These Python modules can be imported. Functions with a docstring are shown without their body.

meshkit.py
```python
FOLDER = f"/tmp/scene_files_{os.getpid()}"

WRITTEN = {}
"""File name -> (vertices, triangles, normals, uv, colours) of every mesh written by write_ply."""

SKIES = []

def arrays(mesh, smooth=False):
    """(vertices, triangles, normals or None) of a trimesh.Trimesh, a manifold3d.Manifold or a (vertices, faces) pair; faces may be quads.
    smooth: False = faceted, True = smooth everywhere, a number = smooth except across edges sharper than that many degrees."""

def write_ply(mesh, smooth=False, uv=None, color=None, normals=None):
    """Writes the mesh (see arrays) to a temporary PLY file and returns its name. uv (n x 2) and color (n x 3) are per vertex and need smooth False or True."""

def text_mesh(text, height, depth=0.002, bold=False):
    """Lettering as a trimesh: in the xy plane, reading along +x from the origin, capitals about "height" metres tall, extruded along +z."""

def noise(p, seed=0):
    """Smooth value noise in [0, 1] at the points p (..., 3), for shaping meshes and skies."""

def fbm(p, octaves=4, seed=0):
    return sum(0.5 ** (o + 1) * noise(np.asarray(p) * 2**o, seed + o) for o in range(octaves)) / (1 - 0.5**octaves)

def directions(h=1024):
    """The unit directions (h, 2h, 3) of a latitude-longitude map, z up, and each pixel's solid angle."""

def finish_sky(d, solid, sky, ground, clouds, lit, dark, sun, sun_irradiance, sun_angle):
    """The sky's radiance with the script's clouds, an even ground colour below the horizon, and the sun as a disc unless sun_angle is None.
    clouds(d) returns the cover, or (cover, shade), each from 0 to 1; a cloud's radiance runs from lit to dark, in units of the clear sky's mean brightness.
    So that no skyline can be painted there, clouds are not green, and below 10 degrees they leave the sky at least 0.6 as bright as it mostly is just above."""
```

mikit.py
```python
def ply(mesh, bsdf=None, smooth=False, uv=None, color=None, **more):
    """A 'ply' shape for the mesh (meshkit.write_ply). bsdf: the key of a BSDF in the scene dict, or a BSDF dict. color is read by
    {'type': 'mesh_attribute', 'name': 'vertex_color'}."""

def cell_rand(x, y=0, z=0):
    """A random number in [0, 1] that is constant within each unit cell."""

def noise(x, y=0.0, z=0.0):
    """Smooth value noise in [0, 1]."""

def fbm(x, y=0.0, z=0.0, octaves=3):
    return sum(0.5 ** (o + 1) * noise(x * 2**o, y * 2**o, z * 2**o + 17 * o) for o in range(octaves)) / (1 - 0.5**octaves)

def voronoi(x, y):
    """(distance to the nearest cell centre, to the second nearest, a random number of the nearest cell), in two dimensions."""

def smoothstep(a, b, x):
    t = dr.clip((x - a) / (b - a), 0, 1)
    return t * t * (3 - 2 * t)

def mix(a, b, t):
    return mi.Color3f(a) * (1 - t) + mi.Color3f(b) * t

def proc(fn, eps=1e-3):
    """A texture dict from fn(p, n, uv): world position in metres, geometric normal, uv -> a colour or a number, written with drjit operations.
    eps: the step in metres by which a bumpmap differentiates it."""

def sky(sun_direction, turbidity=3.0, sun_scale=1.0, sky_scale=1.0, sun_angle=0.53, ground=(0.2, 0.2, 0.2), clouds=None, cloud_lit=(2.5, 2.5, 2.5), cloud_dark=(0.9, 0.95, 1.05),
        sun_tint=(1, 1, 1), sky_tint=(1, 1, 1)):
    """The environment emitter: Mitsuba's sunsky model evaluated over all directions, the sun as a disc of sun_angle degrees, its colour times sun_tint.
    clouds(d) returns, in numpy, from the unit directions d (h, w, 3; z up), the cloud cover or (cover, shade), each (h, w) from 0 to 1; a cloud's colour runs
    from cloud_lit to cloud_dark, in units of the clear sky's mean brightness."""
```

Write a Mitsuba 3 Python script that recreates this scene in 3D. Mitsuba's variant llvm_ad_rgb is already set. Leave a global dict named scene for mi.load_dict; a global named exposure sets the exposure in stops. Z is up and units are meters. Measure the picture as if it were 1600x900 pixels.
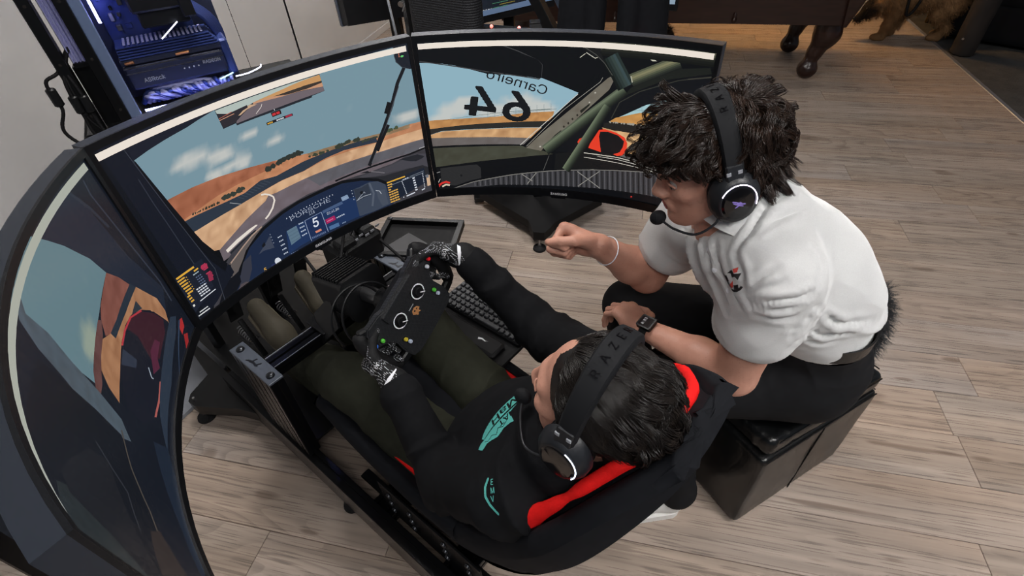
import math, numpy as np, trimesh, shapely, mitsuba as mi, drjit as dr, mikit, meshkit
from shapely.geometry import Polygon, LineString, Point, box as sbox
from shapely.ops import unary_union
from mikit import proc, noise, fbm, cell_rand, smoothstep, mix
T = mi.ScalarTransform4f
PI = math.pi
A = np.array
scene, labels = {}, {}

# ------------------------------------------------------------------ camera, lights, exposure
EYE = A([0.0, 0.0, 1.55])
PITCH, ROLL, YAW = 0.735, 0.061, 0.257
_f = A([-math.sin(YAW)*math.cos(PITCH), math.cos(YAW)*math.cos(PITCH), -math.sin(PITCH)])
_r0 = A([math.cos(YAW), math.sin(YAW), 0.0]); _d0 = np.cross(_f, _r0)
_d = -math.sin(ROLL)*_r0 + math.cos(ROLL)*_d0
scene['camera'] = {'type': 'perspective', 'fov': math.degrees(2*math.atan(800/812.0)), 'fov_axis': 'x', 'near_clip': 0.02,
                   'to_world': T().look_at(origin=list(EYE), target=list(EYE+_f), up=list(-_d))}
exposure = 0.0

def hexc(h):
    c = A([int(h[i:i+2], 16) for i in (1, 3, 5)])/255.0
    return np.where(c <= 0.04045, c/12.92, ((c+0.055)/1.055)**2.4)
def lamp(rgb, w=1.0):
    return {'type': 'area', 'radiance': {'type': 'rgb', 'value': [float(x) for x in rgb]}, 'sampling_weight': w}
def ceiling_panel(x, y, z, sx, sy, rgb, w):
    """light panel under the ceiling, shining down"""
    return {'type': 'rectangle', 'to_world': T().translate([x, y, z]).rotate([1, 0, 0], 180).scale([sx/2, sy/2, 1]),
            'bsdf': {'type': 'diffuse', 'reflectance': {'type': 'rgb', 'value': 0.6}}, 'emitter': lamp(rgb, w)}
ROOM_LIGHTS = [  # x, y, z, size x, size y, radiance, share of the light samples
    ('ceiling_light', 1.55, 0.15, 2.62, 1.1, 0.7, A([1.0, 0.975, 0.95])*22.0, 6.0),
    ('ceiling_light_001', -0.75, 1.6, 2.62, 0.8, 0.6, A([1.0, 0.965, 0.93])*25.0, 5.0),
    ('ceiling_light_002', 0.2, -0.75, 2.62, 1.1, 0.7, A([1.0, 0.975, 0.95])*11.0, 4.0),  # added fill lamp, no known fixture; lifts the shade on the faces
    ('ceiling_light_004', -1.45, 3.7, 2.62, 0.8, 0.6, A([1.0, 0.97, 0.94])*20.0, 3.0),  # added lamp, no known fixture; brightens the left wall
    ('ceiling_light_003', 0.95, 5.85, 2.0, 0.9, 0.2, A([1.0, 0.55, 0.20])*48.0, 4.0),
]
for _k, _x, _y, _z, _sx, _sy, _rgb, _w in ROOM_LIGHTS:
    scene[_k+'__diffuser'] = ceiling_panel(_x, _y, _z, _sx, _sy, _rgb, _w)
scene['sky_fill'] = {'type': 'constant', 'radiance': {'type': 'rgb', 'value': [0.13, 0.145, 0.17]}}

# ------------------------------------------------------------------ helpers
def nk(key):
    if key not in scene and not any(k.startswith(key+'__') for k in scene): return key
    i = 1
    while f'{key}_{i:03d}' in scene or any(k.startswith(f'{key}_{i:03d}__') for k in scene): i += 1
    return f'{key}_{i:03d}'
def lab(key, label=None, cat=None, group=None, kind=None):
    d = labels.setdefault(key, {})
    for k, v in (('label', label), ('category', cat), ('group', group), ('kind', kind)):
        if v: d[k] = v
def obj(key, mesh, bsdf, smooth=35, label=None, cat=None, group=None, kind=None, **more):
    """one entry of the scene; parts are named parent__part"""
    key = nk(key)
    scene[key] = mikit.ply(mesh, bsdf, smooth=smooth, **more)
    lab(key, label, cat, group, kind) if (label or cat or group or kind) else None
    return key
def mat(key, color, rough=0.5, metallic=0.0, spec=0.5, bump=None, bscale=0.001, **more):
    c = {'type': 'rgb', 'value': [float(x) for x in hexc(color)]} if isinstance(color, str) else color
    b = {'type': 'principled', 'base_color': c, 'roughness': rough, 'metallic': metallic, 'specular': spec, **more}
    if bump is not None: b = {'type': 'bumpmap', 'arbitrary': bump, 'scale': bscale, 'bsdf': b}
    scene[key] = {'type': 'twosided', 'bsdf': b}
    return key

cat = trimesh.util.concatenate
def TM(v, f):
    f = np.asarray(f)
    if f.shape[1] == 4: f = np.vstack([f[:, [0, 1, 2]], f[:, [0, 2, 3]]])
    return trimesh.Trimesh(np.asarray(v, float), f, process=False)
def bx(c, s, bev=0.0, R=None):
    """box with bevelled edges; c centre, s full size"""
    h = np.asarray(s, float)/2; b = min(bev, 0.45*float(min(s)))
    if b <= 0:
        m = trimesh.creation.box(extents=np.asarray(s, float)); m = TM(m.vertices, m.faces)
    else:
        pts = []
        for sx in (-1, 1):
            for sy in (-1, 1):
                for sz in (-1, 1):
                    q = A([sx, sy, sz])
                    for k in range(3):
                        e = h-b; e[k] = h[k]; pts.append(q*e)
        m = trimesh.convex.convex_hull(A(pts)); m = TM(m.vertices, m.faces)
    if R is not None: m.vertices = m.vertices @ np.asarray(R).T
    m.vertices = m.vertices + np.asarray(c, float)
    return m
def frame3(d, up=(0, 0, 1)):
    """rotation whose columns are (right, dir, up) with y along d"""
    d = np.asarray(d, float)/np.linalg.norm(d); u = np.asarray(up, float)
    r = np.cross(d, u)
    if np.linalg.norm(r) < 1e-6: r = np.cross(d, A([0, 1.0, 0]))
    r /= np.linalg.norm(r); u = np.cross(r, d)
    return np.stack([r, d, u], 1)
def bar(a, b, w, t, bev=0.002, up=(0, 0, 1)):
    """straight bar from a to b, w wide sideways, t thick along up"""
    a, b = np.asarray(a, float), np.asarray(b, float)
    return bx((a+b)/2, (w, np.linalg.norm(b-a), t), bev, frame3(b-a, up))
def tube(pts, r, n=8, cap=True, close=False):
    p = np.asarray(pts, float); m = len(p); r = np.broadcast_to(np.asarray(r, float), (m,))
    t = np.gradient(p, axis=0)
    if close: t = np.roll(p, -1, 0)-np.roll(p, 1, 0)
    t /= np.linalg.norm(t, axis=1, keepdims=True)+1e-12
    a = np.cross(t[0], [0, 0, 1.0]); a = a if np.linalg.norm(a) > 0.05 else np.cross(t[0], [1.0, 0, 0])
    ang = np.arange(n)*2*PI/n; V = []
    for i in range(m):
        a = a-(a@t[i])*t[i]; a /= np.linalg.norm(a)+1e-12; b = np.cross(t[i], a)
        V.append(p[i]+r[i]*(np.cos(ang)[:, None]*a+np.sin(ang)[:, None]*b))
    V = np.vstack(V); F = []
    for i in range(m if close else m-1):
        j = (i+1) % m
        for k in range(n):
            F.append([i*n+k, i*n+(k+1) % n, j*n+(k+1) % n, j*n+k])
    F = np.asarray(F); F = np.vstack([F[:, [0, 1, 2]], F[:, [0, 2, 3]]])
    if cap and not close:
        V = np.vstack([V, p[0], p[-1]]); c0, c1 = m*n, m*n+1
        F = np.vstack([F, [[c0, (k+1) % n, k] for k in range(n)], [[c1, (m-1)*n+k, (m-1)*n+(k+1) % n] for k in range(n)]])
    return TM(V, F)
def cyl(a, b, r, n=20, r2=None):
    a, b = np.asarray(a, float), np.asarray(b, float)
    return tube([a, b], [r, r if r2 is None else r2], n)
def lathe(prof, n=28, at=(0, 0, 0), R=None):
    """profile [(radius, height)] turned about z; closed by a zero radius at its ends"""
    pr = A(prof, float); m = len(pr); ang = np.arange(n)*2*PI/n
    V = np.stack([pr[:, 0][:, None]*np.cos(ang), pr[:, 0][:, None]*np.sin(ang), np.broadcast_to(pr[:, 1][:, None], (m, n))], -1).reshape(-1, 3)
    F = [[i*n+k, i*n+(k+1) % n, (i+1)*n+(k+1) % n, (i+1)*n+k] for i in range(m-1) for k in range(n)]
    M = TM(V, F)
    if R is not None: M.vertices = M.vertices @ np.asarray(R).T
    M.vertices += np.asarray(at, float)
    return M
def prism(poly, z0, z1, R=None, at=(0, 0, 0)):
    P = poly if hasattr(poly, 'exterior') else Polygon(poly)
    m = trimesh.creation.extrude_polygon(P.buffer(0), z1-z0, engine='earcut'); m = TM(m.vertices+[0, 0, z0], m.faces)
    if R is not None: m.vertices = m.vertices @ np.asarray(R).T
    m.vertices = m.vertices+np.asarray(at, float)
    return m
def rrect(w, h, r, n=5):
    return sbox(-w/2+r, -h/2+r, w/2-r, h/2-r).buffer(r, quad_segs=n)
def spline(pts, n):
    """Catmull-Rom through the points"""
    p = np.asarray(pts, float); q = np.vstack([2*p[0]-p[1], p, 2*p[-1]-p[-2]])
    s = np.linspace(0, len(p)-1-1e-9, n); i = s.astype(int); t = (s-i)[:, None]
    a, b, c, d = q[i], q[i+1], q[i+2], q[i+3]
    return 0.5*((2*b)+(c-a)*t+(2*a-5*b+4*c-d)*t*t+(-a+3*b-3*c+d)*t**3)
def grid_mesh(P, close_u=False, close_v=False):
    """quad mesh of a (u, v, 3) array of points"""
    nu, nv = P.shape[:2]
    i, j = np.meshgrid(np.arange(nu if close_u else nu-1), np.arange(nv if close_v else nv-1), indexing='ij')
    i, j = i.ravel(), j.ravel(); i2, j2 = (i+1) % nu, (j+1) % nv
    return TM(P.reshape(-1, 3), np.stack([i*nv+j, i2*nv+j, i2*nv+j2, i*nv+j2], 1))
def text2d(t, bold=False):
    """lettering as flat shapely shapes, capitals one unit high"""
    m = meshkit.text_mesh(t, 1.0, 0.05, bold)
    top = m.faces[(np.abs(m.vertices[m.faces][:, :, 2]-0.05) < 1e-6).all(1)]
    return unary_union([Polygon(m.vertices[f][:, :2]).buffer(1e-4) for f in top])
def text3d(t, o, x, up, h, depth=0.0006, bold=False):
    """raised lettering at o, reading along x, capitals h tall along up"""
    m = meshkit.text_mesh(t, h, depth, bold); x = np.asarray(x, float)/np.linalg.norm(x); up = np.asarray(up, float)
    up = up-(up@x)*x; up /= np.linalg.norm(up); n = np.cross(x, up)
    return TM(m.vertices @ np.stack([x, up, n])+np.asarray(o, float), m.faces)

# signed distance modelling: smooth unions of tapered limbs and ellipsoids on a grid, then surface nets
class Sdf:
    def __init__(s, lo, hi, h):
        s.lo, s.h = A(lo, float), h
        s.n = np.ceil((A(hi, float)-s.lo)/h).astype(int)+1
        s.d = np.full(s.n, 0.5, np.float32)
    def _sub(s, lo, hi):
        i0 = np.clip(np.floor((lo-s.lo)/s.h).astype(int), 0, s.n); i1 = np.clip(np.ceil((hi-s.lo)/s.h).astype(int)+1, 0, s.n)
        if (i1 <= i0).any(): return None, None
        sl = tuple(slice(a, b) for a, b in zip(i0, i1))
        g = [(np.arange(a, b)*s.h+o).astype(np.float32) for a, b, o in zip(i0, i1, s.lo)]
        return sl, np.meshgrid(*g, indexing='ij', sparse=True)
    def put(s, fn, lo, hi, k=0.02, sub=False):
        m = k+2*s.h
        sl, g = s._sub(A(lo, float)-m, A(hi, float)+m)
        if sl is None: return s
        q = fn(*g).astype(np.float32); d = s.d[sl]
        if sub:
            q = -q; e = np.maximum(k-np.abs(d-q), 0)/max(k, 1e-6); s.d[sl] = np.maximum(d, q)+e*e*k*0.25
        else:
            e = np.maximum(k-np.abs(d-q), 0)/max(k, 1e-6); s.d[sl] = np.minimum(d, q)-e*e*k*0.25
        return s
    def limb(s, a, b, ra, rb=None, k=0.02, flat=None, sub=False):
        """tapered capsule; flat = (direction, factor) squeezes it along a direction"""
        a, b = A(a, float), A(b, float); rb = ra if rb is None else rb; v = b-a; L = max(v@v, 1e-12)
        def fn(x, y, z):
            px, py, pz = x-a[0], y-a[1], z-a[2]
            t = np.clip((px*v[0]+py*v[1]+pz*v[2])/L, 0, 1)
            dx, dy, dz = px-t*v[0], py-t*v[1], pz-t*v[2]
            q = dx*dx+dy*dy+dz*dz
            if flat is not None:
                n, fac = A(flat[0], float)/np.linalg.norm(flat[0]), flat[1]
                c = dx*n[0]+dy*n[1]+dz*n[2]; q = q+c*c*(1/fac**2-1)
            return np.sqrt(q)-(ra+(rb-ra)*t)
        r = max(ra, rb)
        return s.put(fn, np.minimum(a, b)-r, np.maximum(a, b)+r, k, sub)
    def chain(s, pts, rad, k=0.02, **kw):
        for i in range(len(pts)-1): s.limb(pts[i], pts[i+1], rad[i], rad[i+1], k, **kw)
        return s
    def ell(s, c, r, R=None, k=0.02, sub=False):
        c, r = A(c, float), A(r, float); R = np.eye(3) if R is None else np.asarray(R, float)
        def fn(x, y, z):
            p = (x-c[0], y-c[1], z-c[2])
            l = [sum(p[j]*R[j, i] for j in range(3))/r[i] for i in range(3)]
            k0 = np.sqrt(l[0]**2+l[1]**2+l[2]**2); k1 = np.sqrt((l[0]/r[0])**2+(l[1]/r[1])**2+(l[2]/r[2])**2)
            return k0*(k0-1)/np.maximum(k1, 1e-6)
        e = np.sqrt(((R*r)**2).sum(1))
        return s.put(fn, c-e, c+e, k, sub)
    def rbox(s, c, half, rad, R=None, k=0.01, sub=False):
        c, h = A(c, float), A(half, float)-rad; R = np.eye(3) if R is None else np.asarray(R, float)
        def fn(x, y, z):
            p = (x-c[0], y-c[1], z-c[2])
            q = [np.abs(sum(p[j]*R[j, i] for j in range(3)))-h[i] for i in range(3)]
            return np.sqrt(sum(np.maximum(a, 0)**2 for a in q))+np.minimum(np.maximum(np.maximum(q[0], q[1]), q[2]), 0)-rad
        e = (np.abs(R)*A(half, float)).sum(1)
        return s.put(fn, c-e, c+e, k, sub)
    def cut(s, point, normal):
        """remove what lies on the normal's side of a plane"""
        n = A(normal, float)/np.linalg.norm(normal); p = A(point, float)
        g = np.meshgrid(*[(np.arange(a)*s.h+o).astype(np.float32) for a, o in zip(s.n, s.lo)], indexing='ij', sparse=True)
        s.d = np.maximum(s.d, (g[0]-p[0])*n[0]+(g[1]-p[1])*n[1]+(g[2]-p[2])*n[2])
        return s
    def mesh(s, relax=4):
        d = s.d; sg = d < 0; nx, ny, nz = s.n
        off = [(i, j, k) for i in (0, 1) for j in (0, 1) for k in (0, 1)]
        c = sum(sg[i:nx-1+i, j:ny-1+j, k:nz-1+k].astype(np.int8) for i, j, k in off)
        ii = np.argwhere((c > 0) & (c < 8)); idx = np.full((nx-1, ny-1, nz-1), -1, np.int32); idx[tuple(ii.T)] = np.arange(len(ii))
        val = {o: d[ii[:, 0]+o[0], ii[:, 1]+o[1], ii[:, 2]+o[2]] for o in off}
        pos, cnt = np.zeros((len(ii), 3)), np.zeros((len(ii), 1))
        for o in off:
            for ax in range(3):
                if o[ax] == 0:
                    e = list(o); e[ax] = 1; a, b = val[o], val[tuple(e)]
                    m = (a < 0) != (b < 0); t = np.where(m, a/np.where(m, a-b, 1), 0)
                    q = np.tile(A(o, float), (len(ii), 1)); q[:, ax] += t
                    pos += q*m[:, None]; cnt += m[:, None]
        V = s.lo+s.h*(ii+pos/cnt); F = []
        for ax in range(3):
            u, v = (ax+1) % 3, (ax+2) % 3
            a = np.moveaxis(sg, (ax, u, v), (0, 1, 2)); I = np.moveaxis(idx, (ax, u, v), (0, 1, 2))
            x, y = a[:-1, 1:-1, 1:-1], a[1:, 1:-1, 1:-1]
            for flip, m in ((False, x & ~y), (True, ~x & y)):
                p = np.argwhere(m)
                if len(p):
                    P, Q, S = p[:, 0], p[:, 1]+1, p[:, 2]+1
                    q = np.stack([I[P, Q-1, S-1], I[P, Q, S-1], I[P, Q, S], I[P, Q-1, S]], 1)
                    F.append(q[:, ::-1] if flip else q)
        F = np.vstack(F); F = F[(F >= 0).all(1)]
        M = TM(V, F)
        for _ in range(relax): M = taubin(M)
        return M
def vertex_avg(M):
    e = np.vstack([M.faces[:, [0, 1]], M.faces[:, [1, 2]], M.faces[:, [2, 0]]]); e = np.vstack([e, e[:, ::-1]])
    s = np.zeros_like(M.vertices); n = np.bincount(e[:, 0], minlength=len(s))[:, None]
    for k in range(3): s[:, k] = np.bincount(e[:, 0], weights=M.vertices[e[:, 1], k], minlength=len(s))
    return s/np.maximum(n, 1)
def taubin(M):
    V = M.vertices
    for lam in (0.5, -0.52):
        M = TM(V, M.faces); V = V+lam*(vertex_avg(M)-V)
    return TM(V, M.faces)
def vnormals(M):
    n = np.cross(M.vertices[M.faces[:, 1]]-M.vertices[M.faces[:, 0]], M.vertices[M.faces[:, 2]]-M.vertices[M.faces[:, 0]])
    o = np.zeros_like(M.vertices)
    for k in range(3):
        for j in range(3): o[:, j] += np.bincount(M.faces[:, k], weights=n[:, j], minlength=len(o))
    return o/(np.linalg.norm(o, axis=1, keepdims=True)+1e-12)
def displace(M, fn):
    return TM(M.vertices+vnormals(M)*fn(M.vertices)[:, None], M.faces)
def ridged(p, seed=0):
    return 1-np.abs(2*meshkit.noise(p, seed)-1)
def folds(M, centre, axis, reach, amp, wave, seed=0, spread=0.6):
    """uneven cloth folds that run across an axis near a joint"""
    ax = A(axis, float)/np.linalg.norm(axis); c = A(centre, float)
    u = np.cross(ax, A([0.31, 0.52, 0.8])); u /= np.linalg.norm(u); w = np.cross(ax, u)
    def fn(v):
        q = v-c; r = np.linalg.norm(q, axis=1)
        bend = 0.5*meshkit.noise(v*9, seed+50)*wave*3
        p = np.stack([(q@ax+bend)/wave*0.8, q@u/wave*0.16, q@w/wave*0.16], 1)
        f = ridged(p, seed)**1.6
        return amp*1.7*np.exp(-(r/reach)**2)*(f-0.35)*(0.35+1.1*meshkit.noise(v*10, seed+20))
    return displace(M, fn)
def keep(M, mask):
    """the submesh of the faces whose vertices are all kept"""
    f = M.faces[mask[M.faces].all(1)]; u, inv = np.unique(f, return_inverse=True)
    return TM(M.vertices[u], inv.reshape(-1, 3))
def strands(roots, dirs, length, radius, rng, lift=0.0, wave=0.004, freq=9.0, sag=0.0, centre=None, rad=None, n=8, sides=3, out=1.0, top=0.09, clump=0, pull=0.8, rise=0.0):
    """tapered strands that start along dirs and stay in a shell round an ellipsoid (centre, rad); clump gathers them into locks"""
    N = len(roots); L = np.broadcast_to(length, (N,)).copy()
    own = np.zeros(N); guide = None
    if clump:
        from scipy.spatial import cKDTree
        pick = rng.choice(N, clump, replace=False); guide = cKDTree(roots[pick]).query(roots+rng.normal(0, .003, roots.shape))[1]
        own = rng.uniform(0, 1, clump)[guide]; L = L*rng.uniform(.75, 1.15, clump)[guide]
    P = [roots.copy()]; d = dirs.copy(); p = roots.copy(); ph = rng.uniform(0, 6.28, (N, 1))
    if clump: ph = ph*0.25+rng.uniform(0, 6.28, (clump, 1))[guide]
    side = np.cross(d, rng.normal(size=(N, 3))*0.3+[0, 0, 1]); side /= np.linalg.norm(side, axis=1, keepdims=True)+1e-9
    for i in range(1, n):
        d = d+A([0, 0, -sag])*(i/n); d /= np.linalg.norm(d, axis=1, keepdims=True)
        p = p+d*(L/(n-1))[:, None]
        if centre is not None:
            q = (p-centre[0]) @ centre[1]; e = np.linalg.norm(q/rad, axis=1, keepdims=True)
            fl = (1+lift*min(i/3, 1.0)+rise*own*math.sin(PI*min(1, i/n*1.1)))[:, None] if clump else 1+lift*min(i/3, 1.0)
            q2 = q/np.maximum(e, 1e-6)*np.clip(e, fl*out, fl*out+top)
            pn = q2 @ centre[1].T+centre[0]; d = pn-P[-1]; d /= np.linalg.norm(d, axis=1, keepdims=True)+1e-9; p = pn
        P.append(p+side*np.sin(ph+i/(n-1)*freq)*wave*(i/n))
    P = np.stack(P, 1)
    if clump:
        G = P[pick][guide]; w = (pull*np.linspace(0, 1, n)**0.8)[None, :, None]; P = P+(G-P)*w
    t = np.gradient(P, axis=1); t /= np.linalg.norm(t, axis=2, keepdims=True)+1e-12
    a = np.cross(t, np.where(np.abs(t[..., 2:]) < 0.9, [0, 0, 1.0], [1.0, 0, 0])); a /= np.linalg.norm(a, axis=2, keepdims=True)+1e-12
    b = np.cross(t, a); ang = np.arange(sides)*2*PI/sides
    taper = (1-0.85*np.linspace(0, 1, n)**2)*np.minimum(1, 0.5+np.linspace(0, 1, n)*4)
    rr = np.broadcast_to(radius, (N,))[:, None]*taper
    V = P[:, :, None]+rr[..., None, None]*(np.cos(ang)[:, None]*a[:, :, None]+np.sin(ang)[:, None]*b[:, :, None])
    i, j = np.meshgrid(np.arange(n-1), np.arange(sides), indexing='ij')
    q = np.stack([i*sides+j, i*sides+(j+1) % sides, (i+1)*sides+(j+1) % sides, (i+1)*sides+j], -1).reshape(-1, 4)
    F = (q[None]+(np.arange(N)*n*sides)[:, None, None]).reshape(-1, 4)
    return TM(V.reshape(-1, 3), F)

# the racing rig has its own frame: X to the driver's right, Y ahead, Z up
TH = math.radians(153.5)
FW, RT, UP = A([math.cos(TH), math.sin(TH), 0]), A([math.sin(TH), -math.cos(TH), 0]), A([0, 0, 1.0])
RIG = np.stack([RT, FW, UP], 1); RIG0 = 0.49*RT
def W(p): return np.asarray(p, float) @ RIG.T+RIG0
def rigm(M): return TM(W(M.vertices), M.faces)

# ------------------------------------------------------------------ materials
def plank_fn(tint, off):
    """oak grain: long pores, flat-sawn growth lines in places, warmer and greyer stretches"""
    def fn(p, n, uv):
        row = dr.floor((p.y-0.48)/0.1802); y = p.y; x = p.x+row*3.77+off*5.3
        field = fbm(x*0.75, y*5.2+off*9.0, row, 3)
        ring = field*15.0; ring = ring-dr.floor(ring)
        line = smoothstep(0.55, 0.97, ring)*(1.0-smoothstep(0.97, 1.0, ring))
        where = smoothstep(0.42, 0.66, fbm(x*0.8+3.0, y*3.0, row+9.0, 2))
        streak = fbm(x*2.0, y*60.0+field*4.0, row, 4)
        pore = smoothstep(0.60, 0.88, noise(x*10.0, y*330.0, row))
        tone = smoothstep(0.30, 0.70, fbm(x*1.1, y*6.0, row+20.0, 3))
        knot = smoothstep(0.90, 0.97, noise(x*5.0, y*24.0, row+5.0+off))
        c = mix((0.360, 0.283, 0.227), (0.378, 0.315, 0.268), tone)*mi.Color3f(tint)
        k = (0.66+0.58*streak)*(1.0-0.34*pore)*(1.0-(0.04+0.17*where)*line)
        return mix(c*k, (0.13, 0.085, 0.060), 0.55*knot)
    return fn
for _i, _t in enumerate([(1.0, 1.0, 1.0), (0.93, 0.92, 0.91), (1.05, 1.03, 1.02), (0.97, 0.99, 1.03)]):
    scene[f'plank_mat_{_i}'] = {'type': 'principled', 'base_color': proc(plank_fn(_t, _i)), 'roughness': 0.42, 'specular': 0.35}
def carpet_fn(p, n, uv): return mix((0.045, 0.047, 0.050), (0.11, 0.11, 0.11), fbm(p.x*14, p.y*14, 0.0, 4)*0.6+0.4*noise(p.x*240, p.y*240))
scene['carpet_mat'] = {'type': 'diffuse', 'reflectance': proc(carpet_fn)}
def wall_fn(p, n, uv): return mix((0.50, 0.50, 0.505), (0.58, 0.58, 0.575), fbm(p.x*3+p.y*3, p.z*3, 0.0, 4))
scene['wall_mat'] = {'type': 'principled', 'base_color': proc(wall_fn), 'roughness': 0.7, 'specular': 0.2}
mat('white_paint', '#cfcfca', 0.55); mat('black_gap', '#181412', 0.9)
mat('black_plastic', '#0f1012', 0.40, spec=0.35); mat('black_matte', '#0c0c0e', 0.6, spec=0.22); mat('black_gloss', '#0a0a0c', 0.16)
mat('black_metal', '#0e0f11', 0.36, 0.3, 0.35); mat('anodised', '#121316', 0.24, 0.6); mat('steel', '#9a9a9c', 0.25, 0.95)
mat('aluminium', '#b9bac2', 0.38, 0.8); mat('bolt_metal', '#3a3c40', 0.3, 0.85)
mat('bezel_mat', '#0c0e12', 0.42, spec=0.4); mat('monitor_back', '#20252e', 0.42)
mat('rubber', '#101012', 0.7, spec=0.3)
mat('white_print', '#d9dade', 0.6); mat('grey_print', '#8d9096', 0.6)

# ------------------------------------------------------------------ the room
X0, X1, YB = -2.55, 2.38, 6.13
obj('floor', bx((0.4, 2.6, -0.035), (7.4, 8.2, 0.05)), 'black_gap', False, kind='structure', label='wood plank floor')
_rng = np.random.default_rng(4)
_joint = {7: -0.489, 13: 1.21, 14: 1.561, 11: 1.696, 10: 1.33, 8: 1.104, 5: 1.273, 1: 1.07, -1: -0.92, 0: -0.55}
_cache = {}
for _k in range(-6, 32):
    _y0 = 0.480+0.1802*_k
    _y1 = min(_y0+0.1802, YB)
    _ph = _joint.get(_k, _rng.uniform(0, 1.22)); _xs = [X0]+[x for x in np.arange(_ph-12.2, X1, 1.22) if X0+0.02 < x < X1-0.02]+[X1]
    for _a, _b in zip(_xs[:-1], _xs[1:]):
        _L, _Wd = round(_b-_a, 3), round(_y1-_y0, 4)
        if (_L, _Wd) not in _cache: _cache[(_L, _Wd)] = bx((0, 0, -0.005), (_L-0.0016, _Wd-0.0016, 0.010), 0.0012)
        _m = int(_rng.integers(4)); _c = (_L, _Wd, _m)
        if _c not in _cache: _cache[_c] = mikit.ply(_cache[(_L, _Wd)], f'plank_mat_{_m}')
        scene[nk('floor__plank')] = {**_cache[_c], 'to_world': T().translate([(_a+_b)/2, (_y0+_y1)/2, 0])}
obj('floor_carpet', bx((3.4, 2.6, -0.006), (2.0, 8.2, 0.012)), 'carpet_mat', False, kind='structure', label='dark grey carpet beyond the wood floor')
obj('trim_1', bx((X1+0.006, 2.5, 0.001), (0.030, 7.2, 0.007), 0.002), 'aluminium', False, kind='structure', label='added metal strip in place of a band of light between wood floor and carpet')  # pale strip put in for the band of light along this boundary
obj('wall_left', bx((X0-0.05, 2.6, 1.3), (0.1, 8.2, 2.7)), 'wall_mat', False, kind='structure', label='plain light grey wall')
obj('wall_back', bx((0.9, YB+0.05, 1.3), (7.0, 0.1, 2.7)), 'wall_mat', False, kind='structure', label='grey back wall')
obj('baseboard_left', bx((X0+0.006, 2.55, 0.03), (0.012, 7.1, 0.06), 0.003), 'wall_mat', False, kind='structure', label='low grey baseboard')
obj('baseboard_back', bx((0.9, YB-0.006, 0.045), (6.9, 0.012, 0.09), 0.003), 'white_paint', False, kind='structure', label='white baseboard')
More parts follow.
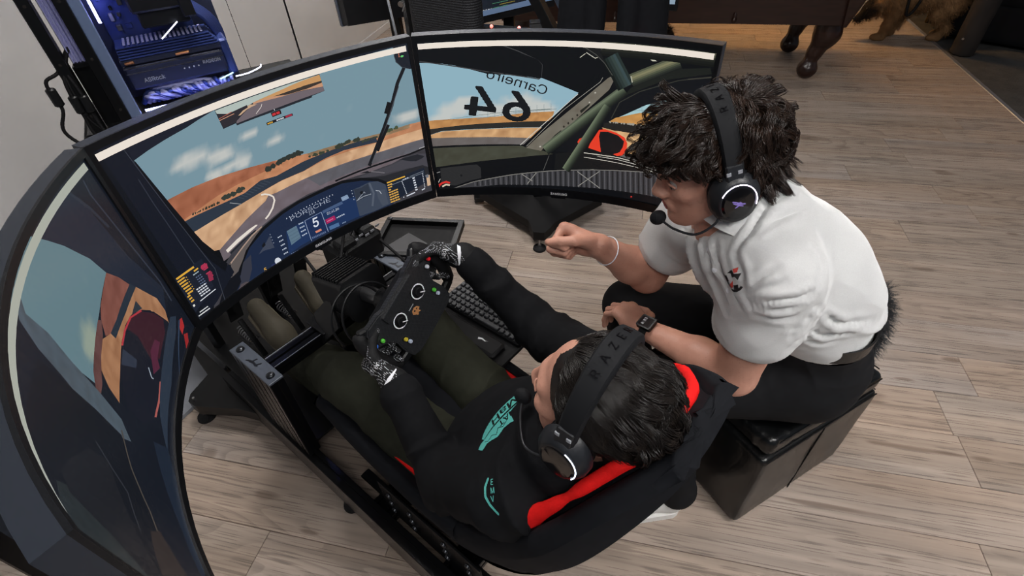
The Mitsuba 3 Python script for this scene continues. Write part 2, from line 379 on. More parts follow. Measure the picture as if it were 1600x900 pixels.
obj('ceiling', bx((0.4, 2.6, 2.72), (7.4, 8.2, 0.04)), 'wall_mat', False, kind='structure', label='plain ceiling')
_ll = ['square light panel under the ceiling to the right of the ottoman', 'light panel under the ceiling straight above the curved monitors', 'added fill light panel under the ceiling behind the seated driver', 'added light panel above the computer case that brightens the left wall', 'narrow warm light hanging low beyond the pool table']
for (_k, _x, _y, _z, _sx, _sy, _rgb, _w), _t in zip(ROOM_LIGHTS, _ll):
    lab(_k, _t, 'ceiling light')
    _fr = cat([bx((_x, _y+s*(_sy/2+0.012), _z+0.02), (_sx+0.048, 0.024, 0.05)) for s in (-1, 1)]+[bx((_x+s*(_sx/2+0.012), _y, _z+0.02), (0.024, _sy, 0.05)) for s in (-1, 1)]
              +[bx((_x, _y, (_z+2.72)/2+0.01), (_sx, _sy, 2.70-_z-0.01))])
    obj(_k+'__frame', _fr, 'white_paint', False)

# what the three screens show, plus bluish reflections painted on the left one, drawn as flat shapes in the screens' own width and height (ten-thousandths)
PICTURES = {
'left': '''#111620||6056,10200,10121,10200,10200,-200,5176,-200,-200,1773,-200,10200,1021,10200
#1a2230||6993,9858,8764,9876,9115,9062,9354,5796,9807,3138,9109,1937,8949,3719,8287,6450,8096,7391,7646,8615
#2b323e||9477,8797,9476,8792,9818,3518,9770,2308,9826,2259,9871,3478,9871,3483,9523,8777,9592,9392,9547,9411
#232a36||9154,8518,9329,7349,9423,7324,9245,8504,9243,8511,8835,9985,8751,9984
#5d7880|skyL|4993,9932,5640,9991,6316,9920,6957,9928,7333,9273,7660,8626,8111,7403,8292,6408,7743,6236,7110,6040,6177,5916,5200,5664,4988,7410,4772,8618,4946,9355
#77493f|grass|8292,6408,8567,5750,8757,5014,7986,5014,7119,4937,6745,5425,7010,5856,7303,6069
#9b6f50|grass|5761,5452,6567,5564,7112,5025,7799,4878,8900,4674,9339,3231,9336,2420,9155,1853,9030,2303,8824,3312,8516,3884,8075,4326,7635,4474,7074,4448,6275,4243,5368,4176,5488,4891
#5a3c3a|grass|5471,5838,6177,5916,6915,6019,7029,5824,6668,5563,6033,5471,5386,5286,4599,5473
#222c37||8787,5043,8885,4659,7921,4669,6993,4827,6965,5176,7480,5050
#2a3038||8564,4360,8590,3838,8095,4291
#46515a|asph|5525,9945,5506,9714,5101,9251,5209,8240,5113,7023,5082,5472,4965,4078,4590,3523,4300,4630,4309,6096,4487,7553,4565,8598,4792,9460
#141722||6275,4243,7074,4448,7603,4453,8080,4279,8522,3834,8902,3092,9078,2349,9164,1926,8443,1612,7446,1363,6052,1517,5537,2437,5442,3606
#351a24||7570,4433,8048,4255,8490,3808,8870,3063,9046,2318,8774,1883,7924,1738,7574,2229,7753,3582
#4e2236||7798,2525,8252,2430,8347,2027,7836,1919,7665,1589,7270,1970
#2a3140||6949,4294,7113,3287,6869,3238,6487,4212
#a5343c||7492,4363,7999,4260,8519,3787,8524,3881,7994,4359,7971,4372,7451,4477,7444,4477,6986,4428,7037,4312
#9c5450||6713,1375,6080,1606,6138,1433,6776,1202,6781,1202,7352,1281,7281,1447
#8d98a4||7096,2106,7095,2088,7125,1935,7168,1902,7140,2044,7309,2387,7268,2451
#27313f||9360,1931,9585,1572,9166,1140,7629,485,5783,493,4496,481,5538,637,6299,1156,8036,1510
#a02a2c||9606,1255,9765,1154,9635,727,9352,641,9404,971
#8c2426||9416,566,9593,323,9393,-28,9129,4
#2c3a50||7948,-200,6294,-200,6289,-200,4911,-200,4908,-200,2938,-200,3015,-200,4979,-200,6351,-200,8005,-200,8007,-200,9636,1201,9576,1308
#0f131b||4324,8589,4489,5710,4491,4177,2483,3092,647,3863,-200,10010,-200,10200,1959,9744
#22282b|asph|1356,9118,1502,8482,989,7495,589,6794,-30,6525,-200,10010,-200,10200
#181a20||1763,8630,2394,7810,3190,6484,3333,5415,2331,5298,1061,5312,811,6902,1297,8667
#45403b||3768,3902,3766,3902,2851,3363,2851,3363,1313,3501,1311,3501,904,3408,965,3237,1368,3349,2900,3250,3812,3809,4665,4097,4623,4179
#2a2d33||2836,4712,1875,4943,1915,4843,2877,4625,2879,4626,3578,5956,3538,6019
#2a2424||2184,4017,2483,3092,1492,2346,708,2512,-64,5973
#1a2331||5306,1725,5582,520,4498,-200,2673,-200,1596,780,3218,722''',
'centre': '''#74919d|sky|-138,10187,1216,10200,5002,10200,10200,10200,10200,-200,1471,5508,716,7017
#b67d5a|grass|777,6600,1795,6576,2606,6434,3533,6183,4494,5895,5604,5532,6799,5363,8532,5128,9568,5173,10200,5132,10200,2028,5443,2150,898,4367
#9e6248|grass|777,6600,965,6622,1795,6576,2606,6434,3533,6183,4490,5879,4656,5573,3839,5580,3086,5590,2359,5553,1426,5361,1094,5331
#8d7458|grass|5604,5532,6799,5363,8532,5128,9568,5173,9540,4925,8499,4887,6760,5136,5660,5328
#2c3542||1001,5240,1381,5215,2440,5042,3154,4972,3797,5215,4347,5045,5411,5176,6442,5173,8189,5056,8210,4654,6892,4882,6132,4834,5299,4631,4453,4668,3593,4574,2868,4504,1296,4434,963,4573
#3a4450||3069,4660,3085,4692,2925,4964,2908,4932
#3a4450||3190,4678,3207,4710,3045,4982,3028,4950
#3a4450||3312,4697,3329,4729,3165,5001,3149,4969
#3a4450||3435,4717,3451,4750,3286,5020,3270,4988
#3a4450||3558,4738,3574,4771,3408,5041,3391,5009
#3a4450||3682,4761,3698,4794,3530,5063,3514,5031
#3a4450||3806,4784,3822,4817,3652,5087,3636,5054
#3a4450||3930,4809,3947,4842,3775,5111,3759,5078
#3a4450||4055,4834,4072,4868,3899,5136,3883,5103
#c8a07c|grass|1162,4505,1310,4479,2868,4504,3590,4564,4449,4651,5296,4613,6195,4769,7069,4728,8204,4614,9508,4633,10200,4645,10174,3911,8373,3941,6324,4096,5324,4142,4284,3920,3826,4155,3688,3983,2826,3534,2162,3120,1686,2794,1491,2942
#6a6066|asph|1641,2804,2162,3120,2826,3534,3688,3983,3835,4189,4137,4134,5328,4161,6328,4116,8376,3962,10178,3954,10175,2789,7067,2288,3389,2238,1603,2089
#5b5a60|asph|5320,4124,6321,4077,8370,3920,10174,3911,10200,3152,8293,3350,5672,3341
#e0d7cc||3745,4316,3870,4176,3954,3980,3949,3784,3795,3428,3584,3157,3435,3042,3460,2943,3613,3060,3617,3064,3833,3344,3838,3353,4000,3727,4005,3755,4011,3987,4004,4023,3910,4242,3902,4256,3769,4404,3762,4409,3637,4484,3623,4389
#e0d7cc||1820,2590,1836,2391,2277,2569,2794,2756,3126,2896,3072,2975,2792,2937,2291,2799
#23262c||2412,2432,2999,2596,2983,2718,2397,2553,2394,2552,1891,2328,1909,2210
#8b8f92||2908,4483,2921,4519,2608,4903,2595,4867
#343a34||2688,5214,2664,5152,2618,5148,2597,5219,2591,5275,2583,5364,2632,5360,2667,5338,2715,5294
#343a34||2874,5172,2840,5096,2789,5131,2736,5157,2711,5260,2750,5341,2797,5395,2854,5357,2861,5258
#343a34||3064,5196,3031,5165,2990,5106,2957,5182,2936,5262,2953,5351,3004,5377,3058,5362,3071,5268
#343a34||3108,5183,3072,5124,3029,5168,3002,5200,2991,5256,2987,5344,3035,5347,3076,5335,3091,5265
#343a34||2874,5175,2853,5120,2813,5117,2771,5152,2766,5233,2779,5311,2822,5339,2870,5320,2888,5241
#343a34||2675,5199,2625,5122,2563,5146,2512,5202,2521,5301,2520,5409,2579,5430,2625,5380,2641,5305
#343a34||3142,5214,3127,5099,3062,5128,3027,5202,3008,5285,3012,5398,3073,5454,3118,5356,3172,5303
#343a34||2557,5245,2535,5153,2475,5144,2441,5233,2409,5324,2456,5383,2496,5394,2544,5405,2549,5318
#343a34||2660,5215,2624,5191,2595,5196,2549,5201,2556,5279,2556,5362,2601,5391,2636,5340,2659,5286
#343a34||2905,5162,2869,5105,2820,5098,2768,5141,2771,5240,2793,5310,2833,5361,2873,5305,2898,5246
#343a34||3229,5216,3189,5195,3154,5166,3115,5205,3124,5279,3121,5357,3162,5390,3195,5335,3235,5296
#343a34||2859,5178,2834,5101,2780,5096,2760,5185,2749,5245,2746,5335,2793,5392,2835,5317,2867,5258
#343a34||2933,5177,2909,5139,2876,5134,2843,5164,2843,5229,2854,5282,2884,5327,2911,5271,2942,5238
#343a34||3032,5197,3018,5130,2980,5157,2957,5192,2941,5245,2950,5311,2988,5305,3018,5300,3037,5252
#343a34||3129,5190,3084,5170,3050,5158,3011,5187,2992,5266,3023,5324,3059,5337,3090,5314,3122,5272
#343a34||2686,5201,2630,5176,2587,5167,2531,5195,2523,5300,2542,5397,2599,5401,2639,5361,2668,5303
#343a34||3076,5201,3055,5159,3022,5156,2995,5193,2971,5254,3005,5292,3030,5303,3070,5330,3094,5263
#343a34||3244,5206,3207,5145,3163,5183,3120,5202,3104,5283,3129,5352,3169,5374,3204,5341,3227,5289
#343a34||2663,5216,2639,5193,2612,5170,2601,5224,2575,5264,2593,5311,2621,5341,2654,5321,2673,5270
#343a34||2915,5170,2888,5156,2867,5149,2841,5167,2837,5216,2850,5254,2871,5292,2899,5264,2909,5220
#343a34||2719,5205,2687,5117,2630,5149,2596,5210,2570,5291,2584,5394,2644,5383,2702,5400,2744,5307
#343a34||3097,5211,3083,5118,3023,5095,3000,5202,2980,5272,2999,5345,3039,5397,3089,5362,3121,5287
#343a34||3044,5206,3032,5181,3012,5179,2996,5202,2971,5240,2987,5289,3017,5280,3041,5282,3052,5242
#343a34||2742,5196,2713,5151,2676,5162,2653,5204,2641,5258,2660,5302,2685,5346,2724,5332,2738,5265
#343a34||2558,5242,2540,5198,2506,5188,2486,5239,2468,5292,2487,5343,2517,5356,2545,5337,2564,5294
#343a34||3028,5179,2993,5139,2957,5149,2921,5176,2905,5248,2939,5290,2964,5331,3001,5311,3038,5260
#2f332c||2326,5168,2309,5134,2294,5143,2283,5153,2287,5188,2290,5229,2308,5247,2325,5248,2331,5212
#2f332c||2071,5214,2052,5191,2032,5164,2028,5205,2026,5236,2031,5289,2052,5288,2065,5285,2070,5257
#2f332c||2259,5184,2253,5148,2242,5160,2228,5158,2229,5193,2238,5228,2253,5250,2264,5235,2271,5214
#2f332c||1480,5327,1462,5282,1446,5297,1425,5298,1423,5349,1448,5383,1464,5412,1482,5413,1494,5379
#2f332c||1657,5290,1648,5262,1634,5253,1629,5276,1629,5302,1637,5328,1648,5341,1659,5338,1659,5314
#2f332c||1915,5245,1897,5190,1876,5206,1854,5210,1853,5268,1872,5326,1897,5350,1917,5340,1928,5302
#2f332c||2276,5180,2269,5148,2254,5137,2248,5162,2248,5190,2255,5221,2268,5226,2277,5224,2280,5204
#2f332c||1982,5230,1972,5196,1954,5181,1950,5215,1945,5243,1958,5274,1973,5304,1985,5291,1986,5260
#2f332c||1633,5292,1623,5275,1615,5275,1608,5282,1609,5304,1613,5330,1624,5332,1637,5345,1637,5317
#2f332c||2004,5222,1986,5185,1968,5185,1959,5207,1955,5243,1967,5288,1986,5298,2003,5302,2012,5271
#2f332c||1868,5250,1859,5218,1845,5212,1832,5224,1834,5262,1848,5288,1859,5300,1869,5298,1872,5276
#2f332c||2114,5203,2088,5178,2064,5141,2057,5189,2055,5232,2066,5288,2088,5291,2103,5285,2123,5267
#2f332c||1709,5278,1696,5247,1684,5260,1673,5266,1672,5295,1682,5328,1696,5338,1710,5344,1720,5320
#2f332c||1801,5266,1789,5236,1771,5216,1767,5251,1756,5280,1770,5329,1789,5327,1811,5349,1809,5302
#2f332c||2168,5201,2154,5153,2131,5143,2114,5165,2123,5220,2131,5273,2155,5311,2174,5291,2179,5248
#2f332c||1544,5314,1531,5275,1513,5268,1503,5292,1509,5331,1515,5371,1533,5392,1543,5372,1558,5356
#2f332c||2050,5212,2035,5201,2025,5192,2014,5198,2016,5228,2024,5256,2037,5274,2046,5265,2049,5243
#2f332c||1597,5298,1586,5275,1575,5274,1566,5284,1570,5312,1577,5333,1587,5347,1599,5353,1595,5322
#2f332c||1909,5239,1894,5220,1882,5215,1873,5228,1872,5256,1880,5291,1895,5299,1910,5307,1906,5270
#2f332c||1681,5286,1674,5256,1661,5251,1658,5275,1658,5295,1663,5319,1675,5340,1687,5337,1690,5312
#2f332c||1986,5227,1975,5210,1964,5197,1955,5211,1959,5240,1966,5263,1977,5289,1983,5267,1994,5258
#2f332c||2288,5182,2269,5134,2245,5121,2228,5147,2221,5203,2244,5262,2268,5276,2295,5293,2297,5236
#2d332f||4978,5738,4971,5635,4911,5631,4866,5696,4847,5784,4868,5866,4915,5886,4966,5891,4979,5804
#2d332f||4849,5721,4820,5652,4766,5613,4713,5678,4725,5777,4717,5874,4770,5906,4810,5849,4846,5804
#2d332f||4452,5617,4437,5563,4403,5583,4369,5595,4362,5655,4385,5690,4402,5740,4434,5715,4462,5674
#2d332f||5158,5715,5138,5619,5073,5596,5016,5664,5014,5771,5020,5872,5076,5899,5121,5852,5145,5793
#2d332f||4235,5567,4222,5518,4187,5503,4158,5545,4151,5603,4158,5663,4192,5672,4224,5666,4252,5622
#2d332f||4700,5674,4670,5630,4634,5640,4607,5670,4593,5723,4603,5779,4636,5787,4660,5766,4681,5736
#2d332f||5227,5707,5203,5678,5176,5672,5153,5698,5138,5743,5153,5784,5177,5798,5201,5792,5219,5758
#2d332f||4793,5727,4785,5683,4757,5680,4727,5699,4733,5752,4734,5797,4758,5818,4780,5793,4816,5775
#2d332f||4431,5612,4407,5588,4381,5564,4359,5603,4356,5649,4366,5684,4383,5731,4410,5699,4440,5668
#2d332f||4809,5711,4773,5648,4722,5637,4655,5658,4641,5776,4675,5861,4725,5881,4786,5906,4843,5821
#2d332f||4935,5734,4923,5707,4902,5700,4886,5724,4878,5757,4874,5807,4900,5840,4925,5802,4957,5780
#2d332f||4847,5695,4802,5605,4740,5667,4695,5692,4664,5776,4673,5889,4741,5872,4788,5869,4844,5814
#2d332f||4299,5576,4281,5511,4235,5489,4212,5567,4182,5625,4200,5698,4240,5738,4282,5703,4320,5649
#2d332f||4639,5672,4626,5597,4579,5606,4550,5655,4542,5715,4539,5792,4581,5821,4626,5808,4645,5736
#2d332f||4811,5712,4778,5697,4752,5671,4718,5693,4708,5756,4733,5794,4754,5820,4790,5833,4810,5775
#2d332f||5406,5697,5381,5588,5310,5586,5266,5671,5246,5760,5276,5829,5311,5893,5380,5914,5388,5788
#2d332f||4908,5737,4900,5683,4868,5695,4850,5726,4839,5764,4838,5820,4867,5843,4892,5807,4912,5779
#2d332f||5502,5689,5476,5649,5441,5622,5408,5667,5389,5730,5409,5788,5442,5799,5471,5788,5487,5746
#2d332f||5276,5711,5274,5642,5238,5669,5200,5674,5209,5737,5209,5787,5237,5800,5271,5815,5291,5759
#2d332f||5076,5706,5021,5660,4969,5629,4924,5693,4922,5779,4911,5886,4970,5918,5032,5910,5046,5806
#2d332f||4904,5725,4859,5700,4825,5677,4786,5710,4788,5780,4785,5854,4823,5901,4867,5863,4901,5809
#2d332f||4973,5727,4962,5656,4921,5681,4891,5709,4890,5763,4896,5810,4922,5830,4961,5853,4984,5788
#2d332f||5415,5691,5381,5577,5306,5597,5254,5665,5203,5767,5232,5892,5299,5958,5366,5891,5422,5813
#2d332f||4763,5664,4695,5619,4634,5550,4598,5668,4586,5752,4578,5868,4643,5882,4703,5877,4749,5792
#2d332f||4213,5550,4186,5482,4137,5481,4082,5511,4063,5613,4101,5683,4143,5702,4187,5697,4221,5633
#2d332f||4248,5555,4222,5511,4185,5492,4150,5534,4140,5603,4165,5648,4192,5660,4219,5655,4241,5616
#2d332f||4876,5735,4858,5650,4806,5678,4766,5710,4733,5787,4756,5874,4807,5881,4847,5861,4893,5818
#2d332f||4148,5536,4127,5496,4097,5508,4079,5537,4067,5576,4066,5636,4099,5649,4136,5655,4156,5595
#2d332f||5500,5696,5482,5672,5460,5649,5437,5678,5435,5721,5432,5770,5460,5774,5485,5774,5501,5738
#2d332f||5263,5710,5235,5675,5202,5644,5161,5675,5143,5752,5152,5837,5199,5873,5239,5823,5258,5771
#2d332f||5230,5706,5201,5610,5137,5619,5097,5687,5086,5768,5107,5830,5136,5914,5202,5909,5247,5814
#2d332f||4825,5693,4781,5620,4723,5625,4682,5686,4662,5767,4692,5830,4727,5862,4779,5877,4828,5805
#2d332f||4899,5734,4876,5680,4833,5650,4800,5711,4768,5781,4809,5830,4837,5866,4878,5862,4901,5801
#2d332f||5386,5683,5332,5615,5276,5652,5219,5662,5199,5762,5221,5852,5272,5880,5332,5892,5384,5809
#2d332f||4298,5569,4270,5502,4216,5466,4162,5525,4156,5631,4190,5693,4222,5778,4266,5705,4300,5651
#2d332f||5296,5707,5286,5628,5237,5618,5210,5687,5195,5745,5211,5799,5241,5817,5273,5811,5318,5778
#2d332f||4239,5567,4218,5537,4190,5510,4154,5539,4139,5607,4159,5665,4192,5703,4219,5649,4242,5618
#2d332f||5477,5696,5463,5653,5434,5656,5406,5673,5408,5724,5411,5765,5430,5818,5458,5772,5492,5750
#2d332f||4434,5584,4388,5501,4326,5536,4289,5589,4237,5671,4286,5745,4330,5784,4397,5811,4445,5708
#2d332f||4248,5543,4203,5479,4150,5495,4099,5527,4051,5627,4107,5704,4154,5729,4201,5709,4229,5640
#2d332f||4641,5674,4615,5609,4559,5535,4492,5605,4468,5734,4524,5809,4568,5857,4637,5879,4662,5761
#2d332f||5108,5724,5095,5672,5058,5642,5018,5683,5010,5758,5027,5818,5059,5852,5097,5831,5124,5781
#2d332f||5307,5700,5288,5636,5245,5631,5224,5693,5190,5742,5208,5808,5248,5806,5277,5800,5295,5758
#2d332f||4248,5549,4221,5438,4156,5495,4120,5548,4062,5628,4092,5740,4154,5811,4222,5753,4256,5653
#2d332f||5202,5707,5180,5671,5152,5678,5121,5689,5117,5742,5123,5792,5150,5811,5178,5797,5197,5760
#2d332f||5036,5705,4983,5611,4908,5599,4866,5702,4810,5796,4867,5877,4915,5906,4973,5916,5025,5836
#394034||5934,5246,5926,5176,5886,5192,5856,5222,5842,5277,5845,5344,5879,5384,5916,5348,5937,5300
#394034||6148,5212,6140,5177,6118,5174,6107,5207,6088,5231,6101,5259,6114,5291,6134,5267,6144,5242
#394034||6122,5219,6106,5145,6058,5143,6027,5198,6015,5259,6021,5324,6056,5351,6093,5336,6127,5291
#394034||6378,5190,6363,5153,6336,5139,6304,5159,6304,5216,6313,5256,6332,5288,6361,5276,6374,5234
#394034||6118,5218,6096,5152,6050,5135,6005,5180,5984,5262,6013,5325,6045,5372,6081,5327,6128,5298
#394034||5974,5231,5943,5208,5918,5206,5884,5211,5877,5269,5897,5304,5916,5319,5941,5324,5951,5282
#394034||6331,5191,6320,5163,6300,5153,6281,5175,6269,5211,6275,5250,6297,5263,6315,5246,6342,5233
#394034||6210,5204,6202,5171,6179,5159,6168,5199,6164,5223,6161,5254,6178,5269,6200,5274,6216,5240
#394034||5925,5242,5910,5192,5879,5212,5855,5229,5853,5272,5849,5322,5877,5321,5908,5346,5922,5292
#394034||6108,5219,6100,5191,6080,5175,6063,5203,6060,5236,6056,5277,6078,5288,6099,5277,6107,5247
#394034||5902,5254,5890,5192,5849,5177,5818,5227,5790,5289,5800,5370,5843,5408,5890,5384,5903,5311
#394034||5693,5279,5675,5251,5650,5218,5632,5267,5609,5307,5617,5364,5652,5358,5682,5379,5694,5324
#394034||5805,5263,5800,5229,5779,5228,5754,5238,5744,5282,5764,5307,5777,5331,5797,5323,5807,5293
#394034||5853,5250,5832,5227,5812,5230,5794,5245,5782,5278,5787,5318,5809,5327,5834,5334,5843,5291
#394034||6207,5211,6199,5150,6163,5158,6132,5182,6117,5239,6127,5296,6159,5317,6186,5289,6222,5267
#394034||6373,5184,6349,5155,6321,5120,6292,5160,6291,5215,6286,5274,6315,5312,6347,5273,6381,5246
#394034||6044,5223,6025,5202,6004,5184,5984,5211,5985,5248,5983,5285,6001,5313,6024,5293,6040,5264
#394034||6372,5185,6355,5144,6325,5125,6305,5174,6298,5214,6291,5269,6321,5288,6348,5268,6380,5242
#343a30||7556,5173,7515,5097,7458,5085,7420,5155,7413,5226,7399,5314,7443,5367,7493,5326,7530,5271
#343a30||7227,5266,7199,5215,7161,5213,7135,5254,7107,5302,7124,5358,7150,5411,7185,5371,7214,5334
#343a30||6892,5201,6854,5167,6822,5161,6781,5172,6774,5243,6774,5314,6814,5330,6848,5315,6887,5280
#343a30||7591,5176,7552,5102,7497,5114,7448,5140,7423,5226,7410,5351,7485,5345,7551,5399,7583,5282
#343a30||7114,5236,7070,5210,7038,5178,7002,5216,6997,5279,7005,5332,7025,5404,7073,5379,7103,5318
#343a30||7534,5176,7513,5124,7476,5137,7446,5154,7417,5206,7443,5256,7465,5304,7496,5267,7529,5241
#343a30||6956,5219,6942,5129,6886,5121,6844,5181,6817,5259,6840,5332,6874,5398,6920,5347,6960,5300
#343a30||7229,5275,7213,5225,7177,5184,7146,5243,7110,5301,7131,5372,7163,5439,7217,5417,7250,5345
#343a30||7032,5233,7016,5183,6980,5164,6959,5220,6950,5261,6938,5326,6973,5350,7006,5329,7034,5292
#343a30||6861,5191,6827,5124,6779,5141,6744,5177,6708,5240,6714,5337,6771,5334,6807,5313,6834,5269
#343a30||7432,5212,7419,5124,7365,5131,7331,5186,7299,5247,7333,5298,7356,5343,7401,5356,7418,5280
#343a30||6739,5180,6728,5082,6672,5127,6618,5128,6613,5220,6612,5311,6662,5333,6712,5332,6736,5254
#343a30||6929,5201,6887,5157,6847,5153,6807,5178,6802,5249,6805,5315,6836,5367,6883,5350,6918,5289
#343a30||6941,5227,6933,5185,6907,5184,6877,5195,6872,5246,6869,5303,6899,5326,6932,5319,6957,5276
#343a30||7181,5267,7153,5228,7117,5169,7078,5228,7075,5301,7058,5392,7107,5418,7155,5406,7183,5339
#343a30||6839,5203,6815,5117,6753,5038,6713,5168,6671,5251,6690,5354,6747,5386,6818,5426,6849,5301
#3a4035||7683,4989,7682,4934,7649,4916,7615,4946,7621,5006,7613,5059,7643,5072,7671,5071,7688,5030
#3a4035||7864,4977,7845,4961,7828,4927,7815,4970,7791,4995,7809,5024,7824,5036,7846,5051,7860,5016
#3a4035||8164,4977,8137,4953,8113,4918,8085,4951,8059,5001,8089,5038,8107,5060,8136,5079,8167,5040
#3a4035||7957,4978,7933,4936,7901,4921,7865,4945,7867,5007,7866,5058,7887,5109,7922,5076,7950,5041
#3a4035||7844,4978,7829,4934,7798,4916,7775,4957,7770,5001,7772,5040,7794,5051,7816,5052,7840,5028
#3a4035||8047,4982,8035,4958,8017,4948,7994,4957,7988,4996,7982,5044,8008,5060,8031,5046,8049,5019
#3a4035||7730,4978,7700,4940,7667,4910,7639,4960,7627,5011,7635,5060,7660,5085,7694,5097,7723,5047
#3a4035||8124,4975,8108,4950,8088,4946,8068,4959,8060,4993,8069,5021,8081,5043,8103,5045,8121,5016
#3a4035||8246,4974,8229,4938,8203,4931,8175,4947,8178,4996,8172,5039,8193,5068,8215,5037,8237,5020
#3a4035||8270,4975,8253,4931,8223,4938,8205,4965,8194,4998,8187,5047,8215,5060,8238,5050,8258,5023
#3a4035||8239,4985,8241,4931,8212,4943,8190,4960,8167,4996,8187,5032,8205,5044,8231,5066,8241,5018
#3a4035||7832,4986,7827,4904,7779,4922,7745,4954,7733,5013,7731,5082,7765,5120,7806,5100,7837,5052
#45503a||8815,5123,8783,5059,8735,5036,8707,5109,8685,5159,8694,5216,8723,5246,8768,5285,8807,5215
#45503a||9099,5153,9090,5100,9057,5106,9014,5095,9012,5168,9018,5220,9037,5285,9074,5240,9117,5219
#45503a||8787,5139,8788,5059,8742,5069,8710,5100,8683,5155,8694,5222,8730,5241,8761,5228,8797,5200
#45503a||8654,5115,8629,5070,8595,5047,8564,5087,8541,5140,8542,5212,8579,5245,8619,5232,8647,5181
#45503a||8893,5147,8879,5075,8833,5073,8804,5121,8787,5172,8773,5251,8817,5276,8856,5262,8889,5217
#45503a||9064,5148,9049,5107,9021,5112,8990,5112,8976,5164,8982,5217,9007,5245,9039,5240,9069,5205
#45503a||8732,5132,8731,5039,8679,5065,8627,5066,8623,5153,8638,5210,8660,5273,8712,5282,8753,5212
#45503a||9089,5157,9079,5091,9038,5093,8987,5090,8974,5175,8973,5261,9014,5314,9072,5316,9106,5233
#45503a||9077,5153,9078,5079,9036,5104,9011,5125,8975,5166,8998,5220,9019,5269,9052,5231,9076,5202
#45503a||8988,5144,8981,5097,8952,5111,8926,5115,8912,5158,8920,5200,8940,5230,8967,5222,8975,5179
#3c3b41|asph|1111,1253,1348,1636,1909,2213,2583,2516,3251,2700,4076,3010,5123,3158,6399,3057,7695,2891,8558,2913,9624,3257,10200,3197,10200,-200,7705,-200,4317,-200,1388,-200,490,-200
#44434a||7154,2837,8547,2826,9605,3080,10070,2841,10158,1428,9239,2230,8165,2398,7497,2460
#121317||7216,3155,8274,3120,9348,3111,9351,3111,10014,3238,9999,3358,9339,3231,8268,3238,8267,3238,7211,3270,7209,3270,6264,3258,6270,3144
#a5a3a6||10017,3359,10013,3414,9768,3396,9773,3341
#23252b||8898,3044,9651,3008,9922,2726,9831,2630,9547,2541,9289,2682
#1c1d22||7241,3055,7556,3029,7683,2806
#6a676c||8195,2436,8209,2504,7702,2924,7689,2858
#26272c||5762,3135,6499,3029,7267,2712,8147,2266,9779,2125,10078,1769,10081,603,8252,967
#1b2740||1388,-200,2044,1352,2263,1694,2653,2119,3333,2525,4026,2788,4695,2941,5567,2927,6484,2948,7248,2585,7855,2122,8177,1665,8282,-200,4317,-200
#0d0f14||2173,1348,2546,1910,3273,2424,4047,2731,4732,2864,5606,2870,6487,2868,7242,2529,7836,2075,8195,1549,8260,1713,7894,2245,7877,2263,7271,2721,7261,2727,6496,3064,6481,3068,5596,3066,5594,3066,4720,3055,4713,3055,4025,2919,4018,2917,3241,2607,3233,2603,2500,2084,2488,2071,2108,1501,2102,1492,1794,836,1866,692
#343642||1731,408,2139,1329,2311,1401,2484,1477,2312,631,1948,-136,1617,-184
#5c5553||1299,1468,1765,1794,2131,2037,2821,2479,3191,2762,3271,2680,2919,2373,2387,1873,2187,1505,1851,1025,1585,895,1147,870
#a48c7e||1781,1697,1783,1698,2414,2181,2810,2461,3229,2645,3215,2725,2795,2541,2793,2539,2396,2258,2395,2258,1766,1776,1302,1542,1315,1461
#101116||1593,976,1617,954,1758,1761,1735,1782
#11131a||1343,935,1624,940,1870,1001,1787,331,1348,-200,685,-200
#4f474a||1331,-200,1523,-52,1747,187,1940,125,2076,-157,2054,-200,1622,-200
#3c4354||2720,1198,3069,1559,3329,1885,3329,1029,2936,1234
#14161c||2950,1598,3085,1729,3080,1499,2962,1442
#8d97a5||3363,1997,3392,1967,3379,1915,3351,1945
#8d97a5||3358,1816,3387,1786,3374,1733,3345,1764
#8d97a5||3358,1604,3387,1573,3374,1521,3346,1552
#8d97a5||3358,1390,3387,1359,3375,1306,3346,1337
#1e3258||3931,1584,4712,1671,5432,1684,6330,1747,6958,1598,6895,142,5613,184,4235,187,3724,90
#1c2c50||4717,1571,5393,1622,5392,188,4687,120
#c3c8d4||4121,2391,4151,2362,4137,2301,4108,2330
#c3c8d4||4239,2402,4268,2374,4255,2313,4225,2342
#c3c8d4||4356,2415,4386,2387,4373,2325,4343,2354
#c3c8d4||4474,2427,4504,2399,4491,2337,4461,2366
#c3c8d4||4592,2439,4622,2411,4609,2349,4579,2377
#c3c8d4||4710,2449,4740,2422,4727,2359,4696,2387
#c3c8d4||4827,2458,4858,2431,4845,2368,4814,2396
#c3c8d4||4945,2466,4975,2438,4963,2376,4932,2403
#c3c8d4||5062,2471,5093,2444,5080,2381,5049,2408
#c3c8d4||5179,2474,5210,2448,5197,2384,5166,2411
#c3c8d4||5296,2476,5327,2449,5315,2385,5283,2412
#c3c8d4||5413,2475,5444,2449,5432,2385,5400,2411
#c3c8d4||5529,2473,5561,2447,5549,2382,5517,2409
#c3c8d4||5646,2469,5678,2443,5666,2379,5634,2405
#c3c8d4||5763,2465,5795,2439,5783,2374,5750,2400
#c3c8d4||5880,2461,5912,2435,5900,2369,5867,2395
#c3c8d4||5997,2456,6029,2430,6017,2365,5985,2391
#9aa3b4|text|PORSCHE|4243,2050,1619,7,1,260
#aeb8c8|text|118|4940,1816,223,-12,9,200
#d3d8e2|bold|5|4936,875,231,-12,45,621
#8e9bb2||4671,103,4695,95,4720,1648,4696,1655
#8e9bb2||5394,126,5419,119,5410,1640,5385,1645
#6b7a96||5399,1620,5396,1666,4702,1654,4705,1609
#5a7284||3961,1601,4356,1609,4356,685,3926,568
#4c6274||4345,1412,4342,1448,3967,1420,3969,1384
#4c6274||4347,1188,4344,1225,3967,1199,3969,1163
#4c6274||4349,962,4345,999,3967,975,3970,939
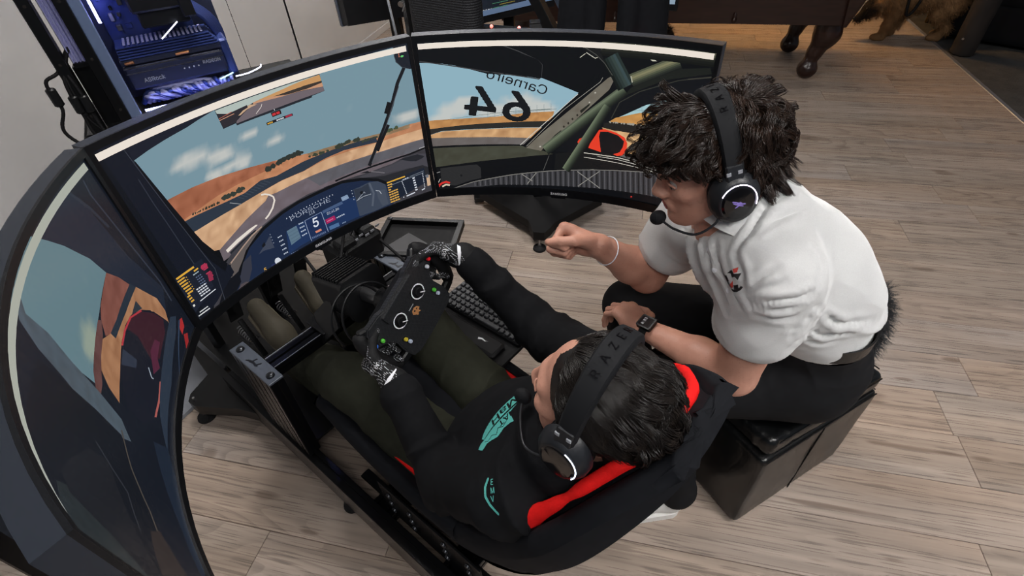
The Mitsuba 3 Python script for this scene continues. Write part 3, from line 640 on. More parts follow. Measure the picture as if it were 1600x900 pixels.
#4c6274||4351,734,4347,771,3967,749,3970,713
#b9c2d0||3618,1463,3613,1547,3571,1548,3576,1464
#b9c2d0||3679,1462,3674,1546,3631,1547,3636,1463
#b9c2d0||3740,1462,3735,1546,3692,1546,3697,1462
#b9c2d0||3611,1164,3606,1249,3563,1250,3568,1165
#b9c2d0||3672,1163,3667,1247,3624,1248,3629,1164
#b9c2d0||3733,1161,3728,1246,3685,1247,3690,1162
#b9c2d0||3603,861,3599,947,3556,948,3561,863
#b9c2d0||3665,859,3660,945,3617,946,3622,860
#b9c2d0||3727,857,3721,943,3678,945,3683,858
#b9c2d0||3596,554,3591,641,3548,643,3553,556
#b9c2d0||3658,552,3653,639,3610,641,3615,553
#b9c2d0||3720,549,3715,637,3671,638,3676,551
#b9c2d0||3588,244,3583,332,3540,334,3545,246
#b9c2d0||3651,240,3646,329,3602,331,3607,243
#b9c2d0||3713,237,3708,326,3664,328,3669,239
#aeb9ca||4501,1561,4499,1650,4448,1658,4450,1569
#aeb9ca||4569,1551,4567,1640,4516,1648,4518,1558
#aeb9ca||4638,1541,4636,1631,4584,1638,4586,1548
#aeb9ca||4494,1285,4490,1376,4437,1380,4441,1290
#aeb9ca||4563,1280,4559,1371,4507,1375,4511,1284
#aeb9ca||4633,1274,4629,1365,4577,1369,4581,1278
#aeb9ca||4486,1007,4480,1099,4427,1099,4433,1008
#aeb9ca||4557,1006,4551,1098,4498,1098,4504,1006
#aeb9ca||4629,1005,4623,1097,4569,1098,4575,1006
#aeb9ca||4478,725,4471,818,4416,815,4424,722
#aeb9ca||4551,729,4543,822,4489,819,4496,726
#aeb9ca||4624,733,4616,826,4561,823,4569,730
#c8cfda|text|01:41.86|5581,1262,500,-11,2,183
#44587a||5448,1695,6272,1722,6290,1513,5450,1499
#a02458||5440,1021,5834,1015,5843,684,5442,671
#d58aa8||5535,803,5530,879,5498,879,5504,803
#d58aa8||5587,804,5582,880,5550,879,5556,803
#d58aa8||5639,804,5634,881,5602,880,5608,804
#d58aa8||5692,805,5686,881,5655,881,5660,805
#d58aa8||5744,806,5738,883,5707,882,5712,806
#b6bfce||5940,724,5932,820,5882,818,5889,723
#b6bfce||6012,726,6004,822,5954,820,5961,724
#b6bfce||6084,729,6076,825,6026,823,6033,727
#b6bfce||6156,732,6148,828,6098,826,6106,729
#b6bfce||6229,735,6221,831,6170,829,6178,732
#4a6a94||5495,446,5903,403,5908,118,5498,164
#8ea2be||6072,170,6066,248,6032,248,6039,169
#8ea2be||6128,171,6122,250,6088,249,6095,170
#8ea2be||6185,173,6178,252,6145,251,6151,172
#cf8068||4936,602,5180,592,5190,432,4945,443
#5f7194||4786,187,4781,330,4742,336,4747,193
#5f7194||4851,178,4846,321,4807,327,4812,183
#5f7194||4917,168,4911,312,4872,318,4878,174
#5f7194||4983,160,4977,304,4938,309,4943,165
#5f7194||5048,151,5043,295,5003,300,5009,156
#5f7194||5114,143,5108,287,5069,292,5075,148
#5f7194||5180,135,5174,280,5135,284,5141,140
#5f7194||5247,127,5240,272,5201,277,5207,132
#5f7194||5313,120,5307,265,5267,269,5273,124
#7e93ae||6278,1972,6300,1714,6305,1699,6313,1693,6572,1705,6580,1712,6582,1727,6558,1987,6553,2001,6545,2006,6287,1993,6280,1987
#8ea2be||6376,1792,6370,1876,6329,1875,6335,1791
#8ea2be||6435,1794,6429,1877,6387,1876,6394,1793
#8ea2be||6494,1795,6487,1879,6446,1878,6452,1794
#3b4454||6833,2174,7047,2160,7518,2232,7849,2078,8120,1653,8168,102,7418,37,6781,133
#2e3542||6857,2156,7113,2064,7452,2157,7465,1320,6822,1261
#8a919c||7150,1375,7473,1334,7471,1396,7146,1438,7142,1437,6824,1335,6834,1274
#8a919c||7215,1660,7243,1562,7267,1582,7231,1706,7222,1721,7211,1719,6884,1378,6900,1331
#14161c||7048,1822,7159,1837,7181,1627,7069,1612
#525a68||7538,1354,7359,502,7432,430,7615,1304,7617,1340,7546,2169,7470,2164
#454d5b||7704,1445,8046,1308,8063,177,7805,158,7703,847
#aab0b8||7815,1316,7860,1070,7890,1083,7842,1341,7833,1360,7689,1510,7676,1461
#8d97a5||6746,2182,6784,2153,6773,2085,6735,2114
#8d97a5||6739,1973,6777,1943,6766,1875,6727,1904
#8d97a5||6743,1752,6782,1723,6770,1654,6732,1683
#8d97a5||6735,1539,6774,1509,6763,1440,6724,1470
#1b2230||8189,1755,9813,1911,9869,774,8168,102
#d9a53a||8991,1667,8982,1769,8192,1752,8199,1651
#d3a24a||8291,1460,8282,1562,8187,1558,8196,1456
#d3a24a||8402,1466,8394,1568,8299,1563,8307,1461
#d3a24a||8276,1275,8267,1378,8184,1374,8192,1272
#d3a24a||8374,1280,8365,1383,8282,1378,8290,1276
#d3a24a||8308,1091,8300,1194,8181,1190,8189,1086
#d3a24a||8272,903,8264,1007,8177,1004,8185,900
#d3a24a||8375,907,8366,1011,8279,1007,8287,903
#d3a24a||8477,912,8468,1016,8381,1012,8390,908
#d3a24a||8580,917,8571,1022,8484,1017,8493,913
#d3a24a||8269,714,8261,819,8173,817,8182,712
#d3a24a||8372,718,8363,823,8276,820,8284,715
#d3a24a||8475,723,8466,828,8378,824,8387,719
#d3a24a||8578,728,8569,833,8481,829,8490,724
#d3a24a||8266,525,8257,631,8170,628,8178,523
#d3a24a||8369,528,8360,634,8273,631,8281,525
#d3a24a||8472,533,8463,638,8376,635,8384,529
#d3a24a||8576,537,8567,644,8479,639,8488,533
#d3a24a||8262,334,8254,441,8166,438,8175,332
#d3a24a||8366,337,8357,444,8269,441,8278,334
#d3a24a||8470,341,8461,448,8373,444,8381,338
#d3a24a||8573,345,8564,452,8476,448,8485,342
#d3a24a||8262,142,8254,249,8163,247,8171,140
#d3a24a||8370,145,8361,252,8270,250,8278,142
#d3a24a||8477,148,8468,256,8377,253,8386,145
#d3a24a||8585,153,8576,260,8484,256,8493,149
#6f7884||9778,1513,9773,1557,8367,1461,8370,1417
#6f7884||9792,1654,9787,1698,9164,1608,9168,1564
#c9ced8||8803,1383,8840,1385,8834,1453,8797,1451
#c9ced8||8813,1260,8850,1262,8844,1330,8808,1328
#c9ced8||8823,1137,8860,1138,8855,1206,8818,1205
#c9ced8||8834,1012,8871,1014,8865,1083,8828,1081
#c9ced8||8844,887,8881,889,8875,958,8838,956
#c9ced8||8854,762,8892,764,8886,833,8849,831
#c9ced8||8865,636,8902,637,8896,707,8859,705
#c9ced8||8875,509,8913,511,8907,580,8869,579
#c9ced8||8886,382,8923,383,8917,453,8880,452
#d0d5de||9373,1336,9362,1439,9263,1428,9274,1324
#d0d5de||9378,1151,9368,1256,9268,1244,9279,1140
#d0d5de||9384,966,9373,1071,9273,1060,9284,955
#d0d5de||9389,779,9379,885,9278,874,9289,768
#d0d5de||9395,590,9384,697,9283,686,9294,580
#d0d5de||9400,401,9390,508,9289,498,9299,390
#c9ced8||9703,1496,9741,1487,9741,1560,9704,1569
#c9ced8||9702,1363,9740,1354,9740,1427,9703,1437
#c9ced8||9701,1230,9739,1220,9739,1294,9701,1303
#c9ced8||9700,1096,9738,1086,9738,1160,9700,1170
#c9ced8||9699,961,9737,951,9737,1025,9699,1035
#c9ced8||9698,825,9736,815,9736,890,9698,900
#c9ced8||9697,689,9735,678,9735,754,9697,764
#c9ced8||9695,552,9734,541,9734,617,9696,627
#c9ced8||9694,414,9733,404,9733,480,9695,490
#c9ced8||9268,236,9256,328,8877,259,8887,166
#c9ced8||9717,281,9705,363,9557,321,9569,239
#c9ced8||8730,261,8776,257,8777,172,8732,181
#aab2c0||8932,1469,8920,1566,8844,1554,8856,1456
#aab2c0||9027,1486,9015,1583,8939,1570,8951,1472
#aab2c0||9122,1503,9110,1600,9034,1587,9046,1489
#c9a98c||9854,1190,10001,1260,9981,452,9836,431
#6d7078||9810,1316,9953,1337,9956,1082,9844,1094
#cfd4dc||3341,-25,3358,-38,3369,56,3368,70,3358,166,3355,181,3326,261,3320,273,3278,320,3270,325,3225,332,3217,330,3176,295,3171,287,3142,216,3139,204,3129,112,3129,98,3139,2,3142,-13,3170,-94,3177,-106,3218,-155,3226,-161,3272,-168,3279,-166,3321,-130,3327,-122,3355,-50
#cfd4dc||3323,153,3303,214,3153,39,3173,-23
#cfd4dc||3285,-66,3310,-35,3239,175,3213,144
#2a3158||2973,111,3126,78,3139,-90,2955,-69
#e0a83c|bold|5|2654,-49,91,-23,26,249
#b9b4a6||2785,-200,2784,-186,2607,-140,2608,-195
#5f6f92||3839,-40,3837,54,3788,64,3790,-30
#5f6f92||3922,-56,3920,38,3870,48,3872,-46
#5f6f92||4005,-72,4003,23,3953,32,3955,-62
#5f6f92||4089,-87,4086,8,4036,17,4039,-78
#5f6f92||4173,-102,4170,-7,4120,2,4122,-93
#5f6f92||4257,-116,4254,-21,4203,-12,4206,-108
#17191e||7967,3777,7967,3778,8622,5341,8623,5344,9085,6578,9087,6585,9457,7810,9820,8657,9718,8770,9353,7923,9348,7911,8976,6692,8515,5473,7861,3927,7626,3396,7731,3240
#4c5058||8662,5437,8663,5438,9439,7648,9416,7671,8640,5464,7788,3440,7811,3408
#14161b||8446,4659,8808,5460,8717,5583,8354,4788,8353,4785,8083,4147,8177,4017
#101216||9070,6778,8900,6941,8692,6309,8863,6139
#1c212a||9482,10049,10200,10123,10200,8475,9937,8502,9673,8711,9479,9079,9484,9693
#3b4048||9461,9411,9461,9408,9490,9069,9493,9060,9664,8700,9669,8694,9935,8503,9944,8537,9680,8726,9513,9077,9484,9409,9507,9972,9484,9975
#d6d8da||9805,9720,9806,9805,9716,9813,9714,9729
#d6d8da||9927,9708,9928,9793,9837,9802,9835,9717
#5fc06a||9685,9316,9728,9381,9797,9368,9813,9304,9760,9257,9702,9263
#c0705a||9628,9576,9665,9572,9666,9635,9629,9639
#c0705a||9626,9487,9663,9482,9664,9545,9627,9549
#c0705a||9624,9397,9661,9392,9662,9455,9625,9460
#c0705a||9622,9306,9659,9302,9660,9365,9624,9370
#191d29||-200,10184,787,10200,1595,10200,2940,10200,4976,10200,7520,10200,10200,10200,10200,10055,9534,9907,9160,9878,8238,9835,7536,9824,6669,9810,5926,9790,5322,9762,4743,9708,4359,9661,3982,9622,3585,9571,3204,9490,2822,9391,2437,9273,2055,9215,1695,9154,1195,9045,749,8916,-200,8733
#141823||-200,10200,402,10200,811,10200,758,8940,976,6467,1171,4534,1396,2619,1487,1686,1710,1772,1730,1135,805,243,49,-200,-200,-200
#0e1016||760,9001,797,8842,1024,6490,1222,4557,1450,2640,1673,1818,1483,1504,1251,2534,1055,4304,880,6421
#2c313c||632,6805,632,6804,675,5585,745,2859,776,2857,704,5587,704,5588,659,6808,641,8125,614,8121
#343842||725,8925,725,8925,903,6273,903,6273,1225,2013,1006,-66,1032,-86,1251,2002,1251,2011,925,6278,746,8931,685,9840,665,9833
#10141c||-63,10037,137,10042,286,52,-139,-3
#2a2f39||48,-200,71,-200,-200,3481,-200,3477
#1b202d||44,2918,1034,2985,935,1167,40,541,26,949
#d9a53a||711,2779,706,2899,76,2908,79,2791
#d9a53a||799,2590,793,2681,637,2669,642,2578
#d3a03c||315,2609,312,2710,63,2722,65,2622
#d3a03c||316,2427,313,2528,75,2543,77,2443
#d3a03c||317,2242,314,2345,87,2363,89,2261
#d3a03c||318,2057,315,2160,99,2181,100,2078
#d3a03c||319,1869,316,1974,111,1996,112,1893
#d3a03c||319,1680,318,1786,123,1810,124,1706
#d3a03c||183,1553,178,1655,70,1655,75,1553
#d3a03c||193,1370,188,1473,80,1474,85,1371
#d3a03c||204,1185,199,1290,90,1291,95,1187
#d3a03c||341,2635,375,2633,374,2572,340,2575
#d3a03c||342,2475,376,2472,375,2411,341,2414
#d3a03c||343,2313,377,2310,376,2249,342,2252
#d3a03c||344,2150,379,2147,378,2085,343,2089
#d3a03c||345,1986,380,1982,379,1920,344,1924
#d3a03c||347,1820,381,1816,380,1753,346,1757
#a8324e||1065,2577,1060,2662,894,2657,898,2573
#a8324e||1075,2297,1070,2383,902,2380,906,2294
#a8324e||1085,2012,1080,2099,911,2098,915,2011
#a8324e||1095,1723,1090,1812,920,1812,924,1724
#a8324e||864,2590,1101,2592,1074,2383,875,2398
#8e2c46||952,2025,1112,1994,1035,1497,884,1566
#9fb0b8||622,2426,619,2495,563,2495,566,2426
#9fb0b8||693,2426,690,2495,633,2495,636,2426
#9fb0b8||764,2427,761,2496,704,2496,707,2426
#566380||640,2207,638,2277,590,2281,591,2211
#566380||710,2202,708,2272,659,2275,661,2206
#566380||780,2197,778,2267,729,2270,731,2200
#566380||644,2053,642,2123,593,2127,595,2058
#566380||714,2047,712,2118,663,2122,665,2051
#566380||784,2042,782,2112,733,2116,735,2046
#566380||647,1898,646,1968,597,1973,598,1902
#566380||718,1891,716,1962,667,1967,669,1896
#566380||788,1885,786,1956,737,1961,739,1890
#566380||651,1741,650,1812,600,1817,602,1746
#566380||722,1734,720,1806,671,1810,672,1739
#566380||793,1728,791,1800,741,1804,743,1732
#566380||655,1583,653,1655,604,1660,606,1589
#566380||726,1576,724,1648,675,1653,676,1581
#566380||797,1569,795,1641,745,1646,747,1574
#cfd3da||489,1580,486,1663,416,1668,418,1585
#cfd3da||578,1574,575,1657,504,1662,507,1579
#cfd3da||667,1568,664,1652,593,1656,596,1572
#cfd3da||757,1563,754,1647,682,1651,685,1567
#cfd3da||495,1422,492,1506,421,1512,424,1428
#cfd3da||584,1416,581,1500,510,1505,513,1421
#cfd3da||674,1409,671,1494,599,1499,602,1414
#cfd3da||764,1404,761,1489,689,1493,692,1408
#cfd3da||501,1264,498,1349,427,1355,429,1270
#cfd3da||591,1257,588,1341,516,1347,519,1262
#cfd3da||681,1250,678,1335,606,1340,609,1255
#cfd3da||771,1244,768,1329,696,1334,699,1248
#cfd3da||507,1104,504,1189,432,1196,435,1111
#cfd3da||597,1096,594,1182,522,1188,525,1102
#cfd3da||687,1089,684,1175,612,1180,615,1095
#cfd3da||779,1082,775,1168,703,1173,706,1087
#cfd3da||944,912,940,974,336,953,339,892
#d9d9d4||73,1018,135,1018,141,888,75,873
#c4c6c8||458,316,456,388,138,419,140,348
#c4c6c8||479,133,476,214,50,269,52,190
#22262e||3352,9524,6813,9520,6820,8578,6357,8526,6364,8450,5282,8406,3782,8439,3790,8554,3369,8533
#aebab4||3362,9486,6807,9488,6807,9366,5816,9369,5395,9318,4606,9218,3827,9022,3463,9191,3375,9314
#c39360||5395,9318,5754,9384,6158,9437,6807,9488,6817,9116,6101,9154,5226,9137,4595,9174,4518,9203
#3b332e||5142,9149,5653,9111,6214,9167,6823,9148,6815,9046,6243,8977,5633,9017
#c09070||4499,9213,5123,9160,5630,9002,6286,8972,6815,9046,6821,8830,6062,8964,5412,8999,4684,9105,4489,9084
#6c6268||4684,9105,5412,8999,6059,8948,6821,8830,6810,8583,5310,8532,3804,8527,3809,8627,4045,8815,4453,9106
#c3a284||3930,8855,4191,9063,4383,9165,4607,9048,4457,9036,4256,8989,4009,8838
#2c2a30||3375,9314,3669,9123,4306,9194,4296,9066,4003,8978,3827,8615,3380,8576
#a0584a||3798,9123,3796,9160,3365,9074,3367,9038
#c08a70||3849,9006,3848,9043,3364,8992,3365,8956
#d8cfc8||4684,8872,4458,8633,4468,8608,4696,8849,4698,8853,4749,8978,4734,8994
#1a1416||4908,8399,5236,8397,5230,8168,4919,8161
#c03238||5050,8206,5051,8341,4935,8343,4934,8209
#c03238||5188,8204,5188,8339,5071,8340,5071,8206
#1d1a20||4663,8000,5561,7990,5567,7858,4662,7856
#d9a53a||4742,7887,4742,7961,4689,7962,4689,7888
#d9a53a||4804,7886,4804,7960,4751,7961,4751,7887
#d9a53a||4867,7884,4867,7959,4814,7960,4814,7885
#c9ccd2||5055,7885,5055,7960,4999,7962,4999,7887
#c9ccd2||5122,7884,5121,7959,5065,7960,5065,7885
#c9ccd2||5188,7883,5188,7958,5131,7959,5132,7884
#c9ccd2||5255,7882,5255,7957,5198,7958,5198,7883
#a02c40||5536,7872,5535,7976,5311,7979,5312,7876
#d8d8d8||5039,8456,5063,8452,5067,8538,5043,8541''',
'right': '''#0d0f12||-161,10200,10200,10200,10200,588,-200,-200
#8db0be|sky|-5,8779,996,8595,2329,7938,4323,7679,5638,6890,5098,5823,3628,3253,356,3380,-200,3493
#b58350|grass|-198,4996,-42,5104,1468,5116,2690,5198,3544,5422,4768,5624,4627,4718,-200,4296
#5a6660||490,5077,514,5074,4625,5737,4625,5779
#6f8288||2274,5549,2261,5549,2242,5120,2254,5120
#6f8288||2541,5602,2529,5602,2512,5166,2524,5165
#6f8288||2809,5658,2797,5658,2781,5214,2794,5214
#6f8288||3075,5717,3063,5717,3050,5267,3062,5267
#6f8288||3341,5780,3329,5780,3318,5322,3330,5323
#6f8288||3606,5845,3594,5845,3585,5381,3597,5381
#6f8288||3870,5914,3858,5913,3851,5443,3863,5444
#6f8288||4132,5985,4120,5984,4117,5508,4129,5509
#6f8288||4393,6059,4382,6058,4380,5576,4392,5577
#6f8288||4653,6136,4641,6135,4643,5647,4655,5648
#6f8288||3182,5401,4863,5787,4861,5812,3181,5426,3181,5426,1830,5063,1831,5037
#2b2a28||-200,4280,4,4524,1441,4679,3165,4810,4578,4972,4384,4522,2165,4375,431,4332,-200,4057
#c69b6e|grass|-200,4057,429,4309,2164,4353,4384,4500,4259,4024,3784,3630,377,3656,-200,3676
#67615f|asph|-200,3902,1638,3790,4009,3735,3677,3210,-200,3209
#111214||-200,3301,1609,3260,3628,3253,3625,3114,1601,3120,-200,3116
#434439|asph|-200,3163,1601,3120,3626,3161,4380,2847,4734,2653,3097,2239,1013,1867,-200,1708
#0f1013||-200,1708,1013,1867,3097,2239,4734,2653,4687,1444,2788,589,1451,414,75,-164,-200,-200
#2b2b2c||164,1624,1656,1769,1799,1514,1785,705,1324,527,689,173,116,357
#17181a||931,1024,1012,1041,1015,888,935,871
#4a4a48||4336,1411,4365,1392,4596,2531,4568,2549
#38383b||-200,-200,340,-200,1451,414,3063,954,4636,1388,6418,1822,8137,2191,9088,2370,10200,2656,10200,743,9740,601,8252,558,6470,409,4639,229,2507,146,880,-166
#57565a||1478,50,1518,54,1522,380,1482,376
#1d1d1f||1587,57,1627,60,1632,412,1592,408
#57565a||1696,64,1736,68,1741,444,1701,441
#1d1d1f||1805,73,1845,76,1851,478,1811,474
#57565a||1914,82,1954,85,1960,512,1920,508
#1d1d1f||2023,92,2063,95,2070,547,2030,543
#57565a||2132,102,2172,106,2179,582,2139,579
#1d1d1f||2241,114,2281,117,2288,618,2248,615
#57565a||2349,126,2390,129,2397,655,2357,652
#1d1d1f||2458,139,2499,142,2505,693,2466,689
#57565a||2567,142,2607,146,2614,731,2574,728
#1d1d1f||2675,139,2715,143,2722,770,2683,767
#57565a||2783,137,2824,141,2831,810,2791,806
#1d1d1f||2892,136,2932,140,2939,851,2899,847
#57565a||3000,136,3040,140,3047,892,3007,888
#1d1d1f||3108,136,3148,141,3154,922,3115,918
#57565a||3216,138,3256,142,3262,947,3222,943
#1d1d1f||3325,140,3365,144,3369,973,3329,969
#57565a||3433,142,3473,147,3476,1000,3436,995
#1d1d1f||3541,146,3581,151,3582,1027,3543,1022
#57565a||3649,150,3689,156,3689,1055,3650,1050
#1d1d1f||3757,156,3797,161,3796,1084,3756,1079
#57565a||3865,162,3905,168,3902,1113,3863,1108
#1d1d1f||3973,168,4013,175,4008,1143,3969,1138
#57565a||4080,176,4120,182,4114,1174,4075,1168
#1d1d1f||4188,184,4228,191,4220,1206,4181,1199
#57565a||4296,193,4335,200,4326,1238,4286,1231
#1d1d1f||4403,203,4443,210,4431,1270,4392,1264
#57565a||4510,214,4550,221,4536,1303,4497,1297
#1d1d1f||4618,225,4657,233,4641,1337,4602,1330
#57565a||4725,230,4764,238,4746,1359,4707,1352
#1d1d1f||4832,235,4871,243,4851,1380,4812,1373
#57565a||4939,241,4978,249,4955,1402,4917,1394
#1d1d1f||5046,247,5085,256,5060,1424,5021,1416
#57565a||5152,255,5192,264,5164,1447,5125,1439
#1d1d1f||5259,263,5298,272,5268,1470,5229,1462
#57565a||5365,272,5404,281,5371,1494,5333,1486
#1d1d1f||5471,281,5511,291,5475,1519,5437,1510
#57565a||5578,291,5617,301,5578,1544,5540,1535
#1d1d1f||5683,302,5722,312,5681,1570,5643,1561
#57565a||5789,314,5828,324,5784,1596,5746,1587
#1d1d1f||5895,327,5934,337,5887,1623,5849,1614
#57565a||6000,340,6039,351,5989,1651,5951,1641
#1d1d1f||6105,354,6144,365,6091,1679,6053,1669
#57565a||6210,368,6249,380,6193,1708,6155,1698
#1d1d1f||6315,384,6354,395,6295,1737,6257,1727
#57565a||6420,400,6458,412,6396,1767,6359,1757
#1d1d1f||6524,408,6563,420,6498,1789,6460,1779
#57565a||6629,412,6667,424,6599,1807,6562,1796
#1d1d1f||6734,415,6772,428,6700,1825,6663,1814
#57565a||6838,420,6876,433,6801,1843,6764,1832
#1d1d1f||6942,425,6980,438,6902,1862,6865,1851
#57565a||7046,431,7084,445,7002,1882,6965,1870
#1d1d1f||7150,438,7188,452,7102,1902,7066,1890
#57565a||7254,446,7291,459,7202,1923,7166,1911
#1d1d1f||7357,454,7395,468,7302,1944,7265,1932
#57565a||7460,463,7498,477,7401,1966,7365,1954
#1d1d1f||7563,473,7600,487,7501,1989,7464,1976
#57565a||7666,483,7703,498,7599,2012,7563,1999
#1d1d1f||7768,494,7805,509,7698,2035,7662,2022
#57565a||7870,506,7907,521,7796,2059,7760,2046
#1d1d1f||7972,518,8009,534,7894,2084,7858,2071
#57565a||8074,532,8111,547,7992,2109,7956,2095
#1d1d1f||8175,545,8212,561,8089,2134,8054,2121
#57565a||8277,555,8313,571,8187,2157,8151,2144
#1d1d1f||8379,553,8415,569,8284,2173,8249,2160
#57565a||8480,552,8517,568,8381,2190,8346,2176
#1d1d1f||8582,551,8618,568,8478,2207,8443,2193
#57565a||8684,551,8720,568,8575,2225,8540,2211
#1d1d1f||8785,552,8821,569,8671,2243,8636,2229
#57565a||8886,554,8922,571,8768,2262,8733,2247
#1d1d1f||8986,557,9022,574,8863,2281,8829,2267
#57565a||9087,560,9122,577,8959,2301,8924,2286
#1d1d1f||9187,564,9222,581,9054,2321,9019,2306
#57565a||9287,568,9322,586,9149,2338,9115,2322
#1d1d1f||9386,573,9422,591,9245,2348,9211,2332
#57565a||9486,579,9521,598,9340,2358,9306,2343
#1d1d1f||9585,586,9620,604,9435,2370,9401,2354
#57565a||9683,593,9718,612,9530,2381,9496,2366
#1d1d1f||9782,599,9817,618,9624,2394,9590,2378
#57565a||9880,605,9915,624,9718,2407,9685,2390
#1d1d1f||9978,611,10013,630,9812,2420,9779,2404
#57565a||10076,618,10111,637,9905,2434,9872,2417
#1d1d1f||10174,625,10200,645,9999,2448,9965,2432
#57565a||10200,633,10200,653,10091,2463,10058,2446
#1d1d1f||10200,642,10200,662,10184,2478,10151,2461
#57565a||10200,652,10200,672,10200,2494,10200,2477
#1d1d1f||10200,662,10200,682,10200,2510,10200,2493
#57565a||10200,672,10200,693,10200,2527,10200,2510
#1d1d1f||10200,683,10200,704,10200,2544,10200,2527
#57565a||10200,695,10200,716,10200,2562,10200,2545
#1d1d1f||10200,708,10200,729,10200,2580,10200,2562
#76746f||1453,382,3065,921,4637,1356,6420,1767,8139,2139,9091,2319,10200,2571,10200,2626,9089,2377,9089,2377,8138,2198,8137,2198,6419,1829,6418,1829,4635,1420,4634,1419,3062,986,3061,986,1450,448,1447,447,339,-145,345,-200
#8a8882||6641,433,6657,486,5724,1546,5707,1495
#8a8882||5758,410,5777,364,6607,1726,6588,1768
#8a8882||3890,472,3908,525,3468,1049,3450,997
#8a8882||3672,293,3696,255,4075,1154,4051,1190
#d0322c||137,363,310,453,448,338,483,482,333,606,308,609,114,508,100,495,-65,261,-21,137
#c02c28||-68,387,41,421,47,158,-63,124
#cfc0a8||298,232,442,163,463,295,309,368,287,365,117,234,138,109
#b8b0a8||111,783,86,816,-50,450,-25,417
#8a8a88||144,1322,141,1381,-48,1310,-44,1251
#3d3d3f||986,8490,2330,8023,2330,8023,4205,7585,4219,7593,4312,7732,4318,7754,4343,8472,4338,8495,4182,8748,4177,8754,3514,9254,3512,9255,2533,9846,2519,9793,3499,9201,4159,8702,4307,8461,4282,7768,4202,7648,2338,8083,996,8549,995,8550,7,8882,-3,8824
#16181b|text|Carneiro|4436,6643,-2141,1044,116,543
#0e1013||120,10076,2417,9859,4170,8764,4326,8473,4300,7716,4208,7654,2336,8099,994,8565,6,8890
#16181b|bold|64|3801,4831,-2460,596,237,1810
#0c0d10||3525,3155,5639,6851,5826,6716,4383,4213,4083,3559,3775,2983
#c8c6be||5626,6794,5608,6824,3442,3240,3460,3203
#8d8a82||5107,5727,6391,7626,6393,7632,6471,7905,6453,7919,6376,7649,5093,5754,5092,5753,3668,3132,3684,3103
#6d685d|asph|3675,3024,4383,4257,5676,6298,6640,7899,6808,8072,6862,7858,6715,7232,6251,6378,4279,2837
#23241f||4253,2788,4431,3315,4826,4080,5043,4414,5021,4191,4531,3234
#23241f||5712,5773,6069,6311,6051,6147,5763,5615
#2a2823||5094,4638,5136,4738,5181,4648,5138,4548
#2a2823||5259,4895,5301,4994,5345,4906,5304,4806
#2a2823||5410,5191,5451,5289,5495,5202,5454,5104
#2a2823||5582,5466,5623,5563,5667,5477,5627,5380
#b5b2a6||4190,3154,4231,3232,4270,3162,4230,3084
#b5b2a6||6194,6961,6228,7028,6266,6971,6232,6904
#b5b2a6||6008,6342,6043,6411,6082,6353,6047,6284
#111317||4833,2899,6716,6255,7767,7423,9364,8506,10138,8777,10077,7649,8855,7116,8049,6572,7442,5920,6786,5250,6319,4525,5760,2858
#33342e||7125,6507,7783,7287,8988,8178,10055,8661,10046,8709,8979,8228,8976,8226,7769,7337,7766,7335,7102,6550,7096,6537,6852,5485,6884,5463
#3b3a33||10002,8604,9991,8669,9274,8379,9284,8312
#565e4e||4302,3200,7121,7518,7152,7460,4334,3125
#69735e||4334,3125,7152,7460,7184,7401,4366,3050
#5c6653||4366,3050,7184,7401,7216,7343,4398,2974
#4b5444||4398,2974,7216,7343,7248,7285,4431,2899
#3d4538||4431,2899,7248,7285,7280,7226,4463,2823
#2f362d||4463,2823,7280,7226,7312,7168,4495,2747
#232822||4495,2747,7312,7168,7344,7109,4528,2671
#191c1a||4528,2671,7344,7109,7376,7051,4560,2595
#69735e||5113,1683,6588,6336,6625,6301,5153,1639
#5c6653||5153,1639,6625,6301,6662,6267,5193,1596
#4b5444||5193,1596,6662,6267,6699,6233,5234,1553
#3d4538||5234,1553,6699,6233,6736,6199,5274,1510
#2f362d||5274,1510,6736,6199,6773,6164,5315,1467
#232822||5315,1467,6773,6164,6810,6130,5355,1424
#191c1a||5355,1424,6810,6130,6848,6096,5396,1381
#4f5342||7323,8198,8812,9515,8840,9435,7351,8109
#6e6f55||7351,8109,8840,9435,8869,9355,7378,8020
#7f7d5e||7378,8020,8869,9355,8897,9275,7406,7931
#6a6a52||7406,7931,8897,9275,8926,9194,7433,7842
#4d5240||7433,7842,8926,9194,8954,9113,7461,7752
#363b31||7461,7752,8954,9113,8983,9032,7489,7662
#262a25||7489,7662,8983,9032,9012,8951,7517,7572
#1a1d1b||7517,7572,9012,8951,9041,8870,7545,7482
#1c1f1c||7457,7474,9002,8835,9898,9116,9976,8801,8569,8142,7246,6940
#5a5a4b||6360,9895,10060,9873,10067,9758,6357,9770
#44463a||6357,9770,10067,9758,10075,9642,6354,9644
#303229||6354,9644,10075,9642,10082,9525,6351,9518
#22241f||6351,9518,10082,9525,10090,9408,6348,9390
#191b19||6348,9390,10090,9408,10097,9290,6345,9262
#141614||6345,9262,10097,9290,10105,9171,6342,9133
#26302e||6891,9378,7526,7756,7444,7664,6810,9296
#38484a||6810,9296,7444,7664,7363,7572,6729,9214
#34413e||6729,9214,7363,7572,7280,7479,6647,9131
#2a3533||6647,9131,7280,7479,7198,7386,6565,9048
#1e2725||6565,9048,7198,7386,7114,7293,6483,8964
#131816||6483,8964,7114,7293,7031,7199,6400,8881
#191a1b||5416,9892,6337,9861,6509,9809,6317,9305,6516,8688,6288,8948,5817,9398
#4b4b47||6164,9168,6484,8707,6776,8056,6795,8081,6503,8733,6501,8736,6178,9199,6176,9201,5444,9875,5432,9842
#4b4b47||6324,9457,6341,9435,6517,9799,6501,9820
#b9b7a8||6149,8948,6163,8947,6247,9009,6235,9055,6157,8997,5850,9281,5835,9238
#b9b7a8||5831,9188,5814,9221,5624,8973,5641,8940
#a9a894||7461,7765,7502,7788,7436,8142,7394,8121
#b9b8a8||7425,9617,7467,9614,7470,9885,7428,9888
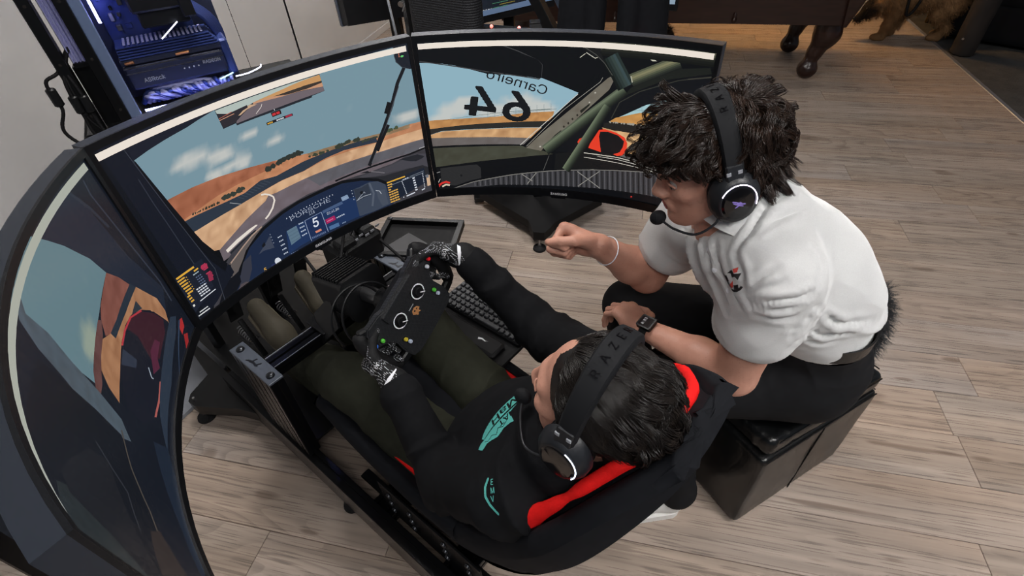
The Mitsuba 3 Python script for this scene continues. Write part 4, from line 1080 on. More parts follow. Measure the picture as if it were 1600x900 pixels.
#c9c7b4||7981,9151,8148,9146,8215,9089,8072,9063
#9fc2c8||6786,5250,7442,5920,8049,6572,8855,7116,10069,7718,10200,6069,7908,5425
#7d979c||10177,6834,10174,6859,7632,6136,7634,6109
#7d979c||7925,6032,7940,6036,7910,6461,7894,6458
#7d979c||8494,6179,8509,6183,8474,6600,8459,6596
#7d979c||9051,6337,9066,6341,9027,6750,9012,6745
#7d979c||9595,6505,9610,6509,9566,6909,9552,6904
#7d979c||10126,6681,10140,6686,10092,7076,10078,7071
#c08c4e|grass|6787,5230,7027,5547,7865,6038,8954,6289,10200,6540,10200,5702,8369,5347
#22211f||6627,5135,6996,5252,8603,5253,10200,5442,10200,4913,8424,4663,6594,4792
#9a968a||7148,5241,7129,5206,7116,5175,7097,5191,7073,5201,7078,5244,7089,5278,7110,5295,7125,5265
#9a968a||8226,5272,8209,5230,8191,5207,8171,5210,8141,5220,8147,5273,8161,5309,8183,5327,8210,5316
#9a968a||7394,5250,7389,5213,7369,5203,7355,5210,7332,5215,7333,5255,7346,5284,7365,5289,7387,5288
#9a968a||7607,5260,7607,5235,7596,5212,7580,5219,7562,5230,7564,5265,7575,5289,7591,5303,7607,5289
#9a968a||7992,5263,7987,5227,7973,5193,7952,5214,7930,5225,7936,5265,7940,5306,7963,5295,7982,5295
#9a968a||7642,5270,7639,5234,7621,5215,7599,5202,7580,5232,7589,5272,7596,5303,7615,5315,7644,5323
#9a968a||7665,5267,7667,5226,7648,5195,7623,5201,7617,5241,7607,5272,7619,5305,7639,5302,7663,5310
#9a968a||7392,5249,7387,5216,7371,5198,7351,5191,7341,5221,7341,5252,7353,5270,7366,5291,7381,5274
#9a968a||7820,5259,7817,5235,7807,5217,7793,5220,7772,5226,7773,5264,7787,5286,7802,5308,7821,5293
#9a968a||6874,5231,6883,5177,6851,5174,6830,5171,6815,5199,6800,5243,6818,5287,6847,5293,6864,5262
#9a968a||7611,5270,7622,5221,7597,5191,7567,5189,7549,5230,7548,5278,7558,5327,7587,5318,7606,5305
#9a968a||6996,5226,6983,5203,6975,5174,6959,5184,6942,5197,6942,5231,6953,5257,6971,5271,6980,5242
#9a968a||7283,5243,7282,5208,7266,5179,7243,5185,7225,5209,7226,5250,7242,5274,7259,5287,7279,5279
#9a968a||8377,5263,8377,5229,8359,5217,8340,5200,8335,5239,8323,5266,8336,5293,8353,5296,8371,5294
#9a968a||7726,5278,7712,5224,7690,5179,7655,5181,7646,5238,7627,5284,7646,5335,7679,5361,7708,5329
#9a968a||7538,5257,7528,5232,7519,5204,7502,5210,7486,5227,7490,5260,7499,5281,7514,5304,7530,5286
#9a968a||7514,5262,7513,5221,7493,5199,7472,5208,7446,5220,7445,5270,7462,5307,7485,5305,7502,5289
#9a968a||8227,5272,8213,5231,8199,5188,8172,5196,8156,5230,8148,5274,8164,5312,8188,5334,8215,5319
#9a968a||8703,5267,8704,5236,8689,5221,8673,5223,8659,5237,8666,5265,8666,5294,8682,5301,8696,5290
#9a968a||7374,5253,7376,5214,7355,5198,7330,5177,7312,5214,7315,5260,7325,5302,7350,5303,7371,5292
#9a968a||7091,5244,7083,5190,7053,5183,7026,5157,7020,5212,7006,5251,7023,5290,7048,5286,7072,5283
#9a968a||8522,5271,8527,5227,8503,5211,8479,5194,8466,5235,8470,5271,8468,5321,8494,5306,8512,5301
#9a968a||8288,5257,8288,5226,8273,5212,8259,5218,8244,5229,8241,5259,8252,5282,8267,5292,8279,5276
#9a968a||7595,5279,7567,5237,7552,5207,7528,5207,7497,5224,7508,5279,7522,5314,7545,5353,7565,5310
#cfa778|grass|6545,4825,7023,4713,8422,4684,10200,4913,10200,3504,8782,3149,7461,3255
#5c5a58||7532,3275,8775,3235,10200,3263,10200,2772,8841,2453,7121,2799
#1a1b1c||7109,2820,9062,2477,9065,2477,10200,2518,10200,2733,9073,2700,7125,3046,7115,3047,5762,3019,5755,2788
#c9c5b8||7236,2899,8971,2573,8974,2618,7239,2944,7238,2944,5932,2982,5930,2936
#c9c5b8||7244,2744,8985,2415,8988,2460,7248,2789,7246,2789,5936,2845,5934,2799
#c9c5b8||7256,2525,9005,2193,9007,2238,7259,2570,7258,2571,5942,2651,5939,2605
#57564f||6364,1805,6368,1910,5659,1948,5653,1843
#161718||4834,2712,5781,3000,7131,2617,8609,2363,8133,2236,6416,1869,4791,1508
#c9c5b8||7256,2515,8608,2341,8610,2386,7259,2560,7259,2561,5941,2660,5939,2614
#b9b5a8||7237,2876,8971,2573,8974,2618,7240,2922,7239,2922,5933,2960,5931,2914
#e23c26||6093,3333,6156,3660,6458,4637,6668,4722,7076,4598,7421,4339,7537,3981,7543,3500,7397,3102,7208,3004,7057,3100,6592,3122
#121316||6475,4209,6510,4519,6793,4577,7181,4409,7413,4079,7388,3679,7289,3297,7057,3100,6592,3122
#e23c26||5666,3661,5734,3896,5853,4004,5811,3775,5718,3535
#69735e||5112,1682,6567,6292,6604,6258,5153,1639
#5c6653||5153,1639,6604,6258,6641,6223,5193,1596
#4b5444||5193,1596,6641,6223,6678,6189,5234,1553
#3d4538||5234,1553,6678,6189,6715,6155,5274,1510
#2f362d||5274,1510,6715,6155,6752,6121,5315,1467
#232822||5315,1467,6752,6121,6790,6087,5355,1425
#191c1a||5355,1425,6790,6087,6827,6053,5396,1382
#2a2a28||10172,8036,10200,8038,10158,9539,10119,9539
#c02c28||7892,269,7954,292,7962,170,7899,146''',
}

# ------------------------------------------------------------------ three curved monitors
MZ0, MZ1 = 0.807, 1.188
class Curve:
    """a screen curved round a vertical axis on the viewer's side; S runs left to right, V from bottom to top"""
    def __init__(s, a, b, R):
        s.a, s.b = A(a, float), A(b, float); u = s.b-s.a; c = np.linalg.norm(u); s.u = u/c; s.n = A([s.u[1], -s.u[0]]); s.R = R
        s.half = math.asin(c/2/R); s.o = (s.a+s.b)/2+s.n*R*math.cos(s.half); s.len = 2*s.half*R
    def pt(s, S, Z, off=0.0):
        g = (np.asarray(S)*2-1)*s.half
        d = -np.cos(g)[..., None]*s.n+np.sin(g)[..., None]*s.u
        xy = s.o+(s.R-np.asarray(off, float))[..., None]*d
        return np.concatenate([xy, np.broadcast_to(np.asarray(Z, float), g.shape)[..., None]], -1)
    def slab(s, s0, s1, z0, z1, f, b, n=20):
        """curved slab from front offset f to back offset b"""
        S = np.linspace(s0, s1, n); P = np.stack([s.pt(S, z, np.full(n, o)) for z, o in ((z0, f), (z1, f), (z1, b), (z0, b))], 1)
        M = grid_mesh(P, close_v=True); k = 4*(n-1)
        F = np.vstack([M.faces, [[0, 2, 1], [0, 3, 2], [k, k+1, k+2], [k, k+2, k+3]]]); M = TM(M.vertices, F)
        trimesh.repair.fix_normals(M); return M
SCREENS = {'left': Curve((-0.3540, 0.0826), (-0.8263, 0.5712), 0.88), 'centre': Curve((-0.8287, 0.5902), (-0.5093, 1.1462), 1.0),
           'right': Curve((-0.4913, 1.1563), (0.1510, 1.1398), 1.0)}
CLOUDS = {'centre': [(.30, .74, .045, .035), (.255, .66, .03, .03), (.345, .66, .03, .035), (.315, .66, .045, .02), (.47, .70, .03, .02), (.86, .47, .05, .018), (.95, .57, .06, .03), (.40, .78, .03, .02), (.2, .78, .06, .03)],
          'right': [(.10, .57, .07, .05), (.05, .52, .05, .035), (.26, .55, .09, .05), (.38, .60, .09, .06), (.16, .63, .05, .03), (.44, .58, .04, .05)],
          'left': [(.46, .50, .09, .07), (.52, .36, .06, .08), (.40, .40, .10, .07), (.34, .58, .05, .05), (.62, .62, .05, .05), (.48, .22, .05, .08), (.28, .7, .04, .04)]}
def tint(flag, col, st, name):
    """colour of the picture at the points st: clouds in the sky, tufts in the grass"""
    q = np.column_stack([st*A([1.7, 1.0]), np.zeros(len(st))]); c = np.tile(hexc(col), (len(st), 1))
    if flag.startswith('sky'):
        a = np.zeros(len(st)); n = meshkit.fbm(q*14, 4, 5)
        for s, t, rs, rt in CLOUDS[name]: a = np.maximum(a, np.exp(-(((st[:, 0]-s)/rs)**2+((st[:, 1]-t)/rt)**2)))
        a = np.clip((a*1.5+(n-0.5)*1.1-0.30)*1.3, 0, 0.85)[:, None]
        return c*(1-a)+hexc('#c6c6c0' if flag == 'sky' else '#8f9a8a')*a
    k = {'grass': 0.5, 'asph': 0.28}[flag]
    return c*(1+k*(meshkit.fbm(q*A([26, 60, 1]), 4, 9)-0.5)[:, None]*2*A([0.8, 1.0, 1.1]))
def screen_mesh(name):
    cv = SCREENS[name]; full = sbox(0.0, 0.0, 1.0, 1.0); jobs = []
    for row in PICTURES[name].split('\n'):
        col, flag, *words, v = row.split('|'); v = A([float(x) for x in v.split(',')])/1e4
        if words:
            M = A([v[2:4], v[4:6]]); g = text2d(words[0], flag == 'bold')
            t0 = g.bounds; sc = 1.0/(t0[2]-t0[0])
            g = shapely.transform(g, lambda p: A([v[0:2]])+((p-[t0[0], 0])*[sc, 1.0]) @ M); flag = ''
        else: g = Polygon(v.reshape(-1, 2))
        g = g.buffer(0).intersection(full)
        if not g.is_empty: jobs.append((g, col, flag))
    jobs.append((sbox(0.003, 0.953, 0.994, 0.985), '#a3a79c' if name == 'left' else '#e9dfd3', ''))  # left strip coloured dimmer to stand in for its steep viewing angle
    done, V, F, C, n0 = Polygon(), [], [], [], 0
    for g, col, flag in reversed([(full, '#0c0e12', '')]+jobs):
        vis = g.difference(done); done = unary_union([done, g]); vis = vis.buffer(0)
        if vis.is_empty: continue
        ns, nt = (64, 36) if flag else (22, 1)
        x0, y0, x1, y1 = vis.bounds
        for i in range(int(x0*ns), min(ns, int(x1*ns)+1)):
            strip = vis.intersection(sbox(i/ns, -1, (i+1)/ns, 2))
            if strip.is_empty: continue
            for j in range(int(max(y0, 0)*nt), min(nt, int(y1*nt)+1)):
                cell = strip if nt == 1 else strip.intersection(sbox(-1, j/nt, 2, (j+1)/nt))
                for part in getattr(cell, 'geoms', [cell]):
                    if part.geom_type != 'Polygon' or part.area < 1e-8: continue
                    try: v, f = trimesh.creation.triangulate_polygon(part, engine='earcut')
                    except Exception: continue
                    V.append(v); F.append(f+n0); n0 += len(v)
                    C.append(tint(flag, col, v, name) if flag else np.tile(hexc(col), (len(v), 1)))
    st, F, C = np.vstack(V), np.vstack(F), np.vstack(C)
    P = cv.pt(st[:, 0], MZ0+(MZ1-MZ0)*st[:, 1], np.zeros(len(st)))
    q = P[F]; n = np.cross(q[:, 1]-q[:, 0], q[:, 2]-q[:, 0]); mid = q.mean(1)
    flip = (n[:, :2]*(cv.o-mid[:, :2])).sum(1) < 0; F[flip] = F[flip][:, ::-1]
    return TM(P, F), C
mat('screen_glass', '#08090a', 0.33, spec=0.4)
SCREEN_GAIN = {'left': 1.0, 'centre': 1.0, 'right': 1.0}
MON_LABEL = {'left': 'curved monitor at the left edge showing the car door mirror and a dim side window',
             'centre': 'middle curved monitor showing the hilly race track above the digital dashboard',
             'right': 'curved monitor at the right of the three showing the mirrored number 64'}
for _n in ('centre', 'left', 'right'):
    _c = SCREENS[_n]; _k = nk('gaming_monitor'); lab(_k, MON_LABEL[_n], 'monitor', 'three curved monitors of the racing rig')
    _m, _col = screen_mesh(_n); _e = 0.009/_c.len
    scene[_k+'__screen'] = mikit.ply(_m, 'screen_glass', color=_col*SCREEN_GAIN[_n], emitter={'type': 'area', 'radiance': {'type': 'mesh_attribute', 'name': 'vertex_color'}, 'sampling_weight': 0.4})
    _b0, _b1 = MZ0-0.023, MZ1+0.012
    obj(_k+'__bezel', cat([_c.slab(-_e, 1+_e, MZ1, _b1, 0.0035, -0.001), _c.slab(-_e, 1+_e, _b0, MZ0, 0.0035, -0.001),
                           _c.slab(-_e, 0.0, MZ0, MZ1, 0.0035, -0.001, 3), _c.slab(1.0, 1+_e, MZ0, MZ1, 0.0035, -0.001, 3)]), 'bezel_mat', 30)
    obj(_k+'__back_panel', cat([_c.slab(-_e, 1+_e, _b0, _b1, -0.001, -0.024), _c.slab(0.15, 0.85, MZ0+0.02, MZ1-0.03, -0.024, -0.052)]), 'monitor_back', 30)
    if _n != 'left':
        _s = 0.505 if _n == 'centre' else 0.497
        _g = (_s*2-1)*_c.half; _ux = A([*( math.sin(_g)*_c.n+math.cos(_g)*_c.u), 0])
        _o = _c.pt(A(_s), MZ0-0.0165, A(0.0037))-_ux*0.0215
        obj(_k+'__brand_lettering', text3d('SAMSUNG', _o, _ux, (0, 0, 1), 0.0066, 0.0004, True), 'white_print', False, label='small pale brand lettering on the lower bezel')
        obj(_k+'__sensor_bump', _c.slab(_s-0.03, _s+0.03, _b0-0.006, _b0, 0.001, -0.010, 4), 'bezel_mat', 30)
# the stand that carries the monitors: posts behind each screen joined low down
_st = nk('monitor_stand'); lab(_st, 'black metal stand with posts and arms behind the curved monitors', 'monitor stand')
for _n, _p, _b in (('left', (-0.735, 0.135), 0.3), ('centre', tuple(W((0.03, 1.70, 0))[:2]), 0.2), ('right', (-0.43, 2.27), 0.25)):
    _c = SCREENS[_n]; _p = A([*_p, 0.0]); _y = _c.pt(A(0.5), 0.90, A(-0.056)); _q = A([_p[0], _p[1], 0.90])
    _t = (_y-_q)/np.linalg.norm(_y-_q)
    obj(_st+'__post', bar(_p, _p+A([0, 0, 0.93]), 0.045, 0.045, 0.003, up=(_t[0], _t[1], 0)), 'anodised', 30)
    obj(_st+'__arm', bar(_q+_t*0.02, _y-_t*0.006, 0.05, 0.05, 0.004), 'black_metal', 30)
    obj(_st+'__mount_plate', bx(_y-_t*0.003, (0.11, 0.006, 0.11), 0.002, frame3(_t)), 'black_metal', 30)
    if _n != 'right': obj(_st+'__base_plate', bx(_p+A([0, 0, 0.008]), (0.22, 0.16, 0.016), 0.003, frame3(_t)), 'black_metal', 30)
# the wide foot under the right screen narrows to a levelling foot
_vp = Polygon([(-0.74, 2.26), (-0.70, 2.33), (-0.14, 2.36), (-0.10, 2.29), (-0.305, 2.035), (-0.318, 1.99), (-0.340, 1.945), (-0.392, 1.945), (-0.412, 1.99), (-0.432, 2.035)])
obj(_st+'__wide_foot', cat([prism(_vp, 0.085, 0.105), prism(_vp.difference(_vp.buffer(-0.006)), 0.060, 0.086)]), 'black_matte', 20)
def levelling_foot(parent, x, y, top):
    obj(parent+'__foot_bolt', cat([cyl((x, y, 0.015), (x, y, top), 0.0045, 10), cyl((x, y, 0.022), (x, y, 0.030), 0.009, 6)]), 'steel', 30)
    obj(parent+'__foot_pad', lathe([(0, 0), (0.030, 0), (0.032, 0.004), (0.030, 0.012), (0.014, 0.018), (0.007, 0.022), (0, 0.022)], 24, (x, y, 0)), 'rubber', 40)
levelling_foot(_st, -0.364, 1.955, 0.09)

# ------------------------------------------------------------------ the racing rig: aluminium profile frame
def profile(a, b, w, h, slots=True):
    """black extrusion from a to b (rig frame), w wide sideways and h tall, with its grooves"""
    a, b = A(a, float), A(b, float); R = frame3(b-a); L = np.linalg.norm(b-a)
    sh = rrect(w, h, 0.002, 2)
    if slots:
        for half, cnt, ax in ((h/2, round(w/0.04), 0), (w/2, round(h/0.04), 1)):
            for i in range(max(cnt, 1)):
                if slots == 'top' and ax: continue
                c = (i-(max(cnt, 1)-1)/2)*0.04
                for s in (-1, 1):
                    q = sbox(c-0.004, half-0.009, c+0.004, half+0.01) if s > 0 else sbox(c-0.004, -half-0.01, c+0.004, -half+0.009)
                    if ax: q = shapely.transform(q, lambda p: p[:, ::-1])
                    sh = sh.difference(q)
    m = prism(sh, -L/2, L/2)
    v = m.vertices
    return TM(v[:, :1]*R[:, 0]+v[:, 1:2]*R[:, 2]-v[:, 2:3]*-R[:, 1]+(a+b)/2, m.faces[:, ::1])
def fixn(M):
    M = trimesh.Trimesh(M.vertices, M.faces, process=True); trimesh.repair.fix_normals(M, multibody=True); return TM(M.vertices, M.faces)
def rigobj(key, M, m, smooth=30, **kw): return obj(key, rigm(fixn(M)), m, smooth, **kw)
rig = nk('racing_rig'); lab(rig, 'black aluminium racing simulator frame on the plank floor', 'racing simulator')
for s in (-1, 1): rigobj(rig+'__side_rail', profile((s*0.262, 0.425, 0.09), (s*0.262, 1.55, 0.09), 0.04, 0.12, 'top'), 'anodised', 20)
for y in (0.482, 0.762, 1.30): rigobj(rig+'__cross_member', profile((-0.242, y, 0.09), (0.242, y, 0.09), 0.08, 0.04), 'anodised', 20)
for s in (-1, 1):
    u = rigobj(rig+'__upright', cat([profile((s*0.253, y, 0.15), (s*0.253, y, 0.492), 0.04, 0.04) for y in (1.06, 1.10, 1.14, 1.18, 1.215)]), 'anodised', 20)
    rigobj(u+'__end_cap', bx((s*0.253, 1.137, 0.496), (0.042, 0.200, 0.008), 0.0015), 'cap_grey' if 'cap_grey' in scene else mat('cap_grey', '#4d535d', 0.45, 0.3))
    for y in (1.062, 1.212): rigobj(u+'__bolt', lathe([(0, 0.008), (0.0075, 0.0072), (0.0105, 0.004), (0.0115, 0.0), (0.0115, -0.003), (0, -0.003)], 20, (s*0.253, y, 0.500)), 'bolt_metal', 50)
    # embossed leaping emblem: an abstract swoosh with legs
    em = [Polygon([(-.020, .004), (-.010, .009), (.002, .006), (.014, .010), (.024, .006), (.016, .003), (.006, 0), (-.006, .002)]), Polygon([(-.014, .004), (-.020, -.008), (-.016, -.009), (-.008, .003)]),
          Polygon([(.006, .002), (.004, -.010), (.008, -.010), (.012, .004)]), Polygon([(.018, .008), (.026, .013), (.029, .011), (.022, .005)])]
    R = A([[0, -1, 0], [1, 0, 0], [0, 0, 1.0]])
    rigobj(u+'__emblem', cat([prism(p, 0, 0.0006, R, (s*0.253, 1.137, 0.500)) for p in em]), 'bolt_metal', False)
rigobj(rig+'__wheel_deck', profile((-0.232, 1.112, 0.470), (0.232, 1.112, 0.470), 0.05, 0.04), 'anodised', 20)
mat('bare_edge', '#c8cad0', 0.3, 0.9)
for y in (1.0885, 1.1355): rigobj(rig+'__deck_edge', bar((-0.228, y, 0.4912), (0.228, y, 0.4912), 0.0014, 0.0012, 0), 'bare_edge')
# front feet
for s in (-1, 1):
    ft = Polygon([(s*0.283, 1.54), (s*0.283, 1.36), (s*0.312, 1.43), (s*0.398, 1.56), (s*0.402, 1.60), (s*0.382, 1.625), (s*0.30, 1.66), (s*0.285, 1.80), (s*0.255, 1.83), (s*0.25, 1.56)])
    f = rigobj(rig+'__foot_plate', cat([prism(ft, 0.086, 0.10), prism(ft.difference(ft.buffer(-0.006)), 0.055, 0.087)]), 'black_metal', 20)
    x, y, _ = W((s*0.385, 1.585, 0)); levelling_foot(f, x, y, 0.115)
for s in (-1, 1):
    for y in (0.47, 0.9):
        x, y2, _ = W((s*0.262, y, 0)); levelling_foot(rig, x, y2, 0.034)
# pedals hang on a plate between the rails
ped = nk('pedal_set'); lab(ped, 'black metal pedal set deep in the footwell of the racing rig', 'pedals')
rigobj(ped+'__plate', bx((0, 1.60, 0.132), (0.484, 1.04, 0.008), 0.002), 'black_metal')
for x in (-0.13, 0.03, 0.14):
    p = rigobj(ped+'__pedal', cat([bar((x, 1.52, 0.145), (x, 1.60, 0.28), 0.018, 0.012), bx((x, 1.60, 0.33), (0.05, 0.008, 0.12), 0.002, frame3((0, 1, 0.4)))]), 'black_metal')
    rigobj(ped+'__spring', tube([(x+0.018*math.cos(a*1.0), 1.56+a*0.0022, 0.20+0.018*math.sin(a)) for a in np.linspace(0, 40, 120)], 0.0025, 5), 'steel', True)
# wheel motor
mo = nk('wheel_motor'); lab(mo, 'black wheel base motor bolted to the deck behind the steering wheel', 'wheel base')
WC, ST, TI = A([0.035, 0.784, 0.676]), 0.46, 0.264
WN = A([0, -math.cos(TI), math.sin(TI)]); WV0 = A([0, math.sin(TI), math.cos(TI)]); WU0 = A([1.0, 0, 0])
WU = math.cos(ST)*WU0+math.sin(ST)*WV0; WV = -math.sin(ST)*WU0+math.cos(ST)*WV0
WR = np.stack([WU, WV, WN], 1); WR0 = np.stack([WU0, WV0, WN], 1)
def wl(u, v, n=0.0): return WC+WU*u+WV*v+WN*n
def wl0(u, v, n=0.0): return WC+WU0*u+WV0*v+WN*n
body = prism(rrect(0.118, 0.118, 0.018), -0.36, -0.205, WR0, WC)
fins = cat([bx(wl0(0, 0.062, -0.225-0.014*i), (0.106, 0.010, 0.005), 0, WR0) for i in range(10)])
rigobj(mo+'__motor_body', cat([body, prism(rrect(0.128, 0.128, 0.02), -0.216, -0.20, WR0, WC)]), 'black_plastic', 35)
rigobj(mo+'__cooling_fins', fins, 'black_metal', 20)
rigobj(mo+'__shaft', cyl(wl0(0, 0, -0.21), wl0(0, 0, -0.06), 0.022), 'steel')
rigobj(mo+'__quick_release', cat([cyl(wl0(0, 0, -0.115), wl0(0, 0, -0.045), 0.036, 28), cyl(wl0(0, 0, -0.085), wl0(0, 0, -0.07), 0.041, 28)]), 'black_metal')
rigobj(mo+'__mount_bracket', cat([bar(wl0(s*0.068, -0.04, -0.29), A([s*0.068, 1.112, 0.49]), 0.008, 0.10, 0.001, up=WN) for s in (-1, 1)]+[bx((0, 1.112, 0.497), (0.16, 0.08, 0.008), 0.001)]), 'black_metal')
for k, (a, b, c) in enumerate([((0.05, 0.05, -0.35), (0.16, 0.09, -0.40), (0.23, -0.10, -0.30)), ((0.03, 0.055, -0.34), (0.12, 0.13, -0.37), (0.20, 0.02, -0.42)), ((-0.04, 0.05, -0.35), (-0.02, 0.12, -0.42), (0.09, 0.03, -0.50))]):
    rigobj(mo+'__cable', tube(spline([wl0(*a), wl0(*b), wl0(*c)], 18), 0.0045, 7), 'rubber', True)
# round shifter paddles and coiled leads behind the wheel
for k in range(2):
    P = [wl0(-0.06+0.075*math.cos(t)-0.02*k, 0.0+0.085*math.sin(t), -0.10-0.02*k) for t in np.linspace(0.4, 3.6, 24)]
    rigobj(mo+'__wheel_lead', tube(P, 0.0032, 7), 'black_plastic', True)
# electronics cluster with pale print standing behind the screen edge
rigobj(mo+'__control_box', cat([bx((0.16, 1.20, 0.60), (0.16, 0.10, 0.09), 0.012), bx((0.12, 1.17, 0.655), (0.06, 0.05, 0.03), 0.008), bx((0.20, 1.18, 0.652), (0.05, 0.05, 0.024), 0.008)]), 'black_plastic')
rigobj(mo+'__label', cat([bx((0.145+0.02*i, 1.147, 0.66+0.006*math.sin(i*2.0)), (0.014, 0.002, 0.006)) for i in range(5)]), 'grey_print', False)
rigobj(mo+'__box_post', bar((0.16, 1.20, 0.49), (0.16, 1.20, 0.556), 0.04, 0.04), 'black_metal')

# black tray with a raised rim on the right upright
tr = nk('equipment_tray'); lab(tr, 'black rimmed tray beside the steering wheel with a plain grey pad on it', 'tray')
Rt = frame3((math.sin(-0.545), math.cos(-0.545), 0)); tc = A([0.392, 1.185, 0.497])
o = sbox(-0.105, -0.14, 0.105, 0.14); ring = o.difference(sbox(-0.088, -0.123, 0.088, 0.123))
def trp(p, a, b): return prism(p, a, b, Rt, tc)
rigobj(tr+'__tray_base', trp(o, -0.012, -0.006), 'black_matte'); rigobj(tr+'__rim', trp(ring, -0.006, 0.012), 'black_plastic')
mat('pad_grey', '#38383a', 0.6)
rigobj(tr+'__pad', bx((0.332, 1.190, 0.497), (0.125, 0.10, 0.006), 0.002, frame3((0.05, 1, 0.0))), 'pad_grey')
rigobj(tr+'__corner_bolt', cat([lathe([(0, 0.004), (0.008, 0.003), (0.010, 0), (0, 0)], 16, tc+Rt @ A([0.096, 0.128, 0.012]))]), 'bolt_metal')
rigobj(tr+'__wedge_clip', prism(Polygon([(-0.034, 0), (0.034, 0), (0.0, 0.050)]), -0.006, 0.010, Rt @ A([[1, 0, 0], [0, 0.9, 0.3], [0, -0.3, 0.9]]), tc+Rt @ A([-0.060, 0.124, 0.010])), 'black_gloss')
rigobj(tr+'__bracket', bar((0.274, 1.15, 0.478), (0.44, 1.20, 0.478), 0.04, 0.012), 'black_metal')

# keyboard on its shelf by the driver's right thigh
kb = nk('keyboard_shelf'); lab(kb, 'black keyboard shelf with a padded wrist rest beside the seat', 'shelf')
kc, kd = A([0.322, 0.800, 0.437]), math.atan2(0.012, 0.28)
Rk = A([[0, 1, 0], [-1, 0, 0], [0, 0, 1.0]])     # x of the keyboard runs back along the rig
rigobj(kb+'__shelf_board', bx((0.285, 0.80, 0.424), (0.225, 0.330, 0.010), 0.003), 'black_matte')
rigobj(kb+'__wrist_rest', bx((0.205, 0.795, 0.438), (0.062, 0.250, 0.018), 0.008), 'rubber', 40)
rigobj(kb+'__shelf_arm', cat([bar((0.272, 0.80, 0.15), (0.272, 0.80, 0.42), 0.03, 0.03)]), 'anodised')
rigobj(kb+'__logo', cat([prism(Polygon([(-.016, .002), (-.004, .006), (.012, .003), (.018, .007), (.010, .000), (-.002, .001), (-.012, -.004)]), 0, 0.0006, Rk, (0.205, 0.735, 0.447))]), 'white_print', False)
key = nk('keyboard'); lab(key, 'black keyboard with low grey keys lying on the shelf beside the driver', 'keyboard')
rigobj(key+'__case', cat([bx(kc, (0.135, 0.315, 0.012), 0.004)]), 'black_plastic', 30)
mat('key_mat', '#2b2d31', 0.5)
kk = bx((0, 0, 0), (0.0155, 0.0155, 0.006), 0.0022); kkw = W(kk.vertices)-W((0, 0, 0)); kply = mikit.ply(TM(kkw, kk.faces), 'key_mat', smooth=30)
for r in range(6):
    for c in range(16):
        if r == 0 and 3 < c < 9:
            continue
        p = W(kc+A([-0.055+0.021*r, -0.146+0.0193*c, 0.0085])); scene[nk(key+'__key_cap')] = {**kply, 'to_world': T().translate(list(p))}
rigobj(key+'__space_bar', bx(kc+A([-0.055, -0.146+0.0193*6, 0.0085]), (0.0155, 0.092, 0.006), 0.0022), 'key_mat')

# ------------------------------------------------------------------ steering wheel
sw = nk('steering_wheel'); lab(sw, 'carbon fibre racing steering wheel with two dials, turned left in gloved hands', 'steering wheel')
def carbon_fn(p, n, uv):
    a = (p.x*0.446+p.y*0.895)*420.0+p.z*140; b = p.z*420.0
    k = dr.floor(a)+dr.floor(b); t = k-2.0*dr.floor(k*0.5)
    return mix((0.008, 0.0085, 0.010), (0.022, 0.0235, 0.026), t*0.8+0.2*noise(a, b))
scene['carbon_mat'] = {'type': 'principled', 'base_color': proc(carbon_fn), 'roughness': 0.32, 'specular': 0.5, 'clearcoat': 0.6, 'clearcoat_gloss': 0.85}
half = [(0, 0.072), (0.045, 0.072), (0.060, 0.078), (0.098, 0.082), (0.112, 0.074), (0.116, 0.030), (0.096, 0.014), (0.086, -0.010), (0.092, -0.050), (0.088, -0.078), (0.070, -0.088), (0, -0.090)]
out = Polygon(half+[(-x, y) for x, y in half[::-1]]).buffer(0.004, quad_segs=4).buffer(-0.002, quad_segs=4)
def wprism(p, a, b): return prism(p, a, b, WR, WC)
def wcyl(u, v, a, b, r, n=20): return prism(Point(u, v).buffer(r, quad_segs=n//4), a, b, WR, WC)
rigobj(sw+'__front_plate', cat([wprism(out, -0.014, 0.0), wprism(out.buffer(-0.004), 0.0, 0.002)]), 'carbon_mat', 30)
top = Polygon([(-0.10, 0.040), (0.10, 0.040), (0.106, 0.074), (0.060, 0.072), (0.045, 0.060), (-0.045, 0.060), (-0.060, 0.072), (-0.106, 0.074)])
rigobj(sw+'__top_ridge', cat([wprism(sbox(-0.058, 0.046, 0.058, 0.064).buffer(0.004), 0.0, 0.010)]), 'carbon_mat', 30)
rigobj(sw+'__housing', wprism(rrect(0.17, 0.12, 0.02), -0.05, -0.012), 'black_plastic', 30)
